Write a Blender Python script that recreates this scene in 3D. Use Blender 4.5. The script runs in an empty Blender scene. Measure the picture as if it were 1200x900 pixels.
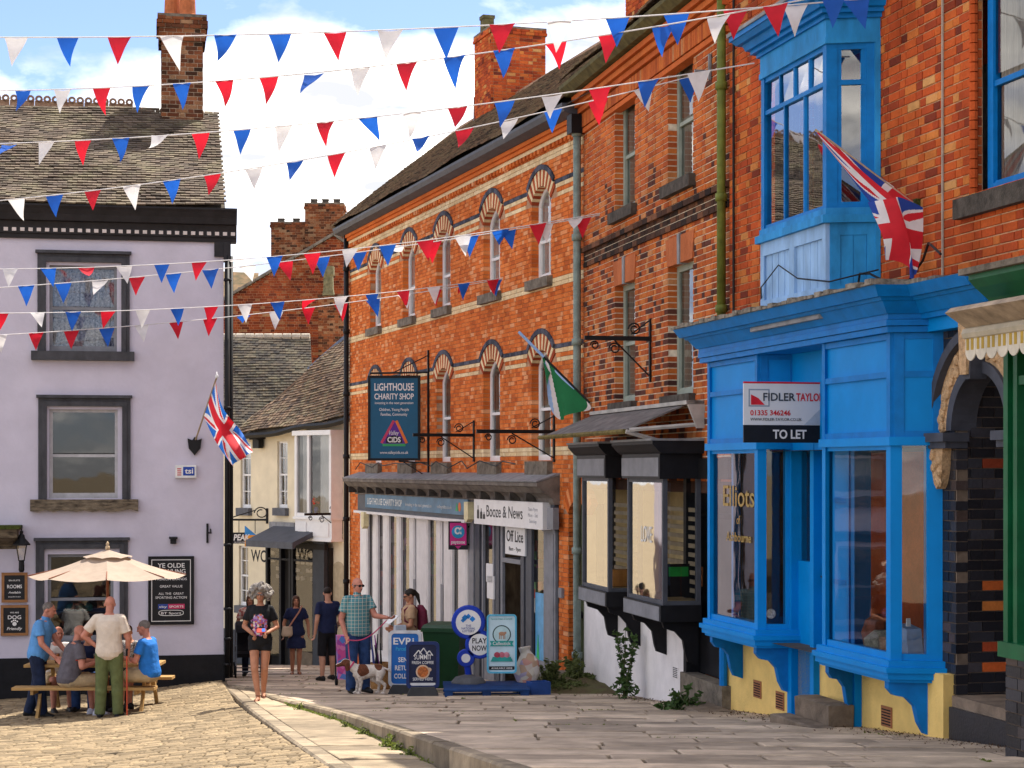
import bpy, bmesh, math, random
import numpy as np
from math import sin, cos, pi, radians, sqrt, atan2, hypot
random.seed(7)
scene = bpy.context.scene
COL = scene.collection
# ------------------------------------------------------------------ camera, sky, sun, exposure
FPX, H, HOR = 2200.0, 3.7, 550.0          # focal length in px of a 1200 px wide frame, eye height, horizon row
cam_d = bpy.data.cameras.new('camera'); cam = bpy.data.objects.new('camera', cam_d); COL.objects.link(cam)
cam.location = (0, 0, H); cam.rotation_euler = (pi/2, 0, 0)
cam_d.sensor_width = 36; cam_d.lens = FPX/1200*36; cam_d.shift_y = (HOR-450)/1200
cam_d.clip_start = 0.3; cam_d.clip_end = 3000
scene.camera = cam
SUN_AZ, SUN_EL = radians(36), radians(58)   # azimuth to the right of the view axis (+Y)
world = bpy.data.worlds.new('World'); scene.world = world; world.use_nodes = True
def build_world():
    nt = world.node_tree; N = nt.nodes; L = nt.links; N.clear()
    out = N.new('ShaderNodeOutputWorld'); bg = N.new('ShaderNodeBackground')
    sky = N.new('ShaderNodeTexSky'); sky.sky_type = 'NISHITA'; sky.sun_disc = False
    sky.sun_elevation = SUN_EL; sky.sun_rotation = SUN_AZ; sky.air_density = 0.75; sky.dust_density = 0.35; sky.ozone_density = 3.0
    tc = N.new('ShaderNodeTexCoord'); sep = N.new('ShaderNodeSeparateXYZ'); L.new(tc.outputs['Generated'], sep.inputs[0])
    add = N.new('ShaderNodeMath'); add.operation = 'ADD'; add.inputs[1].default_value = 0.22; L.new(sep.outputs['Z'], add.inputs[0])
    mx = N.new('ShaderNodeMath'); mx.operation = 'MAXIMUM'; mx.inputs[1].default_value = 0.1; L.new(add.outputs[0], mx.inputs[0])
    dx = N.new('ShaderNodeMath'); dx.operation = 'DIVIDE'; L.new(sep.outputs['X'], dx.inputs[0]); L.new(mx.outputs[0], dx.inputs[1])
    dy = N.new('ShaderNodeMath'); dy.operation = 'DIVIDE'; L.new(sep.outputs['Y'], dy.inputs[0]); L.new(mx.outputs[0], dy.inputs[1])
    cb = N.new('ShaderNodeCombineXYZ'); L.new(dx.outputs[0], cb.inputs[0]); L.new(dy.outputs[0], cb.inputs[1]); cb.inputs[2].default_value = 3.7
    nz = N.new('ShaderNodeTexNoise'); nz.inputs['Scale'].default_value = 2.1; nz.inputs['Detail'].default_value = 10; nz.inputs['Roughness'].default_value = 0.56
    nz.inputs['Distortion'].default_value = 0.25
    L.new(cb.outputs[0], nz.inputs['Vector'])
    rp = N.new('ShaderNodeValToRGB'); rp.color_ramp.elements[0].position = 0.43; rp.color_ramp.elements[1].position = 0.58
    L.new(nz.outputs['Fac'], rp.inputs[0])
    nz2 = N.new('ShaderNodeTexNoise'); nz2.inputs['Scale'].default_value = 6.5; nz2.inputs['Detail'].default_value = 9; L.new(cb.outputs[0], nz2.inputs['Vector'])
    cr = N.new('ShaderNodeValToRGB'); cr.color_ramp.elements[0].position = 0.34; cr.color_ramp.elements[0].color = (2.7, 2.75, 2.9, 1)
    cr.color_ramp.elements[1].position = 0.66; cr.color_ramp.elements[1].color = (9.8, 9.2, 8.4, 1); L.new(nz2.outputs['Fac'], cr.inputs[0])
    tint = N.new('ShaderNodeMixRGB'); tint.blend_type = 'MULTIPLY'; tint.inputs[0].default_value = 1.0; tint.inputs[2].default_value = (0.66, 0.62, 0.70, 1)
    L.new(sky.outputs[0], tint.inputs[1])
    mix = N.new('ShaderNodeMixRGB'); L.new(rp.outputs[0], mix.inputs[0]); L.new(tint.outputs[0], mix.inputs[1]); L.new(cr.outputs[0], mix.inputs[2])
    bg.inputs['Strength'].default_value = 0.07
    L.new(mix.outputs[0], bg.inputs['Color']); L.new(bg.outputs[0], out.inputs['Surface'])
build_world()
sun_d = bpy.data.lights.new('sun', 'SUN'); sun = bpy.data.objects.new('sun', sun_d); COL.objects.link(sun)
sun_d.energy = 2.0; sun_d.angle = radians(0.55); sun_d.color = (1.0, 0.94, 0.84)
sun.rotation_euler = (pi/2 - SUN_EL, 0, pi - SUN_AZ); sun.location = (0, 0, 40)
scene.view_settings.view_transform = 'Standard'; scene.view_settings.look = 'None'
scene.view_settings.gamma = 1.0; scene.view_settings.use_curve_mapping = False
scene.view_settings.exposure = 2.32
# ------------------------------------------------------------------ helpers: materials
MATS = {}
def _nodes(name):
    m = bpy.data.materials.new(name); m.use_nodes = True; nt = m.node_tree; nt.nodes.clear()
    o = nt.nodes.new('ShaderNodeOutputMaterial'); b = nt.nodes.new('ShaderNodeBsdfPrincipled'); nt.links.new(b.outputs[0], o.inputs[0])
    return m, nt, b, o
def c4(c): return (c[0], c[1], c[2], 1)
def srgb(r, g, b):
    f = lambda v: (v/255/12.92) if v/255 <= 0.04045 else ((v/255+0.055)/1.055)**2.4
    return (f(r), f(g), f(b))
def pm(name, col, rough=0.65, var=0.18, scale=6.0, bump=0.0, bscale=60.0, metal=0.0, col2=None, stretch=(1, 1, 1), attr=None, spec=0.22, detail=6):
    """procedural paint/stone/wood: colour varied by noise (and per piece by rnd), optional bump"""
    if name in MATS: return MATS[name]
    m, nt, b, o = _nodes(name); N = nt.nodes; L = nt.links
    geo = N.new('ShaderNodeNewGeometry'); mp = N.new('ShaderNodeMapping'); mp.inputs['Scale'].default_value = stretch
    L.new(geo.outputs['Position'], mp.inputs['Vector'])
    nz = N.new('ShaderNodeTexNoise'); nz.inputs['Scale'].default_value = scale; nz.inputs['Detail'].default_value = detail; nz.inputs['Roughness'].default_value = 0.62
    L.new(mp.outputs[0], nz.inputs['Vector'])
    cr = N.new('ShaderNodeValToRGB'); e = cr.color_ramp.elements
    c2 = col2 if col2 else tuple(min(1, x*(1+var)) for x in col)
    c1 = tuple(x*(1-var) for x in col) if not col2 else col
    e[0].position = 0.32; e[0].color = c4(c1); e[1].position = 0.68; e[1].color = c4(c2)
    L.new(nz.outputs['Fac'], cr.inputs[0]); src = cr.outputs[0]
    if attr:
        if attr == 'obj':
            oi = N.new('ShaderNodeObjectInfo'); rs = oi.outputs['Random']
        else:
            at = N.new('ShaderNodeAttribute'); at.attribute_name = 'rnd'; rs = at.outputs['Fac']
        mr = N.new('ShaderNodeMapRange'); mr.inputs['To Min'].default_value = 0.66; mr.inputs['To Max'].default_value = 1.28; L.new(rs, mr.inputs['Value'])
        mu = N.new('ShaderNodeVectorMath'); mu.operation = 'SCALE'; L.new(src, mu.inputs[0]); L.new(mr.outputs[0], mu.inputs['Scale']); src = mu.outputs[0]
    L.new(src, b.inputs['Base Color'])
    b.inputs['Roughness'].default_value = rough; b.inputs['Metallic'].default_value = metal; b.inputs['Specular IOR Level'].default_value = spec
    if bump > 0:
        n2 = N.new('ShaderNodeTexNoise'); n2.inputs['Scale'].default_value = bscale; n2.inputs['Detail'].default_value = 5; L.new(mp.outputs[0], n2.inputs['Vector'])
        bp = N.new('ShaderNodeBump'); bp.inputs['Strength'].default_value = bump; bp.inputs['Distance'].default_value = 0.02
        L.new(n2.outputs['Fac'], bp.inputs['Height']); L.new(bp.outputs[0], b.inputs['Normal'])
    MATS[name] = m; return m
def brickmat(name, stops, mode='attr', rough=0.85, grime=0.35):
    """stops: list of (pos, colour) chosen by a per-brick random; noise grime over"""
    if name in MATS: return MATS[name]
    m, nt, b, o = _nodes(name); N = nt.nodes; L = nt.links
    if mode == 'obj':
        oi = N.new('ShaderNodeObjectInfo'); rs = oi.outputs['Random']
    else:
        at = N.new('ShaderNodeAttribute'); at.attribute_name = 'rnd'; rs = at.outputs['Fac']
    cr = N.new('ShaderNodeValToRGB'); cr.color_ramp.interpolation = 'LINEAR'
    el = cr.color_ramp.elements
    el[0].position = stops[0][0]; el[0].color = c4(stops[0][1]); el[1].position = stops[-1][0]; el[1].color = c4(stops[-1][1])
    for p, c in stops[1:-1]:
        n = el.new(p); n.color = c4(c)
    L.new(rs, cr.inputs[0])
    geo = N.new('ShaderNodeNewGeometry')
    nz = N.new('ShaderNodeTexNoise'); nz.inputs['Scale'].default_value = 1.3; nz.inputs['Detail'].default_value = 8; nz.inputs['Roughness'].default_value = 0.7
    L.new(geo.outputs['Position'], nz.inputs['Vector'])
    n2 = N.new('ShaderNodeTexNoise'); n2.inputs['Scale'].default_value = 38; n2.inputs['Detail'].default_value = 4; L.new(geo.outputs['Position'], n2.inputs['Vector'])
    mr = N.new('ShaderNodeMapRange'); mr.inputs['From Min'].default_value = 0.35; mr.inputs['From Max'].default_value = 0.65
    mr.inputs['To Min'].default_value = 1-grime; mr.inputs['To Max'].default_value = 1.08; L.new(nz.outputs['Fac'], mr.inputs['Value'])
    m2 = N.new('ShaderNodeMapRange'); m2.inputs['To Min'].default_value = 0.75; m2.inputs['To Max'].default_value = 1.25; L.new(n2.outputs['Fac'], m2.inputs['Value'])
    mm = N.new('ShaderNodeMath'); mm.operation = 'MULTIPLY'; L.new(mr.outputs[0], mm.inputs[0]); L.new(m2.outputs[0], mm.inputs[1])
    vs = N.new('ShaderNodeVectorMath'); vs.operation = 'SCALE'; L.new(cr.outputs[0], vs.inputs[0]); L.new(mm.outputs[0], vs.inputs['Scale'])
    L.new(vs.outputs[0], b.inputs['Base Color']); b.inputs['Roughness'].default_value = rough; b.inputs['Specular IOR Level'].default_value = 0.06 if rough > .5 else .3
    bp = N.new('ShaderNodeBump'); bp.inputs['Strength'].default_value = 0.35; bp.inputs['Distance'].default_value = 0.01
    L.new(n2.outputs['Fac'], bp.inputs['Height']); L.new(bp.outputs[0], b.inputs['Normal'])
    MATS[name] = m; return m
def glassmat(name, tint=(1, 1, 1), boost=0.12, rough=0.02, gain=1.6):
    if name in MATS: return MATS[name]
    m = bpy.data.materials.new(name); m.use_nodes = True; nt = m.node_tree; N = nt.nodes; L = nt.links; N.clear()
    o = N.new('ShaderNodeOutputMaterial'); mx = N.new('ShaderNodeMixShader'); tr = N.new('ShaderNodeBsdfTransparent'); gl = N.new('ShaderNodeBsdfGlossy')
    tr.inputs[0].default_value = c4(tint); gl.inputs['Roughness'].default_value = rough
    geo = N.new('ShaderNodeNewGeometry'); nz = N.new('ShaderNodeTexNoise'); nz.inputs['Scale'].default_value = 1.6; L.new(geo.outputs['Position'], nz.inputs['Vector'])
    bp = N.new('ShaderNodeBump'); bp.inputs['Strength'].default_value = 0.03; bp.inputs['Distance'].default_value = 0.05; L.new(nz.outputs['Fac'], bp.inputs['Height'])
    L.new(bp.outputs[0], gl.inputs['Normal'])
    fr = N.new('ShaderNodeFresnel'); fr.inputs['IOR'].default_value = 1.5
    ma = N.new('ShaderNodeMath'); ma.operation = 'MULTIPLY_ADD'; ma.inputs[1].default_value = gain; ma.inputs[2].default_value = boost; ma.use_clamp = True
    L.new(fr.outputs[0], ma.inputs[0]); L.new(ma.outputs[0], mx.inputs[0]); L.new(tr.outputs[0], mx.inputs[1]); L.new(gl.outputs[0], mx.inputs[2]); L.new(mx.outputs[0], o.inputs[0])
    MATS[name] = m; return m
def clothmat(name, col, trans=0.35, rough=0.8):
    if name in MATS: return MATS[name]
    m = bpy.data.materials.new(name); m.use_nodes = True; nt = m.node_tree; N = nt.nodes; L = nt.links; N.clear()
    o = N.new('ShaderNodeOutputMaterial'); mx = N.new('ShaderNodeMixShader'); d = N.new('ShaderNodeBsdfPrincipled'); t = N.new('ShaderNodeBsdfTranslucent')
    geo = N.new('ShaderNodeNewGeometry'); nz = N.new('ShaderNodeTexNoise'); nz.inputs['Scale'].default_value = 9; nz.inputs['Detail'].default_value = 4; L.new(geo.outputs['Position'], nz.inputs['Vector'])
    mr = N.new('ShaderNodeMapRange'); mr.inputs['To Min'].default_value = 0.8; mr.inputs['To Max'].default_value = 1.2; L.new(nz.outputs['Fac'], mr.inputs['Value'])
    vs = N.new('ShaderNodeVectorMath'); vs.operation = 'SCALE'; vs.inputs[0].default_value = col; L.new(mr.outputs[0], vs.inputs['Scale'])
    L.new(vs.outputs[0], d.inputs['Base Color']); d.inputs['Roughness'].default_value = rough; L.new(vs.outputs[0], t.inputs['Color'])
    mx.inputs[0].default_value = trans; L.new(d.outputs[0], mx.inputs[1]); L.new(t.outputs[0], mx.inputs[2]); L.new(mx.outputs[0], o.inputs[0])
    MATS[name] = m; return m
def checkmat(name, base, stripe, stripe2, scale=9.0, rough=0.8):
    """woven check: two sets of bands in object space"""
    if name in MATS: return MATS[name]
    m, nt, b, o = _nodes(name); N = nt.nodes; L = nt.links
    tc = N.new('ShaderNodeTexCoord')
    def bands(axis, sc, lo):
        w = N.new('ShaderNodeTexWave'); w.bands_direction = axis; w.inputs['Scale'].default_value = sc; w.inputs['Distortion'].default_value = 0.3; L.new(tc.outputs['Object'], w.inputs['Vector'])
        r = N.new('ShaderNodeValToRGB'); r.color_ramp.interpolation = 'CONSTANT'; r.color_ramp.elements[0].color = (0, 0, 0, 1); r.color_ramp.elements[1].position = lo; r.color_ramp.elements[1].color = (1, 1, 1, 1)
        L.new(w.outputs['Fac'], r.inputs[0]); return r.outputs[0]
    prev = None; cur = c4(base)
    for axis, sc, lo, cc in (('X', scale, 0.72, stripe), ('Z', scale, 0.72, stripe), ('X', scale*0.53, 0.93, stripe2), ('Z', scale*0.53, 0.93, stripe2)):
        mx = N.new('ShaderNodeMixRGB'); mx.inputs[2].default_value = c4(cc)
        if prev is None: mx.inputs[1].default_value = cur
        else: L.new(prev, mx.inputs[1])
        mu = N.new('ShaderNodeMath'); mu.operation = 'MULTIPLY'; mu.inputs[1].default_value = 0.65; L.new(bands(axis, sc, lo), mu.inputs[0]); L.new(mu.outputs[0], mx.inputs[0]); prev = mx.outputs[0]
    L.new(prev, b.inputs['Base Color']); b.inputs['Roughness'].default_value = rough
    MATS[name] = m; return m
def patchmat(name, cols, scale=14.0, rough=0.8):
    """printed cloth: voronoi cells in several colours"""
    if name in MATS: return MATS[name]
    m, nt, b, o = _nodes(name); N = nt.nodes; L = nt.links
    tc = N.new('ShaderNodeTexCoord'); vo = N.new('ShaderNodeTexVoronoi'); vo.inputs['Scale'].default_value = scale; L.new(tc.outputs['Object'], vo.inputs['Vector'])
    se = N.new('ShaderNodeSeparateColor'); L.new(vo.outputs['Color'], se.inputs[0])
    cr = N.new('ShaderNodeValToRGB'); cr.color_ramp.interpolation = 'CONSTANT'; el = cr.color_ramp.elements
    el[0].position = 0; el[0].color = c4(cols[0]); el[1].position = 1.0/len(cols); el[1].color = c4(cols[1])
    for i in range(2, len(cols)): n = el.new(i/len(cols)); n.color = c4(cols[i])
    L.new(se.outputs[0], cr.inputs[0]); L.new(cr.outputs[0], b.inputs['Base Color']); b.inputs['Roughness'].default_value = rough
    MATS[name] = m; return m
# ------------------------------------------------------------------ helpers: frames, mesh builder, tagging
class Frame:
    """local (u right, w toward the viewer of the face, z up); z local is world z when oz = 0"""
    def __init__(s, o, ex, ey, ez=(0, 0, 1), oz=0.0):
        s.o = np.array([o[0], o[1], o[2] if len(o) > 2 else oz], float); s.ex = np.array(ex, float); s.ey = np.array(ey, float); s.ez = np.array(ez, float)
        s.flip = np.dot(np.cross(s.ex, s.ey), s.ez) < 0
    def p(s, u, w, z): return s.o + u*s.ex + w*s.ey + z*s.ez
class Facade(Frame):
    def __init__(s, o, d):
        d = np.array(d, float); d /= np.linalg.norm(d)
        n = np.array([d[1], -d[0]])
        super().__init__((o[0], o[1], 0), (d[0], d[1], 0), (n[0], n[1], 0))
    def hit(s, px, py, w=0.0):
        a = (px-600)/FPX; n = s.ey[:2]
        Y = (w + np.dot(s.o[:2], n))/(a*n[0]+n[1])
        P = np.array([a*Y, Y]); return float(np.dot(P-s.o[:2], s.ex[:2])), H+(HOR-py)/FPX*Y
    def u(s, px, w=0.0): return s.hit(px, HOR, w)[0]
    def z(s, px, py, w=0.0): return s.hit(px, py, w)[1]
WORLD = Frame((0, 0, 0), (1, 0, 0), (0, 1, 0))
def turned(x, y, z, ang, tilt=0.0):
    """frame standing at a point, u axis turned by ang about z, w toward the viewer for ang = 0 (i.e. -Y)"""
    ex = np.array([cos(ang), sin(ang), 0]); ey = np.array([sin(ang), -cos(ang), 0]); ez = np.array([0, 0, 1.0])
    if tilt:
        ey, ez = cos(tilt)*ey + sin(tilt)*ez, cos(tilt)*ez - sin(tilt)*ey
    return Frame((x, y, z), ex, ey, ez)
def pix(px, py, Y): return np.array([(px-600)/FPX*Y, Y, H+(HOR-py)/FPX*Y])
WPOS = {}
class MB:
    def __init__(s): s.v = []; s.f = []; s.m = []; s.r = []
    def poly(s, pts, mi=0, r=0.5):
        i = len(s.v); s.v.extend([tuple(p) for p in pts]); s.f.append(tuple(range(i, i+len(pts)))); s.m.append(mi); s.r.append(r)
    def add(s, vs, fs, mi=0, r=0.5):
        i = len(s.v); s.v.extend([tuple(p) for p in vs])
        for f in fs: s.f.append(tuple(i+k for k in f)); s.m.append(mi); s.r.append(r)
    def box(s, F, u0, u1, w0, w1, z0, z1, mi=0, r=0.5, back=True):
        P = F.p; i = len(s.v)
        s.v.extend([tuple(P(u, w, z)) for z in (z0, z1) for w in (w0, w1) for u in (u0, u1)])
        fs = [(2, 3, 7, 6), (0, 2, 6, 4), (1, 5, 7, 3), (4, 6, 7, 5), (0, 1, 3, 2)]
        if back: fs.append((0, 4, 5, 1))
        # order is outward for a left handed frame (u, w, z)
        for f in fs:
            g = f if F.flip else f[::-1]
            s.f.append(tuple(i+k for k in g)); s.m.append(mi); s.r.append(r)
    def prism(s, F, pts, w0, w1, mi=0, r=0.5, axis='w'):
        """extrude polygon pts (u,z) between w0 and w1 (axis w); axis u: pts are (w,z), extruded along u; axis z: pts (u,w)"""
        n = len(pts); i = len(s.v)
        for t in (w0, w1):
            for a, b in pts:
                s.v.append(tuple(F.p(a, t, b) if axis == 'w' else (F.p(t, a, b) if axis == 'u' else F.p(a, b, t))))
        s.f.append(tuple(i+k for k in range(n))); s.f.append(tuple(i+n+k for k in reversed(range(n))))
        for k in range(n):
            k2 = (k+1) % n; s.f.append((i+k, i+n+k, i+n+k2, i+k2))
        s.m.extend([mi]*(n+2)); s.r.extend([r]*(n+2))
    def ring(s, F, outer, inner, w0, w1, mi=0, closed=True):
        n = len(outer)
        for k in range(n if closed else n-1):
            k2 = (k+1) % n
            a, b, c, d = outer[k], outer[k2], inner[k2], inner[k]
            vs = [F.p(q[0], w, q[1]) for w in (w0, w1) for q in (a, b, c, d)]
            s.add(vs, [(0, 1, 2, 3), (7, 6, 5, 4), (0, 4, 5, 1), (1, 5, 6, 2), (2, 6, 7, 3), (3, 7, 4, 0)], mi)
    def tube(s, pts, r, seg=6, mi=0, cap=True):
        pts = [np.array(p, float) for p in pts]; n = len(pts); i = len(s.v)
        rr = r if hasattr(r, '__len__') else [r]*n
        for k in range(n):
            t = pts[min(k+1, n-1)]-pts[max(k-1, 0)]; t = t/(np.linalg.norm(t)+1e-9)
            a = np.cross(t, (0, 0, 1.0))
            if np.linalg.norm(a) < 0.05: a = np.cross(t, (0, 1.0, 0))
            a /= np.linalg.norm(a); b = np.cross(t, a)
            for j in range(seg):
                q = 2*pi*j/seg; s.v.append(tuple(pts[k]+rr[k]*(cos(q)*a+sin(q)*b)))
        for k in range(n-1):
            for j in range(seg):
                j2 = (j+1) % seg; s.f.append((i+k*seg+j, i+k*seg+j2, i+(k+1)*seg+j2, i+(k+1)*seg+j)); s.m.append(mi); s.r.append(0.5)
        if cap:
            s.f.append(tuple(i+j for j in reversed(range(seg)))); s.f.append(tuple(i+(n-1)*seg+j for j in range(seg))); s.m += [mi, mi]; s.r += [0.5, 0.5]
    def lathe(s, c, prof, seg=16, mi=0, ang=0.0, ex=(1, 0, 0), ey=(0, 1, 0), ez=(0, 0, 1)):
        c = np.array(c, float); ex, ey, ez = map(lambda q: np.array(q, float), (ex, ey, ez)); i = len(s.v); n = len(prof)
        for (r, z) in prof:
            for j in range(seg):
                q = ang+2*pi*j/seg; s.v.append(tuple(c+r*cos(q)*ex+r*sin(q)*ey+z*ez))
        for k in range(n-1):
            for j in range(seg):
                j2 = (j+1) % seg; s.f.append((i+k*seg+j, i+k*seg+j2, i+(k+1)*seg+j2, i+(k+1)*seg+j)); s.m.append(mi); s.r.append(0.5)
        s.f.append(tuple(i+j for j in reversed(range(seg)))); s.f.append(tuple(i+(n-1)*seg+j for j in range(seg))); s.m += [mi, mi]; s.r += [0.5, 0.5]
    def text(s, F, body, u, z, w, size, mi=0, align='CENTER', bold=0.0, width=None, shear=0.0, ex=0.002):
        vs, fs = text_mesh(body, bold, shear)
        if len(vs) == 0: return
        lo, hi = vs[:, 0].min(), vs[:, 0].max(); k = size; kx = size if width is None else width/(hi-lo)
        off = {'CENTER': -(lo+hi)/2, 'LEFT': -lo, 'RIGHT': -hi}[align]
        P = [F.p(u+(p[0]+off)*kx, w+(ex if p[2] > 0 else 0.0), z+p[1]*k) for p in vs]
        s.add(P, fs, mi)
    def build(s, name, mats, parent=None, smooth=False, origin=None, recalc=False):
        if not isinstance(mats, (list, tuple)): mats = [mats]
        v = np.array(s.v, float)
        if origin is None: c = np.array([(v[:, 0].min()+v[:, 0].max())/2, (v[:, 1].min()+v[:, 1].max())/2, v[:, 2].min()])
        else: c = np.array(origin, float)
        me = bpy.data.meshes.new(name); me.from_pydata((v-c).tolist(), [], s.f)
        for m in mats: me.materials.append(m)
        me.polygons.foreach_set('material_index', s.m)
        at = me.attributes.new('rnd', 'FLOAT', 'FACE'); at.data.foreach_set('value', s.r)
        if recalc:
            bm = bmesh.new(); bm.from_mesh(me); bmesh.ops.recalc_face_normals(bm, faces=bm.faces); bm.to_mesh(me); bm.free()
        if smooth: me.polygons.foreach_set('use_smooth', [True]*len(me.polygons))
        me.update()
        return link(name, me, c, parent)
def link(name, me, c, parent=None):
    ob = bpy.data.objects.new(name, me); COL.objects.link(ob); c = np.array(c, float)
    if parent is not None:
        ob.parent = parent; ob.location = tuple(c-WPOS[parent.name])
    else: ob.location = tuple(c)
    WPOS[ob.name] = c; return ob
def thing(name, loc, label, cat, group=None):
    ob = bpy.data.objects.new(name, None); COL.objects.link(ob); ob.location = tuple(loc); ob.empty_display_size = 0.2
    WPOS[ob.name] = np.array(loc, float); ob['label'] = label; ob['category'] = cat
    if group: ob['group'] = group
    return ob
def tag(ob, label=None, cat=None, group=None, kind=None):
    if label: ob['label'] = label
    if cat: ob['category'] = cat
    if group: ob['group'] = group
    if kind: ob['kind'] = kind
    return ob
_TX = {}
def text_mesh(body, bold=0.0, shear=0.0):
    key = (body, bold, shear)
    if key in _TX: return _TX[key]
    cu = bpy.data.curves.new('lettering', 'FONT'); cu.body = body; cu.size = 1.0; cu.offset = bold; cu.shear = shear; cu.extrude = 0.01; cu.resolution_u = 3
    ob = bpy.data.objects.new('lettering_tmp', cu); COL.objects.link(ob)
    dg = bpy.context.evaluated_depsgraph_get(); dg.update()
    me = bpy.data.meshes.new_from_object(ob.evaluated_get(dg))
    vs = np.array([v.co[:] for v in me.vertices]); fs = [tuple(p.vertices) for p in me.polygons]
    bpy.data.objects.remove(ob); bpy.data.meshes.remove(me); bpy.data.curves.remove(cu)
    _TX[key] = (vs, fs); return _TX[key]
# ground functions
def pave_z(y): return H-(1.05+0.082*y)
def road_z(x, y): return H-3.45+0.1*max(0.0, min(1.0, 1-(kl(y)-x)/1.8))+0.05*(x+3.6)-(0.0406 if y > 26.9 else 0.06)*(y-26.9)
# upper kerb line (x as a function of y) on the pavement plane
_KU = [(0.55, 11.0), (0.35, 12.0), (0.0, 13.6), (-0.59, 16.2), (-1.32, 19.3), (-2.0, 22.1), (-2.64, 24.2), (-3.33, 26.4), (-3.8, 28.4), (-4.4, 30.7), (-4.95, 32.4)]
_KL = [(-0.65, 11.0), (-0.9, 13.0), (-1.56, 16.3), (-2.3, 19.5), (-3.2, 23.5), (-3.95, 27.0), (-4.5, 29.8), (-5.0, 32.4)]
def interp(tab, y):
    if y <= tab[0][1]: return tab[0][0]
    for (x0, y0), (x1, y1) in zip(tab, tab[1:]):
        if y <= y1: return x0+(x1-x0)*(y-y0)/(y1-y0)
    return tab[-1][0]
def ku(y): return interp(_KU, y)
def kl(y): return interp(_KL, y)
def kerb_h(y): return max(0.015, min(0.21, 0.21-(y-16)*0.0165))
def strip_z(y): return pave_z(y)-kerb_h(y)
# ------------------------------------------------------------------ shared materials
M_MORTAR_C = pm('mortar_pink', (0.42, 0.24, 0.14), 0.95, 0.2, 9, 0.3, 90)
M_MORTAR_D = pm('mortar_cream', (0.72, 0.62, 0.48), 0.95, 0.25, 9, 0.3, 90)
M_MORTAR_E = pm('mortar_buff', (0.54, 0.33, 0.19), 0.95, 0.25, 9, 0.3, 90)
ORANGE = [(0.0, (0.45, 0.10, 0.025)), (0.25, (0.58, 0.14, 0.03)), (0.55, (0.66, 0.17, 0.038)), (0.8, (0.70, 0.21, 0.055)), (1.0, (0.74, 0.34, 0.16))]
RED = [(0.0, (0.16, 0.035, 0.022)), (0.15, (0.40, 0.07, 0.025)), (0.5, (0.52, 0.095, 0.026)), (0.85, (0.57, 0.125, 0.032)), (0.95, (0.6, 0.2, 0.05)), (1.0, (0.6, 0.32, 0.12))]
MIXED = [(0.0, (0.08, 0.035, 0.03)), (0.16, (0.14, 0.05, 0.035)), (0.22, (0.38, 0.085, 0.028)), (0.55, (0.50, 0.12, 0.032)), (0.85, (0.58, 0.17, 0.04)), (1.0, (0.58, 0.26, 0.11))]
DARKB = [(0.0, (0.010, 0.011, 0.016)), (0.5, (0.02, 0.021, 0.028)), (0.9, (0.045, 0.047, 0.06)), (1.0, (0.09, 0.06, 0.05))]
OLDB = [(0.0, (0.05, 0.03, 0.02)), (0.3, (0.17, 0.06, 0.03)), (0.7, (0.28, 0.09, 0.035)), (1.0, (0.34, 0.20, 0.11))]
B_ORANGE = brickmat('brick_orange', ORANGE, grime=0.2)
B_RED = brickmat('brick_red', RED); B_RED_O = brickmat('brick_red_single', RED, 'obj')
B_MIX = brickmat('brick_mixed', MIXED); B_MIX_O = brickmat('brick_mixed_single', MIXED, 'obj')
B_DARK = brickmat('brick_blue_black', DARKB, rough=0.35); B_DARK_O = brickmat('brick_blue_black_single', DARKB, 'obj', rough=0.35)
B_OLD = brickmat('brick_old', OLDB, grime=0.5)
B_CREAM = brickmat('brick_cream', [(0, (0.66, 0.48, 0.26)), (1, (0.84, 0.68, 0.42))], grime=0.2)
B_SLATE = brickmat('brick_slate_blue', [(0, (0.05, 0.055, 0.075)), (1, (0.12, 0.125, 0.16))])
GLASS = glassmat('window_glass'); GLASS_SHOP = glassmat('shop_glass', boost=0.06, gain=1.3); GLASS_DIM = glassmat('window_glass_dim', (0.8, 0.82, 0.82), 0.05, gain=1.1)
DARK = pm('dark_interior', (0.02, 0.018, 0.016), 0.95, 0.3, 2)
WHITE = pm('white_paint', (0.74, 0.74, 0.73), 0.5, 0.06, 5, 0.1, 30)
CREAMP = pm('cream_paint', (0.70, 0.62, 0.45), 0.75, 0.09, 2.2, 0.15, 25)
STONE = pm('sill_stone', (0.16, 0.135, 0.105), 0.9, 0.45, 7, 0.5, 40)
STONE_D = pm('dark_stone', (0.07, 0.06, 0.05), 0.9, 0.5, 8, 0.5, 40)
LEAD = pm('lead_flashing', (0.22, 0.225, 0.235), 0.6, 0.3, 5, 0.2, 30)
IRON = pm('black_iron', (0.01, 0.01, 0.011), 0.5, 0.2, 10, spec=0.2)
BLACKP = pm('black_paint', (0.011, 0.011, 0.013), 0.5, 0.25, 6, 0.08, 40, spec=0.15)
GREYP = pm('grey_paint', (0.07, 0.075, 0.09), 0.55, 0.18, 4, 0.1, 40, spec=0.2)
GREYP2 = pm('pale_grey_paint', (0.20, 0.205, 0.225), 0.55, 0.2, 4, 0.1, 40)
SAGE = pm('sage_paint', (0.30, 0.34, 0.29), 0.6, 0.15, 5, 0.1, 40)
PIPE_G = pm('pale_green_pipe', (0.20, 0.25, 0.22), 0.6, 0.25, 6)
PIPE_O = pm('olive_pipe', (0.13, 0.15, 0.025), 0.6, 0.35, 5)
BLUE = pm('blue_gloss_paint', (0.0, 0.225, 0.62), 0.45, 0.08, 2.5, 0.06, 12, spec=0.12)
BLUE_T = pm('blue_trim_paint', (0.002, 0.165, 0.50), 0.45, 0.16, 5, 0.05, 20, spec=0.12)
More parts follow.
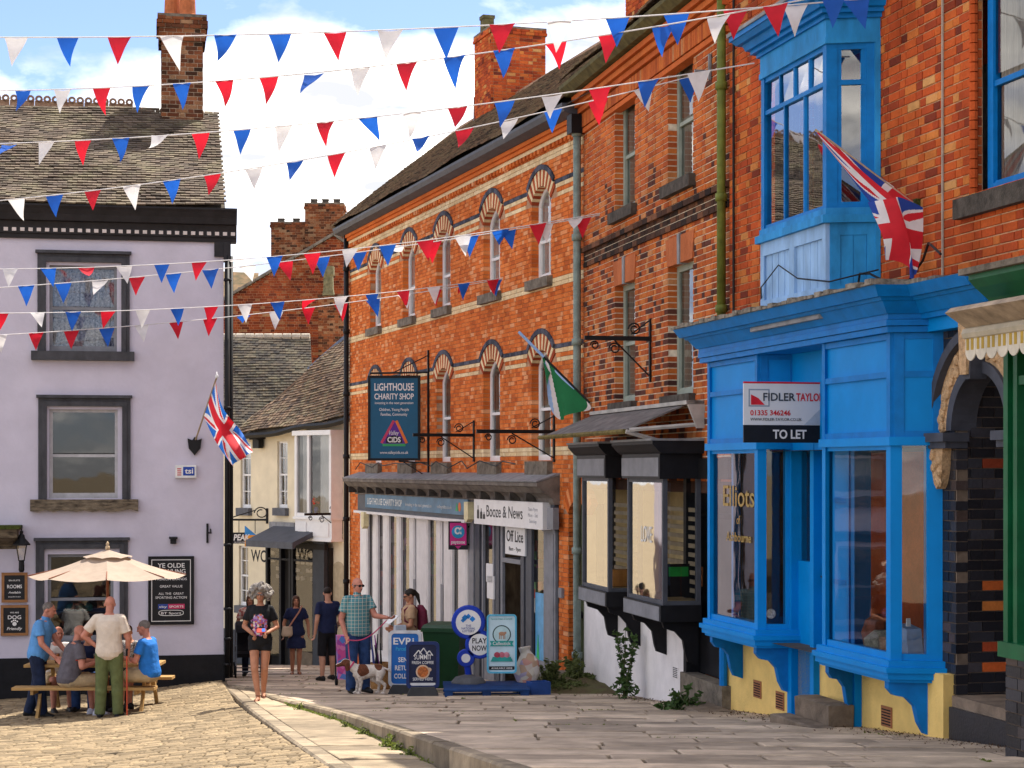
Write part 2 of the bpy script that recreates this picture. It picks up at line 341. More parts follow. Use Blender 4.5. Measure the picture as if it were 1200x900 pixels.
BLUE_P = pm('weathered_blue_paint', (0.02, 0.24, 0.56), 0.6, 0.3, 4, 0.12, 30, spec=0.15, stretch=(1, 1, 0.4))
BLUE_F = pm('faded_blue_paint', (0.26, 0.44, 0.70), 0.7, 0.22, 5, 0.15, 30, stretch=(1, 1, 0.3))
YELLOW = pm('yellow_render', (0.84, 0.58, 0.19), 0.85, 0.12, 3, 0.35, 45)
WHITER = pm('white_render', (0.84, 0.80, 0.78), 0.85, 0.08, 3, 0.3, 40)
GREENP = pm('green_paint', (0.006, 0.10, 0.035), 0.4, 0.2, 4)
TIMBER = pm('rotten_timber', (0.04, 0.03, 0.022), 0.9, 0.6, 6, 0.6, 30, col2=(0.24, 0.19, 0.13), stretch=(1, 1, 4))
CURTAIN = pm('net_curtain', (0.62, 0.62, 0.60), 0.9, 0.12, 14, stretch=(6, 6, 0.4))
CURTAIN_B = pm('beige_curtain', (0.42, 0.39, 0.34), 0.9, 0.25, 14, stretch=(8, 8, 0.3))
BLIND = pm('slatted_blind', (0.55, 0.53, 0.48), 0.8, 0.1, 10)
MOSS = pm('moss', (0.06, 0.075, 0.015), 0.95, 0.5, 25, 0.8, 120)
# ------------------------------------------------------------------ brick walls
def merge(iv):
    iv = sorted(iv); out = []
    for a, b in iv:
        if out and a <= out[-1][1]+1e-6: out[-1][1] = max(out[-1][1], b)
        else: out.append([a, b])
    return out
def cut_at(o, z):
    """blocked (u0,u1) of an opening at height z, or None; keys u0,u1,z0,z1 and optional arch centre/radius ac,ar (outer)"""
    if o['z0'] <= z <= o['z1']: return (o['u0'], o['u1'])
    if 'ar' in o and z > o['z1']:
        dz = z-o['ac'][1]
        if dz < o['ar']:
            h = sqrt(o['ar']**2-dz*dz); return (o['ac'][0]-h, o['ac'][0]+h)
    return None
def brick_rows(u0, u1, z0, z1, ops, course, length, joint, clip=None, bond='flemish', rng=random):
    out = []; k = 0; z = z0
    header = (length-joint)/2
    while z < z1-0.3*course:
        zt = min(z+course-joint, z1); zm = (z+zt)/2
        bl = merge([c for c in (cut_at(o, zm) for o in ops) if c])
        lo, hi = u0, u1
        if clip:
            q = clip(zm)
            if q is None: z += course; k += 1; continue
            lo, hi = max(lo, q[0]), min(hi, q[1])
        u = lo - (0.0 if k % 2 == 0 else (length*0.5 if bond == 'stretcher' else (length+header)*0.5)); i = k
        while u < hi:
            l = length if (bond == 'stretcher' or i % 2 == 0) else header
            l *= rng.uniform(0.97, 1.03)
            segs = [(max(u, lo), min(u+l, hi))]
            for a, b in bl:
                ns = []
                for s0, s1 in segs:
                    if b <= s0 or a >= s1: ns.append((s0, s1)); continue
                    if a > s0: ns.append((s0, a))
                    if b < s1: ns.append((b, s1))
                segs = ns
            for s0, s1 in segs:
                if s1-s0 > 0.025: out.append((s0, s1, z, zt, len(segs) == 1 and abs((s1-s0)-l) < 1e-6, l > header*1.2))
            u += l+joint; i += 1
        z += course; k += 1
    return out
def panel(mb, F, u0, u1, z0, z1, ops, w, mi=0, jamb=0.12, clipz=None):
    us = sorted(set([u0, u1]+[x for o in ops for x in (o['u0'], o['u1']) if u0 < x < u1]))
    zs = sorted(set([z0, z1]+[x for o in ops for x in (o['z0'], o.get('zt', o['z1'])) if z0 < x < z1]))
    for a, b in zip(us, us[1:]):
        for c, d in zip(zs, zs[1:]):
            um, zm = (a+b)/2, (c+d)/2
            if any(o['u0'] < um < o['u1'] and o['z0'] < zm < o.get('zt', o['z1']) for o in ops): continue
            mb.poly([F.p(a, w, c), F.p(b, w, c), F.p(b, w, d), F.p(a, w, d)], mi)
    for o in ops:
        if o['u0'] < u0 or o['u1'] > u1: continue
        zt = o.get('zt', o['z1']); e = 0.008
        a, b, c = o['u0']-e, o['u1']+e, o['z0']
        mb.poly([F.p(a, w, c), F.p(a, w-jamb, c), F.p(a, w-jamb, zt), F.p(a, w, zt)], mi)
        mb.poly([F.p(b, w-jamb, c), F.p(b, w, c), F.p(b, w, zt), F.p(b, w-jamb, zt)], mi)
        mb.poly([F.p(a, w, zt), F.p(a, w-jamb, zt), F.p(b, w-jamb, zt), F.p(b, w, zt)], mi)
def brick_wall(house, F, u0, u1, z0, z1, ops, mats, mortar, course=0.075, length=0.225, joint=0.010, depth=0.115, matfn=None, singles=0, smat=None,
               clip=None, bond='flemish', pick=None, name='wall', jit=0.003, skip=None):
    """wall part = mortar sheet; bricks proud of it: the nearest ones as objects, the rest one mesh"""
    mb = MB()
    if clip is None: panel(mb, F, u0, u1, z0, z1, ops, -0.012, 0, depth)
    else:
        lo = clip(z0+0.01); pts = [F.p(u, -0.012, z) for u, z in clip('poly')]; mb.poly(pts, 0)
    wall = mb.build(name, [mortar], house)
    rows = brick_rows(u0, u1, z0, z1, ops, course, length, joint, clip, bond)
    if skip: rows = [b for b in rows if not skip((b[0]+b[1])/2, (b[2]+b[3])/2)]
    chosen = set()
    if singles:
        cand = [i for i, b in enumerate(rows) if b[4] and (pick is None or pick((b[0]+b[1])/2, (b[2]+b[3])/2)) and (matfn is None or matfn((b[0]+b[1])/2, (b[2]+b[3])/2, 0) == 0)]
        cand.sort(key=lambda i: -rows[i][0]); chosen = set(cand[:singles])
    jb = MB()
    for i, b in enumerate(rows):
        if i in chosen: continue
        s0, s1, za, zb, full, st = b; um, zm = (s0+s1)/2, (za+zb)/2
        mi = matfn(um, zm, 1) if matfn else 0
        w = random.uniform(-jit, jit); jb.box(F, s0, s1, -depth, w, za, zb, mi, random.random(), back=False)
    if jb.v:
        ob = jb.build('brickwork', mats, wall); ob['kind'] = 'stuff'
    proto = {}
    ang = atan2(F.ex[1], F.ex[0]); pw = WPOS[wall.name]
    for i in sorted(chosen):
        s0, s1, za, zb, full, st = rows[i]
        if st not in proto:
            L = (length if st else (length-joint)/2); t = MB(); e = 0.004; hz = (course-joint)
            FW = Frame((0, 0, 0), (1, 0, 0), (0, -1, 0))
            # small chamfer round the face
            A = [(-L/2, 0), (L/2, 0), (L/2, hz), (-L/2, hz)]; Bq = [(-L/2+e, e), (L/2-e, e), (L/2-e, hz-e), (-L/2+e, hz-e)]
            vs = [FW.p(a, -depth, b) for a, b in A]+[FW.p(a, -e, b) for a, b in A]+[FW.p(a, 0, b) for a, b in Bq]
            fs = [(0, 4, 7, 3), (1, 2, 6, 5), (3, 7, 6, 2), (0, 1, 5, 4), (4, 5, 9, 8), (5, 6, 10, 9), (6, 7, 11, 10), (7, 4, 8, 11), (8, 9, 10, 11)]
            t.add(vs, fs); me = bpy.data.meshes.new('brick'); me.from_pydata([tuple(v) for v in t.v], [], t.f); me.materials.append(smat); me.update(); proto[st] = me
        o = bpy.data.objects.new('brick', proto[st]); COL.objects.link(o); o.parent = wall
        P = F.p((s0+s1)/2, random.uniform(-jit, jit), za); o.location = tuple(P-pw); o.rotation_euler = (0, 0, ang)
        o.scale = ((s1-s0)/(length if st else (length-joint)/2), 1, 1)
    return wall
# ------------------------------------------------------------------ windows
def arch_outline(u0, u1, z0, zs, rise, inset, n=10):
    """opening outline (counter-clockwise) with a segmental head; inset shrinks it"""
    a, b, c = u0+inset, u1-inset, z0+inset; hw = (b-a)/2; um = (a+b)/2
    if rise <= 0: return [(a, c), (b, c), (b, zs-inset), (a, zs-inset)]
    r = max(0.02, rise); R = (hw*hw+r*r)/(2*r); zc = zs-inset*0.6+r-R; th = math.asin(min(1, hw/R)); pts = [(a, c), (b, c)]
    for i in range(n+1):
        t = th-2*th*i/n; pts.append((um+R*sin(t), zc+R*cos(t)))
    return pts
def voussoirs(mb, F, u0, u1, zs, rise, ring, n, w0, w1, mats=(0, 1)):
    hw = (u1-u0)/2; um = (u0+u1)/2; R = (hw*hw+rise*rise)/(2*rise); zc = zs+rise-R; th = math.asin(min(1, hw/R)) if rise <= hw else pi-math.asin(hw/R)
    for i in range(n):
        a = th-2*th*i/n-0.006; b = th-2*th*(i+1)/n+0.006
        pts = [(um+q*sin(t), zc+q*cos(t)) for q, t in ((R, a), (R+ring, a), (R+ring, b), (R, b))]
        mb.prism(F, pts, w0, w1+random.uniform(-.003, .003), mats[i % len(mats)], random.random())
    return um, zc, R
def sash(house, F, u0, u1, z0, z1, wf=-0.09, frame=WHITE, fr=0.06, rise=0.0, bars_v=0, meet=0.5, curtain=None, glass=GLASS, sill=None, sill_h=0.11, sill_out=0.06, sill_ext=0.07, depth=0.07,
         top_bars=None, label=None, curtain_w=-0.22, part=(0.0, 1.0)):
    """sash window: frame mesh (part), panes, curtain, sill (sub-parts)"""
    mb = MB(); o = arch_outline(u0, u1, z0, z1, rise, 0); i = arch_outline(u0, u1, z0, z1, rise, fr)
    mb.ring(F, o, i, wf-depth, wf)
    zt = z1+rise; zm = z0+(zt-z0)*meet
    mb.box(F, u0+fr*0.8, u1-fr*0.8, wf-depth*0.9, wf-0.012, zm-0.025, zm+0.025)
    mb.box(F, u0+fr*0.7, u1-fr*0.7, wf-depth*0.8, wf-0.015, z0+fr*0.6, z0+fr*0.6+0.06)
    for k in range(bars_v):
        x = u0+fr+(u1-u0-2*fr)*(k+1)/(bars_v+1); mb.box(F, x-0.011, x+0.011, wf-depth*0.7, wf-0.02, z0+fr, zt-fr*0.9)
    if top_bars:
        for zz in top_bars: mb.box(F, u0+fr, u1-fr, wf-depth*0.7, wf-0.02, zz-0.011, zz+0.011)
    w = mb.build('window', [frame], house)
    if label: w['label'] = label
    g = MB(); pa = arch_outline(u0, u1, zm, z1, rise, fr*0.8); g.poly([F.p(a, wf-depth*0.35, b) for a, b in pa]); g.build('pane', [glass], w)
    g = MB(); g.poly([F.p(a, wf-depth*0.6, b) for a, b in [(u0+fr*.8, z0+fr*.8), (u1-fr*.8, z0+fr*.8), (u1-fr*.8, zm), (u0+fr*.8, zm)]]); g.build('pane', [glass], w)
    # room behind: a real, dark box
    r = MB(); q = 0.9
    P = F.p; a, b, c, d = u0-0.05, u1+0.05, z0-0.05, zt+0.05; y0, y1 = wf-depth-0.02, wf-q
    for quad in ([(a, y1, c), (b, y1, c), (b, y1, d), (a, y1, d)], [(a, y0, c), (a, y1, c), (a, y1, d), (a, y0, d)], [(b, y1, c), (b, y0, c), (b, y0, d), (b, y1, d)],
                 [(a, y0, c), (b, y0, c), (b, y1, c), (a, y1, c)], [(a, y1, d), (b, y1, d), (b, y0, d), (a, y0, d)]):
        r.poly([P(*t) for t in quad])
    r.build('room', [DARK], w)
    if curtain is not None:
        t = MB(); n = 40; ua, ub = u0+fr, u1-fr; spans = curtain[1]
        for (s0, s1) in spans:
            A = ua+(ub-ua)*s0; Bv = ua+(ub-ua)*s1; pts = []
            for k in range(n+1):
                uu = A+(Bv-A)*k/n; pts.append((uu, curtain_w+0.025*sin(k*1.25+s0*9)+0.008*sin(k*3.1)))
            for k in range(n):
                t.poly([P(pts[k][0], pts[k][1], z0), P(pts[k+1][0], pts[k+1][1], z0), P(pts[k+1][0], pts[k+1][1], zt), P(pts[k][0], pts[k][1], zt)])
        t.build('curtain', [curtain[0]], w)
    if sill is not None:
        t = MB(); t.box(F, u0-sill_ext, u1+sill_ext, wf-depth, sill_out, z0-sill_h, z0-0.002); t.build('sill', [sill], w)
    return w
# ------------------------------------------------------------------ roofs
def tiled_slope(mb, O, eu, ev, lu, lv, tw=0.17, gauge=0.105, clip=None, th=0.024, sag=0.02, seed=1, n=None):
    """rows of tiles on the plane O + a*eu + b*ev; clip(b) -> (a0,a1)"""
    rng = random.Random(seed); O = np.array(O, float); eu = np.array(eu, float); ev = np.array(ev, float); nn = np.cross(eu, ev)
    if nn[2] < 0: nn = -nn
    nn /= np.linalg.norm(nn); rows = int(lv/gauge)
    for r in range(rows):
        b = r*gauge; a0, a1 = (0, lu) if clip is None else clip(b+gauge*0.5)
        if a1-a0 < 0.05: continue
        a = a0-(tw*0.5 if r % 2 else 0)
        while a < a1:
            s0, s1 = max(a, a0), min(a+tw-0.006, a1); a += tw
            if s1-s0 < 0.03: continue
            dz = 0.015+sag+sag*sin(a*1.3+r*0.21)+rng.uniform(-0.004, 0.006); lift = th*2.0+rng.uniform(-0.003, 0.008); sh = rng.uniform(-0.006, 0.006)
            lo = gauge*0.05; q = rng.random()
            P = lambda A, Bv, N: O+A*eu+Bv*ev+(N+dz)*nn
            v = [P(s0, b+sh, lift), P(s1, b+sh, lift+rng.uniform(-.003, .003)), P(s1, b+gauge*1.25, th), P(s0, b+gauge*1.25, th), P(s0, b+sh, lift-th*1.1), P(s1, b+sh, lift-th*1.1)]
            mb.add(v, [(0, 1, 2, 3), (0, 4, 5, 1), (1, 5, 2), (0, 3, 4)], 0, q)
def roofmat(name, cols, lich=(0.30, 0.27, 0.16), amt=0.55):
    if name in MATS: return MATS[name]
    m, nt, b, o = _nodes(name); N = nt.nodes; L = nt.links
    at = N.new('ShaderNodeAttribute'); at.attribute_name = 'rnd'
    cr = N.new('ShaderNodeValToRGB'); el = cr.color_ramp.elements; el[0].color = c4(cols[0]); el[1].color = c4(cols[-1])
    for i, c in enumerate(cols[1:-1]): n = el.new((i+1)/(len(cols)-1)); n.color = c4(c)
    L.new(at.outputs['Fac'], cr.inputs[0])
    geo = N.new('ShaderNodeNewGeometry'); nz = N.new('ShaderNodeTexNoise'); nz.inputs['Scale'].default_value = 2.2; nz.inputs['Detail'].default_value = 9; nz.inputs['Roughness'].default_value = 0.75
    L.new(geo.outputs['Position'], nz.inputs['Vector'])
    r2 = N.new('ShaderNodeValToRGB'); r2.color_ramp.elements[0].position = 0.48; r2.color_ramp.elements[1].position = 0.68; L.new(nz.outputs['Fac'], r2.inputs[0])
    mu = N.new('ShaderNodeMath'); mu.operation = 'MULTIPLY'; mu.inputs[1].default_value = amt; L.new(r2.outputs[0], mu.inputs[0])
    mx = N.new('ShaderNodeMixRGB'); L.new(mu.outputs[0], mx.inputs[0]); L.new(cr.outputs[0], mx.inputs[1]); mx.inputs[2].default_value = c4(lich)
    n2 = N.new('ShaderNodeTexNoise'); n2.inputs['Scale'].default_value = 30; n2.inputs['Detail'].default_value = 4; L.new(geo.outputs['Position'], n2.inputs['Vector'])
    mr = N.new('ShaderNodeMapRange'); mr.inputs['To Min'].default_value = 0.6; mr.inputs['To Max'].default_value = 1.4; L.new(n2.outputs['Fac'], mr.inputs['Value'])
    vs = N.new('ShaderNodeVectorMath'); vs.operation = 'SCALE'; L.new(mx.outputs[0], vs.inputs[0]); L.new(mr.outputs[0], vs.inputs['Scale'])
    L.new(vs.outputs[0], b.inputs['Base Color']); b.inputs['Roughness'].default_value = 0.9; b.inputs['Specular IOR Level'].default_value = 0.2
    MATS[name] = m; return m
R_GREY = roofmat('roof_tile_weathered', [(0.055, 0.042, 0.034), (0.11, 0.085, 0.065), (0.16, 0.12, 0.09), (0.10, 0.075, 0.06)])
R_BROWN = roofmat('roof_tile_brown', [(0.05, 0.036, 0.03), (0.12, 0.08, 0.055), (0.20, 0.13, 0.085), (0.14, 0.10, 0.07)])
R_DARK = roofmat('roof_tile_dark', [(0.03, 0.028, 0.028), (0.06, 0.052, 0.046), (0.10, 0.08, 0.06), (0.05, 0.045, 0.04)], amt=0.35)
TERRA = pm('terracotta', (0.42, 0.13, 0.05), 0.85, 0.3, 8, 0.2, 40)
TERRA_M = pm('mossy_terracotta', (0.16, 0.085, 0.055), 0.9, 0.5, 9, 0.4, 50, col2=(0.33, 0.21, 0.13))
def stack(house, F, u0, u1, w0, w1, z0, z1, mat, pots=((0.5, 0.5),), pot=TERRA, mortar=None, cap=3, ph=0.5, pr=0.13, name='chimney', course=0.078, potkind='round'):
    """brick chimney: four brick faces, corbelled cap, pots"""
    mb = MB(); mb.box(F, u0+.012, u1-.012, w0+.012, w1-.012, z0, z1)
    ch = mb.build(name, [mortar or M_MORTAR_E], house)
    b = MB(); zz = z0; k = 0
    while zz < z1-0.01:
        top = z1-zz < cap*course+0.01; e = 0.035 if top else 0.0
        if top and z1-zz < course*1.1: e = 0.02
        for side in range(4):
            L = (u1-u0 if side % 2 == 0 else w1-w0)+2*e; x = 0.0; i = k
            while x < L-0.02:
                l = min(0.225 if (i+side) % 2 else 0.108, L-x)
                if x == 0 and k % 2: l = min(l, 0.16)
                t = random.uniform(-.003, .003); a, c = x, x+l-0.009
                if side == 0: b.box(F, u0-e+a, u0-e+c, w1-.05, w1+e+t, zz, zz+course-.01, 0, random.random())
                elif side == 2: b.box(F, u0-e+a, u0-e+c, w0-e+t, w0+.05, zz, zz+course-.01, 0, random.random())
                elif side == 1: b.box(F, u0-e+t, u0+.05, w0-e+a, w0-e+c, zz, zz+course-.01, 0, random.random())
                else: b.box(F, u1-.05, u1+e+t, w0-e+a, w0-e+c, zz, zz+course-.01, 0, random.random())
                x += l; i += 1
        zz += course; k += 1
    o = b.build('brickwork', [mat], ch); o['kind'] = 'stuff'
    c = MB(); c.prism(F, [(u0-.02, w0-.02), (u1+.02, w0-.02), (u1+.02, w1+.02), (u0-.02, w1+.02)], z1-.004, z1+.05, axis='z'); c.build('flaunching', [STONE], ch)
    for (a, d) in pots:
        C = F.p(u0+(u1-u0)*a, w0+(w1-w0)*d, z1+.045); t = MB()
        if potkind == 'round': t.lathe(C, [(pr*1.05, 0), (pr*1.08, .06), (pr*.98, .1), (pr*.86, ph*.8), (pr*.98, ph*.84), (pr*1.0, ph), (pr*.8, ph), (pr*.75, ph*.7)], 16)
        else: t.lathe(C, [(pr, 0), (pr*.95, ph*.8), (pr*1.1, ph*.84), (pr*1.1, ph), (pr*.8, ph), (pr*.8, ph*.8)], 4, ang=atan2(F.ex[1], F.ex[0])+pi/4)
        t.build('chimney_pot', [pot], ch, smooth=False, recalc=True)
    return ch
# ------------------------------------------------------------------ facades (plan lines of the street)
A = Facade((-4.97, 32.35), (1, 0.193)); Bf = Facade((-4.04, 46.3), (0.633, -0.774))
_tc = 0.3277; Cf = Facade((-3.90, 45.1), (_tc, -1)); C_LEN = hypot(1.135+3.90, 45.1-29.73)
_td = 0.2136; Df = Facade((1.135, 29.73), (_td, -1)); D_LEN = hypot(2.63-1.135, 29.73-22.7)
_te = 0.241; Ef = Facade((2.63, 22.7), (_te, -1))
# ------------------------------------------------------------------ ground
GROUND = pm('market_place_stone', (0.30, 0.23, 0.14), 0.95, 0.3, 5, 0.6, 40)
def gbase(x, y):
    return min(pave_z(min(y, 70)), road_z(x, min(y, 70)))-0.22
mb = MB()
xs = [-400, -120, -60, -30, -20, -14, -10, -7, -5, -3, -1, 1, 3, 6, 10, 20, 60, 120, 400]; ys = [-200, -60, -20, -5, 5, 10, 14, 18, 22, 26, 27, 30, 34, 40, 46, 52, 60, 70, 90, 150, 400, 1200]
for i in range(len(xs)-1):
    for j in range(len(ys)-1):
        mb.poly([(x, y, gbase(max(-30, min(x, 8)), max(-5, y))) for x, y in ((xs[i], ys[j]), (xs[i+1], ys[j]), (xs[i+1], ys[j+1]), (xs[i], ys[j+1]))])
tag(mb.build('ground', [GROUND]), 'earth under the street', kind='structure')
# road: bed sheet plus setts
SETT = pm('sett_stone', (0.23, 0.17, 0.10), 0.85, 0.28, 5, 0.4, 60, attr='attr'); SETT_O = pm('sett_stone_single', (0.23, 0.17, 0.10), 0.85, 0.28, 5, 0.4, 60, attr='obj')
BED = pm('sett_joint', (0.13, 0.10, 0.065), 0.95, 0.4, 14, 0.5, 60)
mb = MB(); N_ = 40
for j in range(N_):
    y0, y1 = 8+ (32.6-8)*j/N_, 8+(32.6-8)*(j+1)/N_
    for k in range(12):
        q = lambda y, t: (-26+(kl(y)+0.06+26)*t)
        mb.poly([(q(y, t), y, road_z(q(y, t), y)-0.012) for y, t in ((y0, k/12), (y0, (k+1)/12), (y1, (k+1)/12), (y1, k/12))])
road = tag(mb.build('road', [BED]), 'tan stone sett road surface', kind='structure')
rng = random.Random(5); setts = []
y = 15.6; row = 0
while y < 32.7:
    d = rng.uniform(0.125, 0.165); tilt = -0.06
    x1 = kl(y)-0.02; x0 = max(-0.30*y-0.6, -12.5); x = x0+rng.uniform(0, 0.2)
    while x < x1-0.05:
        l = min(rng.uniform(0.17, 0.27), x1-x); setts.append((x, x+l-0.012, y, y+d-0.014)); x += l
    y += d; row += 1
def sett_geo(t, x0, x1, y0, y1, zf, e=0.018, mi=0, r=0.5):
    h = rng.uniform(0, 0.008)
    c = [(x0, y0), (x1, y0), (x1, y1), (x0, y1)]; i = [(x0+e, y0+e), (x1-e, y0+e), (x1-e, y1-e), (x0+e, y1-e)]
    v = [(a, b, zf(a, b)-0.03) for a, b in c]+[(a, b, zf(a, b)+0.002+h) for a, b in c]+[(a, b, zf(a, b)+0.014+h) for a, b in i]
    t.add(v, [(0, 1, 5, 4), (1, 2, 6, 5), (2, 3, 7, 6), (3, 0, 4, 7), (4, 5, 9, 8), (5, 6, 10, 9), (6, 7, 11, 10), (7, 4, 8, 11), (8, 9, 10, 11)], mi, r)
setts = [s for s in setts if not (s[2] > 32.35+0.193*(s[0]+4.97)-0.02)]
vis = sorted(range(len(setts)), key=lambda i: setts[i][2] if setts[i][0]/setts[i][2] > -0.272 else 99)
single = set(vis[:300]); jb = MB()
for i, (a, b, c, d) in enumerate(setts):
    if i not in single: sett_geo(jb, a, b, c, d, road_z, r=rng.random())
tag(jb.build('sett_paving', [SETT], road), kind='stuff')
for i in sorted(single):
    a, b, c, d = setts[i]; t = MB(); sett_geo(t, a, b, c, d, road_z); t.build('sett', [SETT_O], road)
# pavement: bed sheet, flagstones, kerbs
FLAG = pm('flagstone', (0.45, 0.35, 0.255), 0.85, 0.3, 2.6, 0.35, 45, attr='attr'); FLAG_O = pm('flagstone_single', (0.45, 0.35, 0.255), 0.85, 0.3, 2.6, 0.35, 45, attr='obj')
KERB = pm('kerb_stone', (0.26, 0.205, 0.14), 0.85, 0.3, 4, 0.4, 45, attr='obj')
STRIP_O = pm('step_flag_single', (0.27, 0.21, 0.14), 0.85, 0.3, 3, 0.35, 45, attr='obj')
JOINT = pm('pavement_joint', (0.05, 0.038, 0.024), 0.95, 0.5, 18, 0.6, 60, col2=(0.06, 0.06, 0.022))
mb = MB(); ysx = [9+0.75*i for i in range(60)]
def wall_x(y): return (-3.9+_tc*(45.1-y)) if y > 29.73 else ((1.135+_td*(29.73-y)) if y > 22.7 else 2.63+_te*(22.7-y))
def pave_left(y): return ku(y)+0.16 if y < 32.4 else -4.95-0.193*(y-32.4)*0.9-(2.2 if y > 39 else 0.0)
for y0, y1 in zip(ysx, ysx[1:]):
    mb.poly([(pave_left(y0), y0, pave_z(y0)-0.035), (wall_x(y0)+0.3, y0, pave_z(y0)-0.035), (wall_x(y1)+0.3, y1, pave_z(y1)-0.035), (pave_left(y1), y1, pave_z(y1)-0.035)])
pavement = tag(mb.build('pavement', [JOINT]), 'flagstone pavement in front of the shops', kind='structure')
def flag_geo(t, pts, zf, r=0.5, e=0.012, dz=0.0):
    c = np.array(pts); m = c.mean(0); i = m+(c-m)*np.array([1-2*e/max(.1, np.ptp(c[:, 0])), 1-2*e/max(.1, np.ptp(c[:, 1]))]); g = rng.uniform(-0.006, 0.009)+dz
    ta, tb = rng.uniform(-.008, .008), rng.uniform(-.008, .008); zz = lambda p: zf(p[1])+g+ta*(p[0]-m[0])+tb*(p[1]-m[1])
    v = [(p[0], p[1], zz(p)-0.06) for p in c]+[(p[0], p[1], zz(p)-0.006) for p in c]+[(p[0], p[1], zz(p)) for p in i]
    t.add(v, [(0, 1, 5, 4), (1, 2, 6, 5), (2, 3, 7, 6), (3, 0, 4, 7), (4, 5, 9, 8), (5, 6, 10, 9), (6, 7, 11, 10), (7, 4, 8, 11), (8, 9, 10, 11)], 0, r)
slope = 0.20   # rows swing with the frontage
flags = []; y = 11.6
while y < 47:
    d = rng.uniform(0.42, 0.68); g = 0.03
    L0, L1 = pave_left(y), pave_left(y+d); R0 = wall_x(y)+0.1
    x = L0; first = True; sl = 0.10
    while x < R0:
        l = rng.uniform(0.6, 1.6)
        xa0 = x if not first else L0; xa1 = x if not first else L1
        xb = x+l-g
        if xb > R0-0.15: xb = R0
        sk = lambda xx, yy: yy-sl*(xx-L0)
        flags.append([(xa0, sk(xa0, y)), (xb, sk(xb, y)), (xb, sk(xb, y+d-g)), (xa1, sk(xa1, y+d-g))]); x = xb+g; first = False
    y += d
flags = [f for f in flags if f[0][1] > 10.8]
order = sorted(range(len(flags)), key=lambda i: flags[i][0][1]); single = set(order[:300]); jb = MB()
for i, f in enumerate(flags):
    if i in single: t = MB(); flag_geo(t, f, pave_z); t.build('flagstone', [FLAG_O], pavement)
    else: flag_geo(jb, f, pave_z, rng.random())
if jb.v: tag(jb.build('far_flagstones', [FLAG], pavement), kind='stuff')
def kerb_run(tab, zf, hf, width, name, ymax=31.5):
    y = 11.2
    while y < ymax:
        l = rng.uniform(0.75, 1.2); y1 = min(y+l, ymax); fx = ku if tab == 'u' else kl; t = MB(); n = 4; h0, h1 = hf(y), hf(y1); s_ = rng.uniform(-.004, .004)
        P = []
        for k in range(n+1):
            yy = y+0.008+(y1-y-0.016)*k/n; xx = fx(yy); z = zf(yy)+s_; h = hf(yy)+0.12; e = 0.022
            P.append([(xx, yy, z-h), (xx, yy, z-e), (xx+e, yy, z), (xx+width, yy, z), (xx+width, yy, z-h)])
        m = len(P[0]); i0 = len(t.v); t.v.extend([q for r_ in P for q in r_])
        for k in range(n):
            for j in range(m-1): t.f.append((i0+k*m+j, i0+k*m+j+1, i0+(k+1)*m+j+1, i0+(k+1)*m+j)); t.m.append(0); t.r.append(.5)
        t.f.append(tuple(i0+j for j in range(m))); t.f.append(tuple(i0+n*m+j for j in reversed(range(m)))); t.m += [0, 0]; t.r += [.5, .5]
        t.build(name, [KERB], pavement, recalc=True); y = y1
kerb_run('u', pave_z, kerb_h, 0.15, 'kerb_stone'); kerb_run('l', strip_z, lambda y: 0.16, 0.17, 'lower_kerb_stone', 32.0)
mb = MB()
for y0, y1 in zip(ysx, ysx[1:]):
    if y0 < 32.2: mb.poly([(kl(y0)+0.1, y0, strip_z(y0)-0.02), (ku(y0)+0.1, y0, strip_z(y0)-0.02), (ku(y1)+0.1, y1, strip_z(y1)-0.02), (kl(y1)+0.1, y1, strip_z(y1)-0.02)])
step_strip = tag(mb.build('lower_pavement', [JOINT]), 'lower flagged step along the kerb', kind='structure')
y = 11.3
while y < 31.6:
    d = rng.uniform(0.6, 1.05); a0, a1 = kl(y)+0.185, kl(y+d)+0.185; b0, b1 = ku(y)-0.004, ku(y+d)-0.004
    if b0-a0 > 1.0: cuts = [0, rng.uniform(.4, .6), 1]
    else: cuts = [0, 1]
    if b0-a0 > 0.08 and b1-a1 > 0.05:
        for c0, c1 in zip(cuts, cuts[1:]):
            g = 0.012; X = lambda a, b, t: a+(b-a)*t
            t = MB(); flag_geo(t, [(X(a0, b0, c0), y), (X(a0, b0, c1)-g, y), (X(a1, b1, c1)-g, y+d-g), (X(a1, b1, c0), y+d-g)], strip_z); t.build('flagstone', [STRIP_O], step_strip)
    y += d
# ------------------------------------------------------------------ A: the white pub
LAV = pm('lavender_white_render', (0.55, 0.515, 0.60), 0.85, 0.08, 1.4, 0.22, 16, detail=9)
PUBTRIM = pm('charcoal_trim', (0.055, 0.055, 0.062), 0.6, 0.3, 7, 0.15, 40, stretch=(1, 1, 0.5))
PUBBLACK = pm('black_cornice', (0.02, 0.018, 0.02), 0.5, 0.3, 5)
pubz = road_z(-4.97, 32.35)
pub = thing('white_pub', (-6.5, 33, pubz), 'lavender white rendered pub with charcoal window surrounds and black cornice', 'building')
ops = []
for (x0, x1, y0, y1) in ((58, 137, 312, 411), (58, 138, 480, 584), (56, 133, 649, 752)):
    u0, za = A.hit(x0, y1); u1, zb = A.hit(x1, y0); ops.append(dict(u0=u0, u1=u1, z0=za, z1=zb))
zc = A.z(200, 284); uL = -5.6
mb = MB(); panel(mb, A, uL, 0, pubz-0.4, zc+0.5, ops, 0.0, 0, 0.14)
mb.box(A, uL, 0, -7.0, -1.2, pubz-0.4, zc+0.5)  # body of the building behind the front
mb.poly([A.p(0, 0, pubz-0.4), A.p(0, -1.21, pubz-0.4), A.p(0, -1.21, zc+0.5), A.p(0, 0, zc+0.5)])
wallA = mb.build('wall', [LAV], pub)
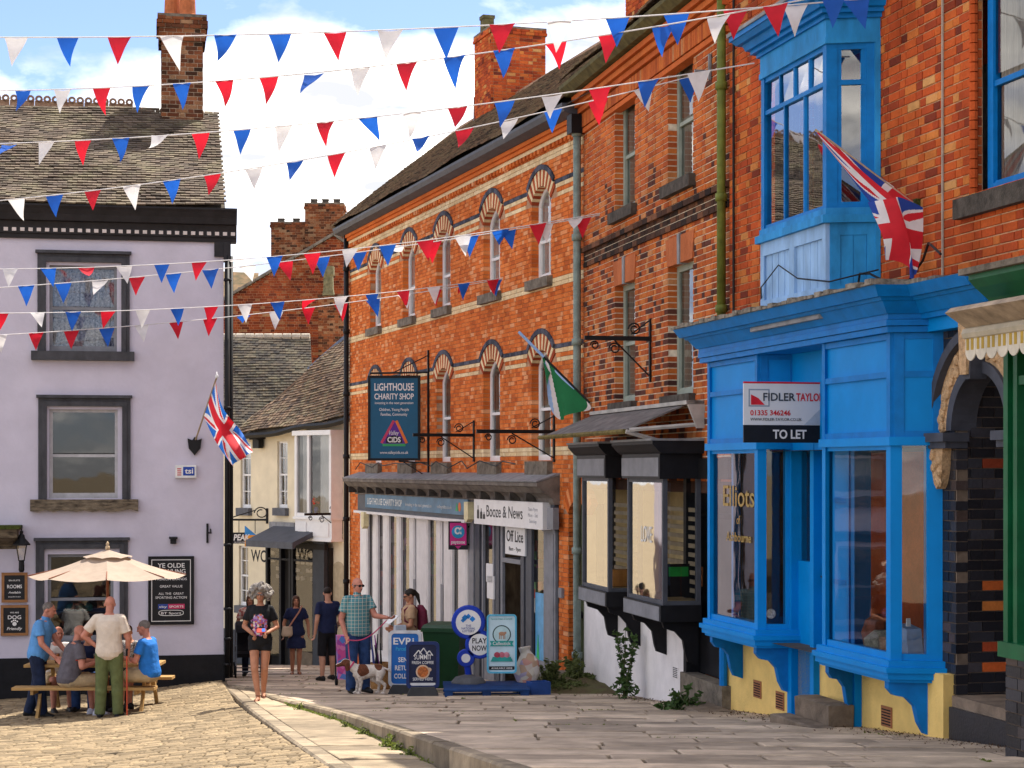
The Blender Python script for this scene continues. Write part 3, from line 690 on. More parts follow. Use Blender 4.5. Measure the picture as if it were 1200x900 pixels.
mb = MB(); mb.box(A, uL, 0.025, -7.02, 0.025, pubz-0.45, A.z(250, 767)); mb.build('plinth', [BLACKP], pub)
for k, (o, (x0, x1, y0, y1)) in enumerate(zip(ops, ((44, 152, 299, 411), (45, 153, 467, 585), (42, 150, 633, 752)))):
    cur = [(pm('lace_curtain', (0.16, 0.16, 0.18), 0.9, 0.5, 26, col2=(0.75, 0.74, 0.78)), [(0, 1)]), None, None][k]
    w = sash(pub, A, o['u0'], o['u1'], o['z0'], o['z1'], -0.07, GREYP2 if k != 1 else pm('pale_window_frame', (0.42, 0.41, 0.42), 0.5), 0.05, curtain=cur, glass=GLASS_DIM, meet=0.5 if k == 0 else 0.48)
    U0, Z0 = A.hit(x0, y1); U1, Z1 = A.hit(x1, y0); t = MB()
    for e0, e1, w1 in ((0.0, 0.09, 0.05), (0.06, 0.14, 0.075)):
        t.box(A, U0+e0, U0+e1, 0.002, w1, Z0, Z1-e0); t.box(A, U1-e1, U1-e0, 0.002, w1, Z0, Z1-e0); t.box(A, U0+e1+.001, U1-e1-.001, 0.002, w1-.003, Z1-e1, Z1-e0)
    t.box(A, U0-0.03, U1+0.03, 0.002, 0.12, Z1+.001, Z1+0.05)
    t.build('architrave', [PUBTRIM], w)
    t = MB()
    if k == 1:
        n = 14   # rotten timber sill with a ragged lower edge
        top = [(U0-0.13+(U1-U0+0.26)*i/n, Z0-0.005) for i in range(n+1)]; bot = [(u_, Z0-0.19+random.uniform(-.03, .025)) for u_, _ in top]
        t.prism(A, top+bot[::-1], 0.002, 0.13)
        t.build('sill', [TIMBER], w, recalc=True)
    elif k == 0:
        t.box(A, U0-0.10, U1+0.08, 0.002, 0.13, Z0-0.16, Z0-0.005); t.build('sill', [PUBTRIM], w)
    else:
        t.box(A, U0-0.05, U1+0.05, 0.002, 0.10, Z0-0.12, Z0-0.005); t.build('sill', [PUBTRIM], w)
# items inside the ground floor window
uo = ops[2]; t = MB()
t.box(A, uo['u0'], uo['u1'], -0.75, -0.5, uo['z0']+0.42, uo['z0']+0.46); t.build('window_shelf', [pm('shelf_wood', (0.05, 0.03, 0.02))], pub)
t = MB()
for k in range(3): t.lathe(A.p(uo['u0']+0.35+0.15*k, -0.6, uo['z0']+0.47), [(0.07, 0), (0.09, 0.05), (0.08, 0.1), (0.03, 0.13)], 10)
t.build('window_display', [pm('teal_glass', (0.02, 0.10, 0.09), 0.2)], pub)
# cornice with dentils
z = lambda py: A.z(200, py)
mb = MB(); e = 0.30
mb.prism(A, [(0, z(283)), (0.05, z(283)), (0.06, z(278)), (0.09, z(277.5)), (0.10, z(270)), (0.12, z(264)), (0.2, z(263)), (0.23, z(256)), (0.27, z(250)), (0.30, z(247)), (0.30, z(245)), (-0.2, z(245)), (-.2, z(283))], uL, 0.22, axis='u')
mb.box(A, -0.16, 0.05, 0, 0.07, z(300), z(283)-.002); mb.box(A, 0.0, 0.12, -0.2, 0.1, z(305), z(283)-.002)
cor = mb.build('cornice', [PUBBLACK], pub, recalc=True)
u = uL+0.05; DENT = pm('dentil_white', (0.62, 0.55, 0.52), 0.7, 0.15)
while u < 0.12:
    t = MB(); t.box(A, u, u+0.07, 0.09, 0.118, z(275.5), z(271.5)); t.build('dentil', [DENT], cor); u += 0.135
# roof
RU = 3.3; zr = A.z(100, 128, -RU); ze = z(247)
def roofA():
    mb = MB(); ev = A.p(0, -RU, zr)-A.p(0, 0.3, ze); lv = np.linalg.norm(ev); ev /= lv; eu = np.array(A.ex); O = A.p(uL, 0.3, ze)
    base = MB(); base.poly([A.p(uL, 0.28, ze-0.01), A.p(0.02, 0.28, ze-0.01), A.p(0.02, -RU, zr-0.02), A.p(uL, -RU, zr-0.02)])
    base.poly([A.p(uL, -RU, zr-0.02), A.p(0.02, -RU, zr-0.02), A.p(0.02, -2*RU-0.3, ze), A.p(uL, -2*RU-0.3, ze)])
    base.poly([A.p(0.0, 0.2, ze-0.05), A.p(0.0, -RU, zr-0.04), A.p(0.0, -2*RU, ze-0.05)])
    r = base.build('roof', [R_DARK], pub)
    tiled_slope(mb, O, eu, ev, -uL+0.04, lv, 0.165, 0.10, sag=0.03, seed=3); o = mb.build('roof_tiles', [R_GREY], r); o['kind'] = 'stuff'
    # crested ridge tiles with holes, then two plain ones
    u = uL; k = 0; uend = A.u(153, -RU); uend2 = A.u(179, -RU)
    while u < uend2-0.05:
        plain = u > uend-0.05; l = 0.45 if not plain else 0.40; t = MB()
        for s in (-1, 1):
            t.add([A.p(u, -RU, zr+0.07), A.p(u+l-.01, -RU, zr+0.07), A.p(u+l-.01, -RU+s*0.16, zr-0.07), A.p(u, -RU+s*0.16, zr-0.07)], [(0, 1, 2, 3)])
            t.add([A.p(u, -RU, zr+0.04), A.p(u+l-.01, -RU, zr+0.04), A.p(u+l-.01, -RU+s*0.16, zr-0.10), A.p(u, -RU+s*0.16, zr-0.10)], [(0, 1, 2, 3)])
        if not plain:
            for j in range(3):
                c = u+0.075+0.15*j; n = 10
                oo = [(c+0.072*cos(q*2*pi/n), zr+0.155+0.072*sin(q*2*pi/n)) for q in range(n)]; ii = [(c+0.03*cos(q*2*pi/n), zr+0.16+0.03*sin(q*2*pi/n)) for q in range(n)]
                t.ring(A, oo, ii, -RU-0.02, -RU+0.02)
            t.box(A, u, u+l-.01, -RU-0.02, -RU+0.02, zr+0.03, zr+0.12)
        t.build('ridge_tile', [TERRA if plain else TERRA_M], r); u += l
roofA()
w1 = -2.75; cu0, cu1 = A.u(189, w1), A.u(238, w1)
stack(pub, A, cu0, cu1, w1-0.85, w1, A.z(210, 200, w1)-0.4, A.z(210, 44, w1), B_OLD, ((0.2, 0.5),), cap=0, mortar=M_MORTAR_D, ph=0.02)
ch = stack(pub, A, cu0-0.05, cu1+0.05, w1-0.9, w1+0.05, A.z(210, 48, w1), A.z(210, 20, w1), B_OLD, ((0.3, 0.3), (0.62, 0.55)), cap=3, mortar=M_MORTAR_D, ph=0.75, pr=0.16)
t = MB(); t.box(A, cu0-0.03, cu1+0.03, w1-0.2, w1+0.05, A.z(210, 191, w1), A.z(210, 176, w1)); t.box(A, cu0-.04, cu0-.003, w1-0.9, w1+0.05, A.z(210, 191, w1)+.1, A.z(210, 168, w1)+.2); t.build('flashing', [LEAD], pub)
# downpipes at the corner
t = MB()
t.tube([A.p(0.06, 0.06, A.z(262, 300)), A.p(0.06, 0.06, pubz+0.05)], 0.045, 8); t.tube([A.p(0.13, -0.02, A.z(262, 300)), A.p(0.13, -0.02, pubz+0.05)], 0.035, 8)
for py in (330, 480, 640, 715, 750, 780): zz = A.z(262, py); t.tube([A.p(0.06, 0.06, zz), A.p(0.06, 0.06, zz+0.05)], 0.06, 8); t.box(A, 0.0, 0.14, -0.02, 0.03, zz+.01, zz+.03)
t.build('downpipe', [IRON], pub, smooth=True)
t = MB(); uu, zz = A.hit(12, 640); t.prism(A, [(0, zz-0.05), (0.02, zz+0.02), (0.20, zz+0.10), (0.45, zz+0.16), (0.50, zz+0.30), (0, zz+0.36)], uu-1.3, uu+0.14, axis='u'); t.build('door_hood', [TIMBER], pub, recalc=True)
t = MB(); t.box(A, uu-1.3, uu+0.2, 0.0, 0.53, zz+0.302, zz+0.36); t.build('hood_moss', [MOSS], pub)
# ------------------------------------------------------------------ B: cream house in the lane
gb = pave_z(46)
cream = thing('cream_house', (-5.9, 48, gb), 'cream rendered old house with sagging tiled roof and white oriel', 'building')
bl, br = Bf.u(255), 0.35
eL, eR = Bf.z(292, 511), Bf.z(404, 492)
u292, u404 = Bf.u(292), Bf.u(404)
etop = lambda u: eL+(eR-eL)*(u-u292)/(u404-u292)
bops = []
for (x0, x1, y0, y1) in ((282, 294, 500, 595), (325, 337, 517, 595), (280, 291, 640, 709)):
    u0, za = Bf.hit(x0, y1); u1, zb = Bf.hit(x1, y0); bops.append(dict(u0=u0, u1=u1, z0=za, z1=min(zb, etop(u0)-0.12)))
mb = MB(); zlo = min(etop(bl), etop(br))-0.02
panel(mb, Bf, bl, br, gb-1.0, zlo, bops, 0.0, 0, 0.12); mb.poly([Bf.p(bl, 0, zlo), Bf.p(br, 0, zlo), Bf.p(br, 0, etop(br)), Bf.p(bl, 0, etop(bl))])
mb.box(Bf, bl, br, -5, -1.1, gb-1, zlo)
mb.build('wall', [CREAMP], cream)
mb = MB(); mb.box(Bf, bl, Bf.u(318), 0.002, 0.03, gb-1, Bf.z(270, 737)); mb.build('plinth', [pm('dark_grey_plinth', (0.055, 0.06, 0.07), 0.7)], cream); mb = MB(); mb.box(Bf, Bf.u(382), br, 0.002, 0.03, gb-1, Bf.z(400, 752)); mb.build('plinth', [MATS['dark_grey_plinth']], cream)
for o in bops:
    zs = [o['z0']+(o['z1']-o['z0'])*q for q in (0.25, 0.75)]
    sash(cream, Bf, o['u0'], o['u1'], o['z0'], o['z1'], -0.06, WHITE, 0.05, bars_v=1, top_bars=zs, curtain=(CURTAIN, [(0, 1)]), sill=pm('slate_sill', (0.10, 0.105, 0.12)), sill_h=0.2, sill_out=0.12, sill_ext=0.06)
# oriel: white bay
def oriel_B():
    w = 0.35; u0, u1 = Bf.u(345, w), Bf.u(388, w); um = Bf.u(361, w); za, zb, zt = Bf.z(365, 634, w), Bf.z(365, 606, w), Bf.z(365, 510, w)
    t = MB()
    t.box(Bf, u0, u1, 0, w, za, za+0.06); t.box(Bf, u0, u1, 0.02, w-.02, za+.06, zb-.06); t.box(Bf, u0-.03, u1+.03, 0, w+.03, zb-.06, zb); t.box(Bf, u0-.04, u1+.04, 0, w+.05, zt, zt+.12)
    for a in (u0, um-.05, u1-.1): t.box(Bf, a, a+.1, w-.1, w, zb, zt)
    t.box(Bf, u0+.1, um-.05, w-.08, w-.01, zb+.001, zb+.1); t.box(Bf, um+.05, u1-.1, w-.08, w-.01, zb+.001, zb+.1)
    t.box(Bf, u0+.15, um-.1, w-.02, w-.001, za+.12, zb-.14); t.box(Bf, um+.05, u1-.12, w-.02, w-.001, za+.12, zb-.14)
    for a in (u0, u1-.06): t.box(Bf, a, a+.06, 0, w-.1, zb, zt)
    b = t.build('oriel_window', [WHITE], cream)
    g = MB()
    for a, c in ((u0+.1, um-.05), (um+.05, u1-.1)): g.poly([Bf.p(a, w-.05, zb), Bf.p(c, w-.05, zb), Bf.p(c, w-.05, zt), Bf.p(a, w-.05, zt)])
    g.build('pane', [GLASS_DIM], b)
    g = MB(); g.poly([Bf.p(u0+.06, 0.02, zb), Bf.p(u1-.06, 0.02, zb), Bf.p(u1-.06, 0.02, zt), Bf.p(u0+.06, 0.02, zt)]); g.build('room', [DARK], b)
    g = MB()
    for a, c in ((u0+.12, um-.25), (um+.35, u1-.15)):
        for k in range(8):
            x0, x1 = a+(c-a)*k/8, a+(c-a)*(k+1)/8; f = lambda q: w-.16+.02*sin(q*40)
            g.poly([Bf.p(x0, f(x0), zb), Bf.p(x1, f(x1), zb), Bf.p(x1, f(x1), zt), Bf.p(x0, f(x0), zt)])
    g.build('curtain', [CURTAIN], b)
    g = MB(); C = Bf.p(um+.2, w-.12, zb+.1); g.lathe(C, [(0.05, 0), (0.07, .1), (0.03, .16)], 8); g.build('vase', [pm('vase_blue', (0.02, 0.08, 0.4))], b)
    g = MB()
    for k in range(9):
        q = C+np.array([random.uniform(-.08, .08), random.uniform(-.05, .05), random.uniform(.2, .34)]); g.lathe(q, [(0.01, 0), (0.04, .02), (0.03, .05), (0.005, .06)], 6)
    g.build('flowers', [pm('red_petals', (0.6, 0.04, 0.02))], b)
oriel_B()
# shop under the oriel
def shop_B():
    w = 0.25; u0, u1 = Bf.u(311, w), Bf.u(381, w); zt, zb = Bf.z(340, 640, w), gb-0.9
    sh = MB(); sh.box(Bf, u0, u1, 0.005, w-.12, zb, zt); s = sh.build('shopfront', [DARK], cream)
    f = MB()
    for px in (311, 327, 338, 341, 366): a = Bf.u(px, w); f.box(Bf, a, a+.09, w-.12, w, zb, zt)
    f.box(Bf, u0, u1, w-.1, w+.02, zt-.05, zt+.1); f.box(Bf, u0, Bf.u(366, w), w-.1, w-.01, Bf.z(340, 655, w)-.05, Bf.z(340, 655, w)); f.build('frame', [BLACKP], s)
    d = MB(); d.box(Bf, Bf.u(367, w), Bf.u(380, w), w-.1, w+.01, zb, Bf.z(372, 632, w)); d.build('door_panel', [pm('charcoal_door', (0.035, 0.04, 0.048), 0.6)], s)
    d = MB(); d.box(Bf, Bf.u(341, w)+.09, Bf.u(366, w), w-.1, w-.02, zb, Bf.z(340, 762, w)); d.build('stall_riser', [pm('weathered_board', (0.16, 0.12, 0.08), 0.8, 0.4, 5)], s)
    g = MB()
    for a, b in ((312.5, 326), (342.5, 365)): g.poly([Bf.p(Bf.u(a, w), w-.05, zb+.9), Bf.p(Bf.u(b, w), w-.05, zb+.9), Bf.p(Bf.u(b, w), w-.05, zt), Bf.p(Bf.u(a, w), w-.05, zt)])
    g.build('pane', [GLASS_SHOP], s)
    for row in range(4):
        for px in (315, 321, 344, 350, 356, 361):
            if random.random() < .2: continue
            c = MB(); a = Bf.u(px, w); z_ = zt-.25-.2*row; c.prism(Bf, [(a, z_), (a+.16, z_), (a+.2, z_+.03), (a+.2, z_+.06), (a+.1, z_+.1), (a, z_+.1)], w-.11, w-.06)
            c.build('displayed_shoe', [pm('shoe_'+str(row), (0.35-.06*row, 0.30-.05*row, 0.22-.03*row), 0.8)], s, recalc=True)
    # grey hood over the shop
    a = MB(); u2, u3 = Bf.u(290, 0.9), Bf.u(350, 0.7); z0, z1 = Bf.z(320, 637, .8), Bf.z(340, 620, 0)
    a.prism(Bf, [(0.0, z1+.1), (0.0, z1-.02), (0.85, z0-.02), (0.9, z0-.1), (0.95, z0-.1), (0.95, z0+.06), (0.0, z1+.12)], u2, u3+.1, axis='u'); a.build('canopy', [GREYP], cream, recalc=True)
    a = MB(); a.box(Bf, Bf.u(316, .1), Bf.u(345, .1), 0, 0.12, Bf.z(330, 620, .1), Bf.z(330, 612, .1)); a.build('lead_ledge', [LEAD], cream)
    a = MB(); a.text(Bf, 'WC', Bf.u(303, .9), Bf.z(303, 658, .9), 0.9, 0.42, bold=.02); a.build('canopy_lettering', [IRON], cream)
    # arched alcove beyond the door
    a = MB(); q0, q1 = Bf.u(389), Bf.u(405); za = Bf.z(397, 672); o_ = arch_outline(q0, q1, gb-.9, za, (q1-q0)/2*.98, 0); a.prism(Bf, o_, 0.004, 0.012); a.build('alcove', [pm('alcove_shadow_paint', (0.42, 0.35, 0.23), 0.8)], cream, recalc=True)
shop_B()
# roofs of B
def roof_B():
    t = MB(); O = Bf.p(Bf.u(288), 0.3, etop(Bf.u(288))-0.02); e2 = Bf.p(br+0.4, 0.3, etop(br+.4)-.02)
    eu = e2-O; lu = np.linalg.norm(eu); eu /= lu
    apex = pix(408, 398, 49.6); ev = apex-O; ev = ev-eu*np.dot(ev, eu); lv = np.linalg.norm(ev); ev /= lv; a_ap = np.dot(apex-O, eu)
    base = MB(); base.poly([O, e2, apex+eu*0.8]); base.poly([O, apex+eu*.8, apex]); r = base.build('roof', [R_DARK], cream)
    tiled_slope(t, O, eu, ev, lu, lv, 0.16, 0.10, clip=lambda b: (a_ap*b/lv, lu), sag=0.05, seed=9); tag(t.build('roof_tiles', [R_BROWN], r), kind='stuff')
    f = MB(); A_ = O+(apex-O)*0.66; f.tube([A_+np.array([0, 0, .05]), apex+np.array([0, 0, .06])], 0.12, 6); f.build('lead_verge', [pm('blue_lead', (0.13, 0.16, 0.22), 0.6)], r)
    v = MB(); v.tube([O+np.array([0, 0, .04]), A_+np.array([0, 0, .05])], 0.06, 6); v.build('verge', [R_BROWN], r)
    g = MB(); g.tube([O+(e2-O)*q+np.array([0, -.1, -.05+.03*sin(q*14)]) for q in np.linspace(-.02, 1, 14)], 0.075, 6); g.build('gutter', [IRON], cream)
    # rear roof, square on
    t = MB(); F2 = turned(0, 51.6, 0, 0.0); O2 = pix(255, 520, 51.4); R2 = pix(255, 396, 54.2); ev = R2-O2; lv = np.linalg.norm(ev); ev /= lv
    lu2 = pix(376, 396, 53.8)[0]-O2[0]+.1
    base = MB(); base.poly([O2, O2+np.array([lu2, 0, 0]), R2+np.array([lu2, 0, 0]), R2]); r2 = base.build('rear_roof', [R_DARK], cream)
    tiled_slope(t, O2, (1, 0, 0), ev, lu2, lv, 0.17, 0.105, sag=0.03, seed=12); tag(t.build('roof_tiles', [R_DARK], r2), kind='stuff')
    for k in range(10):
        q = MB(); x = R2[0]+lu2*k/10; q.tube([np.array([x+.01, R2[1], R2[2]+.02]), np.array([x+lu2/10-.02, R2[1], R2[2]+.02])], 0.11, 8); q.build('ridge_tile', [pm('pale_ridge', (0.38, 0.34, 0.28), 0.9, 0.25)], r2)
roof_B()
# ------------------------------------------------------------------ G: brick gable behind
def gable_house():
    Y = 57.0; F = turned(0, Y, 0, 0.0); P = lambda px, py: pix(px, py, Y)
    g = thing('brick_gable_house', (P(340, 700)[0], Y+3, pave_z(57)-.3), 'old red brick gable with tall twin chimneys behind the cream house', 'building')
    ap = P(391, 277); l = P(255, 357); r = P(425, 300)
    poly = [(l[0], l[2]), (ap[0], ap[2]), (r[0], r[2]), (r[0], pave_z(57)-1), (l[0], pave_z(57)-1)]
    def clip(z):
        if z == 'poly': return poly
        if z > ap[2]: return None
        lo = l[0] if z < l[2] else l[0]+(ap[0]-l[0])*(z-l[2])/(ap[2]-l[2])
        hi = r[0] if z < r[2] else r[0]+(ap[0]-r[0])*(z-r[2])/(ap[2]-r[2]); return (lo, hi)
    brick_wall(g, F, l[0], r[0], P(300, 440)[2], ap[2], [], [brickmat('brick_gable', [(0, (0.10, 0.03, 0.02)), (.3, (0.26, 0.06, 0.025)), (.8, (0.34, 0.085, 0.03)), (1, (0.36, 0.2, 0.1))], grime=.5)], M_MORTAR_E, clip=clip, length=0.23, course=0.078)
    t = MB(); t.box(F, l[0], r[0], -6, -0.15, pave_z(57)-1, l[2]-.4); t.build('rear_wall', [B_OLD], g)
    for a, b in ((l, ap), (ap, r)):
        t = MB(); off = np.array([0, 0, .09]); n = 12
        for k in range(n):
            q0 = a+(b-a)*k/n; q1 = a+(b-a)*(k+.96)/n
            t.add([q0+np.array([0, -.12, .02]), q1+np.array([0, -.12, .02]), q1+off+np.array([0, -.12, .02]), q0+off+np.array([0, -.12, .02]), q0+np.array([0, .35, .02]), q1+np.array([0, .35, .02]), q1+off+np.array([0, .35, .02]), q0+off+np.array([0, .35, .02])],
                  [(0, 1, 2, 3), (4, 7, 6, 5), (3, 2, 6, 7), (0, 4, 5, 1), (0, 3, 7, 4), (1, 5, 6, 2)])
        t.build('verge', [pm('verge_stone', (0.17, 0.155, 0.13), 0.9, .3)], g)
    base = MB(); bk = np.array([0, 6.0, 0.0]); base.poly([l, ap, ap+bk, l+bk]); base.poly([ap, r, r+bk, ap+bk]); rf = base.build('roof', [R_DARK], g)
    stack(g, F, P(309, 0)[0], P(351, 0)[0]-.02, -2.6, -1.7, P(0, 345)[2], P(0, 257)[2]+.1, B_OLD, ((.25, .5), (.7, .5)), pot=STONE_D, cap=2, ph=.16, pr=.14, potkind='square')
    stack(g, F, P(351, 0)[0], P(397, 0)[0], -2.4, -1.5, P(0, 330)[2], P(0, 235)[2]+.1, B_OLD, ((.2, .5), (.5, .5), (.8, .5)), pot=STONE_D, cap=2, ph=.17, pr=.14, potkind='square')
    P2 = lambda px, py: pix(px, py, 55.5); F2 = turned(0, 55.5, 0, 0.0)
    stack(g, F2, P2(373, 0)[0], P2(409, 0)[0], -.6, 0, P2(0, 425)[2], P2(0, 347)[2], B_OLD, ((.3, .5),), cap=1, ph=.02)
    t = MB(); C = P2(385, 346); t.lathe(C, [(.24, 0), (.2, .2), (.19, .55), (.23, .6), (.23, .85), (.15, .85)], 4, ang=pi/4); t.build('stone_pot', [pm('lichen_stone', (0.17, 0.16, 0.09), .9, .4, 9)], g)
    return g
gable_house()
def far_roof():
    f = thing('mossy_roofed_outhouse', pix(280, 520, 64), 'low mossy tiled roof with roof light glimpsed between pub and gable', 'building')
    t = MB(); Q = [pix(240, 362, 62), pix(300, 362, 62), pix(303, 320, 66), pix(262, 318, 66)]; t.poly(Q); t.poly([Q[0], Q[1], pix(300, 520, 62), pix(240, 520, 62)]); t.build('roof', [pm('mossy_tiles', (0.07, 0.06, 0.03), .95, .5, 3, .6, 20, col2=(0.20, 0.12, 0.06))], f)
    t = MB(); F = turned(0, 62.5, 0, 0); a = pix(280, 345, 62.5); t.box(F, a[0], a[0]+.35, 0, .2, a[2], a[2]+.22); t.build('roof_light', [LEAD], f)
far_roof()
# ------------------------------------------------------------------ C: orange brick shop with the arched windows
gC = pave_z(45)-0.6; zE = H+5.62
shopC = thing('orange_brick_shop', tuple(Cf.p(C_LEN/2, -3, pave_z(37))), 'three storey orange brick shop building with arched sash windows and cream bands', 'building')
WPX = [(439, 8), (478, 8), (518, 8), (574, 8), (631, 8)]
UC = [Cf.u(431+9), Cf.u(479), Cf.u(519.5), Cf.u(576), Cf.u(634)]
HW = 0.50; wins = []
for uc in UC:
    for (z0, zs, rise) in ((3.22, 4.52, 0.26), (0.14, 1.76, 0.26)):
        R = (HW*HW+rise*rise)/(2*rise); o = dict(u0=uc-HW, u1=uc+HW, z0=H+z0, z1=H+zs, zt=H+zs+rise, ac=(uc, H+zs+rise-R), ar=R+0.29, rise=rise); wins.append(o)
zsh = H-0.42     # shopfront head
SF0, SF1 = Cf.u(423), Cf.u(655)
shop_op = dict(u0=SF0, u1=SF1, z0=gC-1, z1=zsh); door_op = dict(u0=Cf.u(666), u1=Cf.u(687), z0=gC-1, z1=H-0.72, zt=H-0.5, ac=((Cf.u(666)+Cf.u(687))/2, H-1.1), ar=0.78)
bands = [(4.80, 4.725, 'S'), (4.72, 4.645, 'C'), (4.57, 4.495, 'C'), (3.19, 3.115, 'C'), (3.11, 3.03, 'C'), (2.05, 1.975, 'S'), (1.97, 1.895, 'C'), (1.82, 1.745, 'C'), (0.40, 0.325, 'C'), (0.32, 0.25, 'C'), (5.30, 5.22, 'C'), (5.22, 5.145, 'C')]
def matC(u, z, r):
    zz = z-H
    for a, b, k in bands:
        if b <= zz <= a: return 1 if k == 'C' else 2
    return 0
brick_wall(shopC, Cf, 0, C_LEN, gC-0.6, zE, wins+[shop_op, door_op], [B_ORANGE, B_CREAM, B_SLATE], M_MORTAR_C, course=0.0735, length=0.222, joint=0.009, matfn=matC, depth=.15)
# left return wall
mb = MB(); mb.box(Cf, 0.004, C_LEN-.004, -7.2, -1.3, H-0.2, zE-.05); mb.box(Cf, 0.004, .2, -1.3, -0.13, H-0.2, zE-.05); mb.box(Cf, 0.004, .3, -7.2, -.14, gC-1, H-.2); mb.build('rear_wall', [B_ORANGE], shopC)
arches = MB()
for o in wins:
    voussoirs(arches, Cf, o['u0'], o['u1'], o['z1'], o['rise'], 0.27, 17, -0.14, 0.012, (3, 1))
    R = o['ar']-0.29; um, zc_ = o['ac']; th = math.asin(HW/R)
    n = 9; th2 = math.asin(min(1, (HW+.08)/(R+.28)))+.12
    for i in range(n):
        a = th2-2*th2*i/n-.004; b = th2-2*th2*(i+1)/n+.004
        arches.prism(Cf, [(um+q*sin(t), zc_+q*cos(t)) for q, t in ((R+.275, a), (R+.36, a), (R+.36, b), (R+.275, b))], -.05, .03, 2, random.random())
arches.build('arch_brickwork', [B_ORANGE, B_CREAM, B_SLATE, brickmat('brick_arch_red', [(0, (0.36, 0.07, 0.03)), (1, (0.48, 0.11, 0.04))])], shopC, recalc=True)['kind'] = 'stuff'
for k, o in enumerate(wins):
    up = k % 2 == 0
    cur = (CURTAIN, [(0.0, 1.0)]) if up else (CURTAIN_B, [(0.05, 0.4)])
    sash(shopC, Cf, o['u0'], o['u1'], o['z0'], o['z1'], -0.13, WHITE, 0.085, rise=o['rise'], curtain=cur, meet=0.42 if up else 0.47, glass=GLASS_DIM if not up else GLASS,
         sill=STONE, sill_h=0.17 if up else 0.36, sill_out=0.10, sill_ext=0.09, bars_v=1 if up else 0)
# eaves: dentil course, gutter
mb = MB(); u = 0.0
while u < C_LEN-0.1:
    mb.box(Cf, u, u+0.10, 0.0, 0.06, zE-.30, zE-.23, 0, random.random()); u += 0.19
mb.box(Cf, 0, C_LEN, 0.002, .045, zE-.22, zE-.155, 1); mb.box(Cf, 0, C_LEN, 0.002, 0.09, zE-.15, zE-.085, 0); mb.box(Cf, 0, C_LEN, .002, .13, zE-.08, zE-.012, 0)
mb.build('corbel_course', [B_ORANGE, B_CREAM], shopC)
mb = MB(); mb.prism(Cf, [(0.02, zE-.01), (0.16, zE-.01), (.32, zE+.04), (.36, zE+.12), (.36, zE+.17), (.02, zE+.17)], -.25, C_LEN-.02, axis='u'); mb.build('gutter', [GREYP], shopC, recalc=True)
# roof with hip at the far end
def roof_C():
    wr = -4.0; zr = H+9.05; ze = zE+0.16; uh = Cf.u(540, wr); O = Cf.p(-0.25, 0.34, ze); ev = Cf.p(0, wr, zr)-Cf.p(0, 0.34, ze); lv = np.linalg.norm(ev); ev /= lv
    base = MB(); a, b, c, d = Cf.p(-.25, .34, ze-.01), Cf.p(C_LEN+1.5, .3, ze-.03), Cf.p(C_LEN+1.5, wr, zr-.03), Cf.p(uh, wr, zr-.03)
    base.poly([a, b, c, d]); e = Cf.p(-.25, 2*wr-.3, ze-.03); f = Cf.p(C_LEN+1.5, 2*wr-.3, ze-.03); base.poly([d, c, f, e]); base.poly([a, d, e])
    r = base.build('roof', [R_DARK], shopC); t = MB()
    tiled_slope(t, O, Cf.ex, ev, C_LEN+.25, lv, 0.2, 0.13, th=.034, clip=lambda q: ((uh+.25)*q/lv, C_LEN+.22+(1.2 if q > 1.2 else 0)), sag=0.025, seed=21); tag(t.build('roof_tiles', [R_BROWN], r), kind='stuff')
    for (p, q) in ((Cf.p(-.25, .34, ze+.04), Cf.p(uh, wr, zr+.06)),):
        n = 26
        for k in range(n):
            s = MB(); s.tube([p+(q-p)*k/n, p+(q-p)*(k+.97)/n], .07, 6); s.build('hip_tile', [R_BROWN], r)
    n = 34
    for k in range(n):
        p, q = Cf.p(uh, wr, zr+.04), Cf.p(C_LEN+1.5, wr, zr+.04); s = MB(); s.tube([p+(q-p)*k/n, p+(q-p)*(k+.97)/n], .09, 6); s.build('ridge_tile', [TERRA_M], r)
    w1 = -3.3; u0 = Cf.u(556, w1); u1 = u0+1.35
    stack(shopC, Cf, u0, u1, w1-1.4, w1, zr-1.3, Cf.z(556, 62, w1)+.35, B_RED, ((.12, .8),), pot=pm('mossy_pot', (0.10, 0.09, 0.04), .9, .5, 10), cap=2, ph=.5, pr=.2, potkind='square')
    s = MB(); n = 5
    for k in range(n): s.box(Cf, u0-.02+.27*k, u0+.27*(k+1), w1-.02, w1+.02, zr-1.3+.0, zr-.85-.0*k)
    s.box(Cf, u0-.03, u0-.001, w1-1.4, w1+.02, zr-1.0, zr+.2); s.build('flashing', [LEAD], shopC)
    w2 = -2.6; u2 = Cf.u(733, w2); stack(shopC, Cf, u2, u2+1.2, w2-1.3, w2, zr-1.9, zr+1.6, B_RED, ((.5, .5),), cap=2, ph=.4)
roof_C()
# downpipes at both ends
t = MB(); t.tube([Cf.p(.03, .09, zE), Cf.p(.03, .09, pave_z(45))], .06, 8)
for k in range(7): t.tube([Cf.p(.03, .09, pave_z(45)+.5+1.5*k), Cf.p(.03, .09, pave_z(45)+.6+1.5*k)], .08, 8)
t.build('downpipe', [IRON], shopC, smooth=True)
t = MB(); t.tube([Cf.p(C_LEN+.02, .12, zE-.2), Cf.p(C_LEN+.02, .12, pave_z(29.7)+.3), Cf.p(C_LEN+.0, .25, pave_z(29.7)+.16)], .062, 8)
for k in range(6): zz = pave_z(29.7)+.5+1.65*k; t.tube([Cf.p(C_LEN+.02, .12, zz), Cf.p(C_LEN+.02, .12, zz+.1)], .085, 8)
t.build('green_downpipe', [PIPE_G], shopC, smooth=True)
t = MB(); t.box(Cf, C_LEN-.1, C_LEN+.12, .02, .25, zE-.32, zE-.02); t.build('hopper', [IRON], shopC)
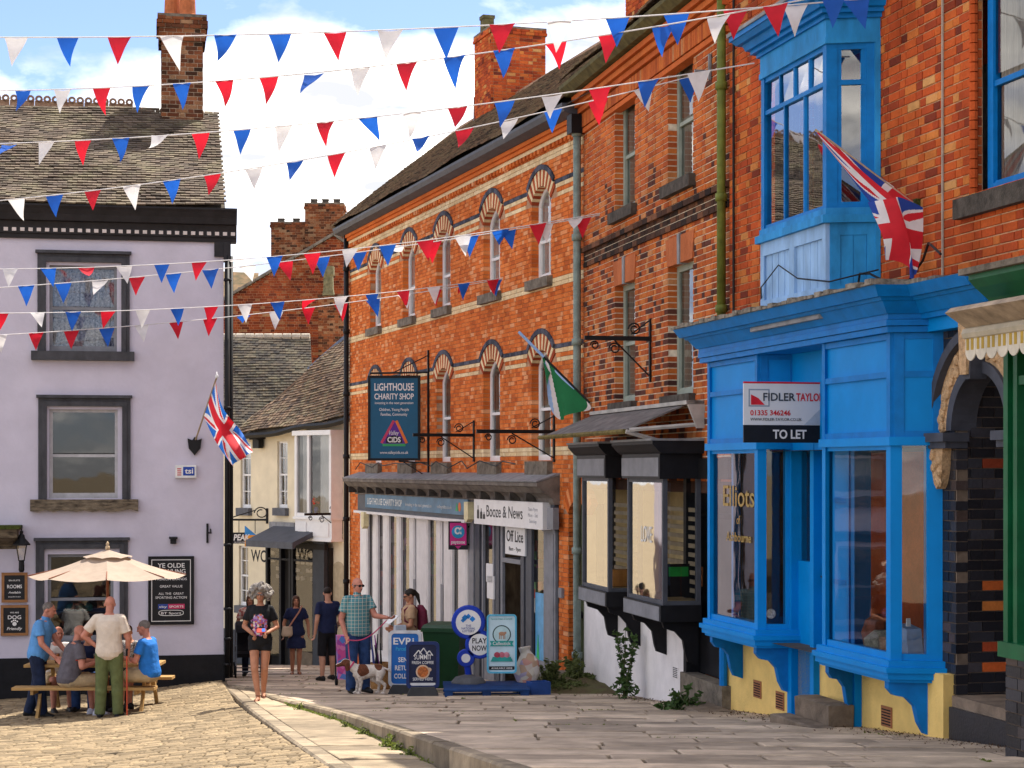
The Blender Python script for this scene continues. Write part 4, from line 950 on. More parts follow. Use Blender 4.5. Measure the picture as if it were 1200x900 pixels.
# shopfront of C
def front_C():
    sf = MB(); wr = -0.9; a, b, c, d = SF0, SF1, gC-.6, zsh
    P = Cf.p
    for q in ([(a, wr-2, c), (b, wr-2, c), (b, wr-2, d), (a, wr-2, d)], [(a, 0, d), (a, wr-2, d), (b, wr-2, d), (b, 0, d)], [(a, wr-2, c), (a, 0, c), (a, 0, d), (a, wr-2, d)], [(b, 0, c), (b, wr-2, c), (b, wr-2, d), (b, 0, d)]): sf.poly([P(*t) for t in q])
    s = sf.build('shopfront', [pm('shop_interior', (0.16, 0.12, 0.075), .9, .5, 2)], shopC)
    ztop = H-.92; zg = lambda px: pave_z(Cf.p(Cf.u(px), 0, 0)[1])-.05
    def pil(x0, x1, mat, w=.02, name='pilaster'):
        t = MB(); u0, u1 = Cf.u(x0, w), Cf.u(x1-1.2, w); zb = zg(x0)-.15; t.box(Cf, u0, u1, -.03, w, zb, ztop)
        if u1-u0 > .35:
            t.box(Cf, u0-.02, u1+.02, -.02, w+.02, zb, zb+.5); t.box(Cf, u0+.08, u1-.08, w, w+.01, zb+.6, ztop-.15); t.box(Cf, u0-.02, u1+.02, -.02, w+.02, ztop-.12, ztop)
        t.build(name, [mat], s)
    WS = pm('white_shop_paint', (0.72, 0.70, 0.68), .55, .08, 4)
    for x0, x1 in ((422, 432), (436.5, 444), (448.5, 457), (464.5, 471), (479.5, 487), (488, 503), (511, 519), (520, 531)): pil(x0, x1, WS)
    pil(537, 549, WS)
    for x0, x1, m in ((549.5, 556, GREYP2), (557, 563, GREYP), (564.5, 567, GREYP2), (577, 580, GREYP2), (581, 586, GREYP), (586.5, 590, GREYP2), (610, 615, GREYP), (616, 624, GREYP), (637, 652, GREYP2)): pil(x0, x1, m)
    # glass and stall risers
    for x0, x1 in ((431, 437), (443, 449), (457, 465), (471, 480), (503, 512), (531, 537), (566, 578), (624, 637)):
        u0, u1 = Cf.u(x0, .0), Cf.u(x1, .0); g = MB(); g.poly([P(u0, -.04, zg(x0)+.1), P(u1, -.04, zg(x0)+.1), P(u1, -.04, ztop), P(u0, -.04, ztop)]); g.build('pane', [GLASS_SHOP], s)
        t = MB(); t.box(Cf, u0, u1, -.1, .0, zg(x0)-.6, zg(x0)+.5); t.build('stall_riser', [GREYP2 if x0 > 540 else WS], s)
    # dark transom panels in the recesses, as in the white front
    for x0, x1, y0, y1 in ((480, 487, 679, 760), (512, 519, 685, 760)):
        u0, za = Cf.hit(x0, y1, .025); u1, zb = Cf.hit(x1, y0, .025); t = MB(); t.box(Cf, u0, u1, .02, .026, za, zb); t.build('grey_panel', [GREYP2], s)
    # door of the off licence, recessed
    u0, u1 = Cf.u(589), Cf.u(611); t = MB(); t.box(Cf, u0, u1, -.55, -.5, zg(600)-.2, H-1.62); t.build('door', [pm('shop_door', (0.012, 0.013, 0.02), .3)], s)
    t = MB(); t.box(Cf, u0, u1, -.5, .02, H-1.66, H-1.58); t.build('door_head', [GREYP2], s)
    t = MB(); q0, q1 = Cf.u(592, .05), Cf.u(615, .05); t.box(Cf, q0, q1, .02, .05, H-1.5, H-1.02); sg = t.build('off_licence_panel', [WHITE], s)
    t = MB(); t.text(Cf, 'Off Lice', (q0+q1)/2, H-1.27, .052, .28, width=(q1-q0)*.85, bold=.012); t.text(Cf, '8am - 9pm', (q0+q1)/2, H-1.43, .052, .1, width=(q1-q0)*.6); t.build('lettering', [BLACKP], sg)['kind'] = 'stuff'
    for px, py, hh in ((569, 660, .34), (570, 674, .42)):
        uu, zz = Cf.hit(px, py, .04); t = MB(); t.box(Cf, uu, uu+.4, .0, .03, zz-hh, zz); t.build('window_notice', [WHITE], s)
    # goods behind the glass
    rg = random.Random(3)
    for x0, x1 in ((443, 449), (457, 465), (471, 480), (503, 512), (624, 637)):
        u0, u1 = Cf.u(x0, -.3), Cf.u(x1, -.3)
        for k in range(10):
            uu = rg.uniform(u0, u1); zz = rg.uniform(zg(x0)+.5, H-1.3); t = MB(); t.box(Cf, uu-.1, uu+.12, -.5+rg.uniform(-.2, .2), -.3, zz, zz+rg.uniform(.1, .3))
            t.build('shop_goods', [pm('goods_%d' % rg.randrange(6), [(0.5, 0.08, 0.05), (0.55, 0.45, 0.3), (0.1, 0.2, 0.45), (0.5, 0.5, 0.45), (0.3, 0.12, 0.2), (0.15, 0.3, 0.12)][rg.randrange(6)], .7)], s)
    # poster in the right window
    u0, u1 = Cf.u(625.5, 0), Cf.u(636.5, 0); t = MB(); t.box(Cf, u0, u1, -.06, -.03, zg(630)+.1, H-2.1); pz = t.build('poster', [pm('poster_blue', (0.10, 0.36, 0.62), .4)], s)
    t = MB(); t.prism(Cf, [(u0+.02, zg(630)+.2), (u0+.25, zg(630)+.2), (u0+.15, zg(630)+.9)], -.028, -.022); t.build('poster_bottle', [pm('poster_green', (0.02, 0.45, 0.12), .4)], pz, recalc=True)
    # cornice of the shopfront
    t = MB(); zc0 = zsh
    prof = [(0, zc0-.16), (.10, zc0-.16), (.13, zc0-.06), (.2, zc0), (.28, zc0+.03), (.36, zc0+.12), (.40, zc0+.14), (.40, zc0+.2), (0.0, zc0+.32)]
    t.prism(Cf, prof, SF0-.15, SF1+.05, axis='u'); t.build('cornice', [pm('weathered_cornice', (0.15, 0.13, 0.11), .8, .4, 4)], s, recalc=True)
    t = MB(); t.prism(Cf, [(0, zc0+.325), (.41, zc0+.205), (.42, zc0+.225), (0, zc0+.36)], SF0-.15, SF1+.05, axis='u'); t.build('lead_capping', [LEAD], s, recalc=True)
    u = SF0
    for k in range(16):
        uu = SF0+(SF1-SF0)*k/16; t = MB(); t.box(Cf, uu, uu+.06, .02, .30, zc0-.12, zc0+.02); t.build('cornice_bracket', [STONE_D], s)
    # frieze board
    t = MB(); t.box(Cf, SF0, SF1, -.1, .08, ztop-.03, zc0-.165); t.build('frieze', [GREYP], s)
    t = MB(); t.box(Cf, SF0, Cf.u(549, .1), .0, .18, ztop-.09, ztop-.035); t.build('moulding', [WS], s)
    # fascia of the charity shop
    u0, u1 = Cf.u(428, .12), Cf.u(548, .12); za, zb = H-.87, H-.57; t = MB(); t.box(Cf, u0, u1, .085, .12, za, zb); sg = t.build('fascia_sign', [pm('faded_teal_board', (0.06, 0.16, 0.26), .5, .35, 2.5)], s)
    t = MB(); t.text(Cf, 'LIGHTHOUSE CHARITY SHOP', u0+.2, za+.08, .121, .2, align='LEFT', width=(u1-u0)*.38, bold=.015); t.text(Cf, 'investing in the next generation', u0+(u1-u0)*.44, za+.1, .121, .1, align='LEFT', width=(u1-u0)*.25); t.text(Cf, 'valleycids.co.uk', u0+(u1-u0)*.74, za+.1, .121, .1, align='LEFT', width=(u1-u0)*.13)
    t.build('lettering', [pm('faded_letters', (0.62, 0.64, 0.62), .6, .3, 3)], sg)['kind'] = 'stuff'
    t = MB(); uu = u0+(u1-u0)*.9; t.prism(Cf, [(uu, za+.07), (uu+.2, za+.07), (uu+.1, za+.23)], .121, .124); t.build('emblem', [pm('emblem_green', (0.05, 0.35, 0.12))], sg, recalc=True)
    t = MB(); uu = u0+(u1-u0)*.935; t.prism(Cf, [(uu+.09*cos(q*pi/5), za+.15+.09*sin(q*pi/5)) for q in range(10)], .121, .124); t.build('emblem', [pm('emblem_orange', (0.7, 0.18, 0.04))], sg, recalc=True)
    # Booze & News
    u0, u1 = Cf.u(555.5, .22), Cf.u(636, .22); za, zb = H-1.0, H-.55; t = MB(); t.box(Cf, u0, u1, .085, .22, za, zb); sg = t.build('fascia_sign', [pm('white_sign_board', (0.70, 0.69, 0.68), .4, .05)], s)
    t = MB(); L = u1-u0; t.text(Cf, 'Booze & News', u0+L*.2, za+.15, .221, .30, align='LEFT', width=L*.53, bold=.004)
    for k, (x, h) in enumerate(((.05, .24), (.10, .19), (.145, .13))):
        q = u0+L*x; t.prism(Cf, [(q, za+.1), (q+.13, za+.1), (q+.13, za+.1+h*.6), (q+.08, za+.1+h*.75), (q+.08, za+.1+h), (q+.05, za+.1+h), (q+.05, za+.1+h*.75), (q, za+.1+h*.6)], .221, .224)
    t.build('lettering', [BLACKP], sg, recalc=True)['kind'] = 'stuff'
    t = MB(); t.text(Cf, '7am-9pm', u0+L*.87, za+.3, .221, .09, width=L*.13); t.text(Cf, 'Mon - Sat', u0+L*.87, za+.2, .221, .09, width=L*.13); t.text(Cf, 'Sunday', u0+L*.87, za+.1, .221, .09, width=L*.1); t.build('small_print', [pm('grey_print', (0.4, 0.4, 0.42))], sg)['kind'] = 'stuff'
    # alarm boxes and lamps
    for px, py, wpx, hpx, m in ((425, 600, 5, 20, 'pale_alarm'), (546, 588, 7, 14, 'pale_alarm')):
        uu, zz = Cf.hit(px, py, .2); t = MB(); t.prism(Cf, [(uu, zz), (uu+.25, zz), (uu+.25, zz-.32), (uu+.12, zz-.38), (uu, zz-.32)], .12, .24); t.build('alarm_box', [pm(m, (0.66, 0.58, 0.33), .5)], s, recalc=True)
    uu, zz = Cf.hit(641, 595, .2); t = MB(); t.box(Cf, uu, uu+.3, .1, .2, zz-.35, zz); t.build('meter_box', [GREYP2], s)
front_C()
def green_door():
    u0, u1 = door_op['u0'], door_op['u1']; um = (u0+u1)/2; hw = (u1-u0)/2; z0 = pave_z(30)+.25
    t = MB(); voussoirs(t, Cf, u0, u1, H-.72, .22, .3, 13, -.11, .01, (0, 0)); t.build('door_arch', [B_ORANGE], shopC, recalc=True)
    d = MB(); n = 5; lx = (u1-u0)/n; zt = H-.55
    dm = MB(); dm.box(Cf, u0, u1, -.30, -.2, z0, zt); D = dm.build('door', [pm('green_door_paint', (0.055, 0.075, 0.035), .7, .3, 5)], shopC); D['label'] = 'dull green plank door under a brick arch'
    for k in range(n): b = MB(); b.box(Cf, u0+lx*k+.008, u0+lx*(k+1)-.008, -.2, -.18, z0, zt); b.build('plank', [MATS['green_door_paint']], D)
    b = MB(); b.box(Cf, um+.05, um+.3, -.18, -.165, H-1.75, H-1.5); b.build('door_sign', [pm('orange_sign', (0.55, 0.16, 0.03))], D)
    b = MB(); b.lathe(Cf.p(um-.25, -.16, H-2.35), [(.05, -.05), (.06, 0), (.02, .06)], 8); b.build('door_knob', [IRON], D)
    b = MB(); uu, zz = Cf.hit(658, 689, .02); b.box(Cf, uu-.08, uu+.08, 0, .05, zz-.16, zz); b.build('entry_keypad', [GREYP2], D)
    s = MB(); s.box(Cf, u0-.1, u1+.1, -.3, .25, z0-.6, z0); s.build('door_step', [STONE], shopC)
green_door()
# ------------------------------------------------------------------ D: mixed brick building with sage windows
zD = H+6.05; gD = pave_z(29.7)-.6
shopD = thing('mixed_brick_building', tuple(Df.p(D_LEN/2, -3, pave_z(26))), 'three storey red and blue brick building with sage green sashes beside blue shop', 'building')
dops = []
for (x0, x1) in ((720.5, 744), (782.5, 812)):
    for (z0, z1) in ((3.80, 5.43), (0.98, 2.72)):
        dops.append(dict(u0=Df.u(x0), u1=Df.u(x1), z0=H+z0, z1=H+z1))
dshop = dict(u0=0.35, u1=D_LEN-.02, z0=gD-1, z1=H-0.15)
def matD(u, z, r):
    zz = z-H
    if 3.18 <= zz <= 3.48: return 1
    if r == 0: return 0
    n = sin(u*2.1+zz*1.3)+sin(u*5.3-zz*2.9)*.5
    if zz > 3.9+0.35*n: return 2
    return 0
B_DKBAND = brickmat('brick_sooty', [(0, (0.03, 0.022, 0.02)), (.6, (0.09, 0.045, 0.03)), (1, (0.2, 0.09, 0.05))])
B_UP = brickmat('brick_upper', [(0, (0.40, 0.09, 0.03)), (.5, (0.56, 0.135, 0.036)), (.9, (0.62, 0.18, 0.045)), (1, (0.52, 0.23, 0.1))], grime=.25)
brick_wall(shopD, Df, 0.0, D_LEN, H-0.15, zD-.75, dops, [B_MIX, B_DKBAND, B_UP], M_MORTAR_D, course=0.080, length=0.230, joint=0.015, depth=.15, matfn=matD, singles=300, smat=B_MIX_O)
mb = MB(); mb.box(Df, 0, D_LEN, -7, -1.7, gD-.5, zD-.1); mb.box(Df, 0, D_LEN, -1.7, -.14, zD-.5, zD-.1); mb.build('rear_wall', [B_RED], shopD)
# string course and eaves in moulded brick
t = MB(); u = 0.0
while u < D_LEN-.05: t.box(Df, u, min(u+.225, D_LEN), .001, .05+random.uniform(0, .006), H+3.42, H+3.495, 0, random.random()); t.box(Df, u+.1, min(u+.32, D_LEN), .001, .03+random.uniform(0, .005), H+3.18, H+3.25, 0, random.random()); u += .236
t.build('string_course', [B_DKBAND], shopD)['kind'] = 'stuff'
t = MB(); z0 = zD-.75
t.box(Df, 0, D_LEN, -.1, .05, z0, z0+.07, 0); u = 0
while u < D_LEN: t.box(Df, u, u+.066, -.1, .06, z0+.09, z0+.30, 0, random.random()); u += .078
t.box(Df, 0, D_LEN, -.1, .10, z0+.32, z0+.40, 0, .4); t.box(Df, 0, D_LEN, -.1, .15, z0+.41, z0+.49, 0, .7); t.box(Df, 0, D_LEN, -.1, .2, z0+.5, z0+.58, 0, .5)
t.build('brick_cornice', [B_UP], shopD)
t = MB(); t.prism(Df, [(.1, z0+.6), (.28, z0+.6), (.38, z0+.7), (.38, z0+.76), (-.2, z0+.76), (-.2, z0+.6)], -.1, D_LEN, axis='u'); t.build('gutter', [pm('mossy_gutter', (0.10, 0.085, 0.03), .8, .4, 6)], shopD, recalc=True)
def roof_D():
    wr = -4.2; O = Df.p(-.1, .38, z0+.76); T = Df.p(-.1, wr, H+9.4); ev = T-O; lv = np.linalg.norm(ev); ev /= lv
    b = MB(); b.poly([O, Df.p(D_LEN, .38, z0+.76), Df.p(D_LEN, wr, H+9.4), T]); r = b.build('roof', [R_DARK], shopD); t = MB(); tiled_slope(t, O, Df.ex, ev, D_LEN+.1, lv, .17, .105, seed=31); tag(t.build('roof_tiles', [R_BROWN], r), kind='stuff')
roof_D()
for k, o in enumerate(dops):
    u0, u1 = o['u0'], o['u1']; um = (u0+u1)/2
    sash(shopD, Df, u0, u1, o['z0'], o['z1'], -0.13, SAGE, 0.08, curtain=(CURTAIN_B, [(0, .55)]), meet=.5, sill=STONE_D, sill_h=.16, sill_out=.09, sill_ext=.1, glass=GLASS_DIM)
    t = MB(); hw = (u1-u0)/2
    for s in (-1, 1):   # flat gauged arch halves with a keystone
        n = 5
        for j in range(n):
            a0, a1 = hw*j/n, hw*(j+1)/n; f = 1.14
            a0 = max(a0, .05)
            t.prism(Df, [(um+s*a0, o['z1']-.005), (um+s*(a1-.004), o['z1']-.005), (um+s*(a1*f-.004), o['z1']+.36), (um+s*max(a0*f, .06), o['z1']+.36)], -.1, .012, 0, random.random())
    t.prism(Df, [(um-.045, o['z1']-.02), (um+.045, o['z1']-.02), (um+.055, o['z1']+.38), (um-.055, o['z1']+.38)], -.1, .03, 1)
    t.build('flat_arch', [brickmat('rubbed_brick', [(0, (0.42, 0.12, 0.045)), (1, (0.52, 0.17, 0.07))], grime=.15), LEAD], shopD, recalc=True)
t = MB(); t.tube([Df.p(D_LEN-.06, .09, zD), Df.p(D_LEN-.06, .09, H+1.6)], .055, 8)
for k in range(4): zz = H+1.9+1.35*k; t.tube([Df.p(D_LEN-.06, .09, zz), Df.p(D_LEN-.06, .09, zz+.09)], .075, 8)
t.build('olive_downpipe', [PIPE_O], shopD, smooth=True)
def front_D():
    zt, zb = H-.02, H-1.92   # bay fascia head, bay sill bottom
    P = Df.p
    wl = MB(); wl.box(Df, .02, Df.u(804), -.2, .0, gD-.3, H-2.0); s = wl.build('shopfront', [WHITER], shopD)
    fr = MB(); fr.box(Df, 0, D_LEN, -.14, -.005, H-.30, H-.152); fr.build('soot_band', [B_DKBAND], s)
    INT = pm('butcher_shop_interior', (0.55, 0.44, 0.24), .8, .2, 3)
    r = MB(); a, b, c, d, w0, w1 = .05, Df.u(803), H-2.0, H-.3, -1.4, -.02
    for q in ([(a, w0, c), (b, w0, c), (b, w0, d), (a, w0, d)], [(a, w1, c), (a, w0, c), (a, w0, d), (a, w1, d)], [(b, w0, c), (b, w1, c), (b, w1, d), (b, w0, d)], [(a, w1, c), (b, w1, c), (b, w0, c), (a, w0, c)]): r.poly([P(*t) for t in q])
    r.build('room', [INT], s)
    w = .5
    def bay(px0, px1, k):
        u0, u1 = Df.u(px0, w), Df.u(px1, w); za = H-1.72; zh = H-.12; zf = H+.2
        t = MB(); e = .06
        t.box(Df, u0-.03, u1+.03, 0, w+.04, H-1.93, za); bb = t.build('bay_window', [BLACKP], s); bb['label'] = 'black painted projecting shop bay'
        t = MB(); t.box(Df, u0-.031, u1-.03, w+.041, w+.046, H-1.92, za-.02); t.build('lit_sill_sheet', [GREYP2], bb); t = MB(); t.box(Df, u0-.05, u1+.0, w+.061, w+.066, zh+.03, zf-.05); t.build('lit_front_sheet', [GREYP2], bb)  # thin pale sheets: light on the black bay's front faces, put in as colour
        t = MB(); t.box(Df, u0-.05, u1+.05, 0, w+.06, zh, zf-.001); t.prism(Df, [(0, zf), (w+.06, zf), (w+.1, zf+.03), (w+.18, zf+.12), (w+.18, zf+.16), (0, zf+.16)], u0-.14, u1+.14, axis='u'); t.build('bay_head', [BLACKP], bb, recalc=True)
        t = MB(); t.box(Df, u0-.15, u1+.15, 0, w+.2, zf+.161, zf+.19); t.build('lead_top', [LEAD], bb)
        t = MB()
        for x in (u0, u1-e): t.box(Df, x, x+e, w-e, w, za, zh)
        t.box(Df, u0, u0+e, 0, e, za, zh); t.box(Df, u1-e, u1, 0, e, za, zh); t.box(Df, u0+e, u1-e, w-e, w-.005, za, za+.05); t.box(Df, u1-e, u1-.005, e, w-e, za, za+.05); t.box(Df, u0+e, u1-e, w-e, w-.005, zh-.05, zh); t.build('frame', [GREYP], bb)
        g = MB(); g.poly([P(u0+e, w-.03, za+.05), P(u1-e, w-.03, za+.05), P(u1-e, w-.03, zh-.05), P(u0+e, w-.03, zh-.05)]); g.build('pane', [glassmat('bay_front_glass', boost=.30, gain=1.5)], bb)
        g = MB(); g.poly([P(u1-.03, w-e, za+.05), P(u1-.03, e, za+.05), P(u1-.03, e, zh-.05), P(u1-.03, w-e, zh-.05)]); g.build('pane', [GLASS_SHOP], bb)
        for q in range(10): t = MB(); zz = H-.55-.115*q; t.box(Df, u0+.08, u1-.08, .0, .03, zz, zz+.055); t.build('shelf_slat', [pm('shelf_slat', (0.36, 0.30, 0.2), .7)], bb)
        t = MB(); t.box(Df, u0+.08, u1-.08, 0, w-.1, za+.02, za+.06); t.build('display_shelf', [pm('pale_wood', (0.45, 0.33, 0.17))], bb)
        if k == 1:
            t = MB(); uu = u1-.09; t.box(Df, uu-.01, uu, .12, .42, za+.1, za+.52); n = t.build('notice_board', [BLACKP], bb); t = MB(); t.box(Df, uu, uu+.006, .14, .40, za+.36, za+.48); t.build('notice', [pm('notice_green', (0.02, 0.35, 0.05))], n)
            F2 = Frame(tuple(P(u1-.02, w-.0, 0)), tuple(Df.ex), tuple(Df.ey)); t = MB(); t.text(Df, 'LOVE', (u0+u1)/2, H-.95, w-.024, .30, width=.5, bold=.0); t.build('window_lettering', [WHITE], bb)
        else:
            t = MB()
            for q in range(3): uu = u0+.25+.12*q; t.tube([P(uu, .2, za+.1), P(uu+.05, .22, zh-.2)], .018, 6)
            t.build('wheat_stalks', [pm('straw', (0.65, 0.52, 0.25))], bb)
            t = MB(); t.box(Df, u1-.4, u1-.1, .1, .4, za+.07, za+.3); t.build('wooden_crate', [pm('orange_wood', (0.5, 0.22, 0.05))], bb)
        for uu in (u0+.12, u1-.18):   # scrolled bracket
            pts = [(0, H-1.93), (w-.02, H-1.93), (w-.05, H-2.02), (w-.2, H-2.07), (w-.3, H-2.18), (w-.33, H-2.35), (.14, H-2.45), (.0, H-2.5)]
            t = MB(); t.prism(Df, pts, uu, uu+.07, axis='u'); t.build('bracket', [BLACKP], bb, recalc=True)
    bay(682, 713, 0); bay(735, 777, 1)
    # door at the right end, steps
    u0, u1 = Df.u(806), D_LEN+.05; t = MB(); t.box(Df, u0, u0+.12, -.2, .06, gD-.2, H-.1); t.box(Df, u0, u1, -.2, .05, H-.12, H+.14); t.box(Df, u0+.12, u1, -.18, -.1, H-.62, H-.55); t.build('door_case', [BLACKP], s)
    t = MB(); t.box(Df, u0+.12, u1, -.2, -.13, pave_z(24)+.4, H-.12); D = t.build('door', [pm('black_door', (0.014, 0.014, 0.016), .35)], s)
    t = MB(); t.tube([P(u0+.3, -.1, H-1.5), P(u0+.3, -.1, H-1.25)], .012, 6); t.build('door_handle', [pm('brass', (0.4, 0.15, 0.06), .35, metal=.8)], D)
    t = MB(); t.box(Df, u0+.05, u1, -.1, .12, gD, pave_z(24)+.4); t.build('threshold', [STONE], s)
    for uu, zz in ((Df.u(727), H-2.55), (Df.u(792), H-2.62)):
        v = MB(); v.box(Df, uu-.12, uu+.12, .002, .008, zz-.16, zz)
        for k in range(6):
            for j in range(3): v.box(Df, uu-.10+.07*j, uu-.05+.07*j, .008, .011, zz-.14+.024*k, zz-.128+.024*k, 1)
        v.build('air_brick', [WHITER, DARK], s)
    # slatted wooden awning
    AW = pm('awning_wood', (0.14, 0.125, 0.115), .7, .4, 4, .2, 30, stretch=(1, 1, 3)); AW2 = pm('awning_mossy', (0.13, 0.10, 0.03), .9, .5, 8)
    ua, ub = Df.u(692, .25), Df.u(815, .12); zt_, zb_ = H+.82, H+.50; n = 9
    aw = MB(); aw.box(Df, ua-.1, ub, -.02, .24, zt_, zt_+.05); a = aw.build('awning', [pm('pale_awning_board', (0.40, 0.38, 0.35), .7, .25, 4)], shopD); a['label'] = 'weathered lean-to awning over the black bays'
    for k in range(n):
        x0, x1 = ua+(ub-.25-ua)*k/n, ua+(ub-.25-ua)*(k+1)/n-.006; t = MB()
        v = [P(x0, .2, zt_), P(x1, .2, zt_), P(x1-.15, .95, zb_), P(x0-.15, .95, zb_), P(x0, .2, zt_-.02), P(x1, .2, zt_-.02), P(x1-.15, .95, zb_-.025), P(x0-.15, .95, zb_-.025)]
        t.add(v, [(0, 3, 2, 1), (4, 5, 6, 7), (0, 1, 5, 4), (1, 2, 6, 5), (2, 3, 7, 6), (3, 0, 4, 7)]); t.build('slat', [AW], a, recalc=True)
    t = MB(); t.tube([P(ua-.35, .96, zb_-.02), P(ub-.3, .96, zb_-.02)], .035, 6); t.build('front_rail', [AW2], a)
    t = MB(); t.prism(Df, [(-.02, zt_+.05), (.24, zt_+.05), (.1, zt_-.3), (-.02, zt_-.3)], ub-.04, ub, axis='u'); t.tube([P(ub-.1, .05, zt_-.25), P(ub-.3, .9, zb_)], .03, 6); t.tube([P(ub-.45, .3, zb_-.18), P(ub-.3, .95, zb_-.02)], .03, 6); t.build('end_frame', [MATS['pale_awning_board']], a, recalc=True)
front_D()
EF0 = Ef
# ------------------------------------------------------------------ E: red brick building with the blue shop
E_LEN = 13.5; zEE = H+7.2
shopE = thing('blue_shop_building', tuple(Ef.p(4, -3, pave_z(18))), 'red brick building with bright blue shopfront and blue oriel window', 'building')
WB0, WB1 = Ef.u(1143), Ef.u(1143)+1.35; wbz0, wbz1 = H+2.42, H+4.5
OR0, OR1 = 2.25, 4.15
arch_c = (6.40, H+.35); AR_IN, AR_OUT = .50, .92
eops = [dict(u0=WB0-.10, u1=WB1+.1, z0=wbz0, z1=wbz1), dict(u0=OR0+.1, u1=OR1-.06, z0=H+2.5, z1=H+4.3),
        dict(u0=-1, u1=5.62, z0=gD-2, z1=H+1.5)]
brick_wall(shopE, Ef, 0.0, E_LEN, H+1.0, zEE, eops+[dict(u0=5.4, u1=E_LEN+1, z0=gD, z1=H+1.42)], [B_RED], M_MORTAR_E, course=0.086, length=0.238, joint=0.013, singles=300, smat=B_RED_O, pick=lambda u, z: 4.2 < u < 7.9 and H+1.45 < z < H+4.4)
mb = MB(); mb.box(Ef, 0.0, E_LEN, -7, -1.6, gD-1, zEE); mb.box(Ef, 0, .1, -1.6, -.14, gD-1, zEE); mb.build('rear_wall', [B_RED], shopE)
def roof_E():
    b = MB(); b.poly([Ef.p(-.0, .3, zEE), Ef.p(E_LEN, .3, zEE), Ef.p(E_LEN, -4.2, zEE+3), Ef.p(0, -4.2, zEE+3)]); b.poly([Ef.p(0, -4.2, zEE+3), Ef.p(E_LEN, -4.2, zEE+3), Ef.p(E_LEN, -8.5, zEE), Ef.p(0, -8.5, zEE)]); b.build('roof', [R_DARK], shopE)
roof_E()
# blue sash, upper right
w = sash(shopE, Ef, WB0, WB1, wbz0, wbz1, -.12, BLUE_T, .10, curtain=(CURTAIN_B, [(0, .4), (.8, 1)]), meet=.47, bars_v=1, sill=STONE_D, sill_h=.18, sill_out=.08, sill_ext=.28, glass=GLASS_DIM)
t = MB(); zz = wbz0
while zz < wbz1-.02:   # rounded brick jamb
    for uu in (WB0-.1, WB1+.1): t.tube([Ef.p(uu, -.035, zz), Ef.p(uu, -.035, zz+.077)], .04, 8)
    zz += .086
t.build('bullnose_jamb', [B_RED], shopE)['kind'] = 'stuff'
t = MB(); t.tube([Ef.p(Ef.u(1106), .012, H+1.6), Ef.p(Ef.u(1106), .012, zEE)], .012, 5); t.build('wall_cable', [pm('pale_cable', (0.35, 0.3, 0.25))], shopE)
t = MB(); t.tube([Ef.p(.22, .03, zEE), Ef.p(.22, .03, H+1.85), Ef.p(.1, .05, H+1.72)], .016, 5); t.build('wall_cable', [IRON], shopE)
class Warp(Frame):
    """facade frame whose bay cheeks splay toward the wall"""
    def __init__(s, F, um, wf, o):
        super().__init__(tuple(F.o), tuple(F.ex), tuple(F.ey)); s.um, s.wf, s.sp = um, wf, o
    def p(s, u, w, z):
        k = s.sp*(1-max(0, min(1, w/s.wf)))
        return s.o+(u+(k if u > s.um else -k))*s.ex+w*s.ey+z*s.ez
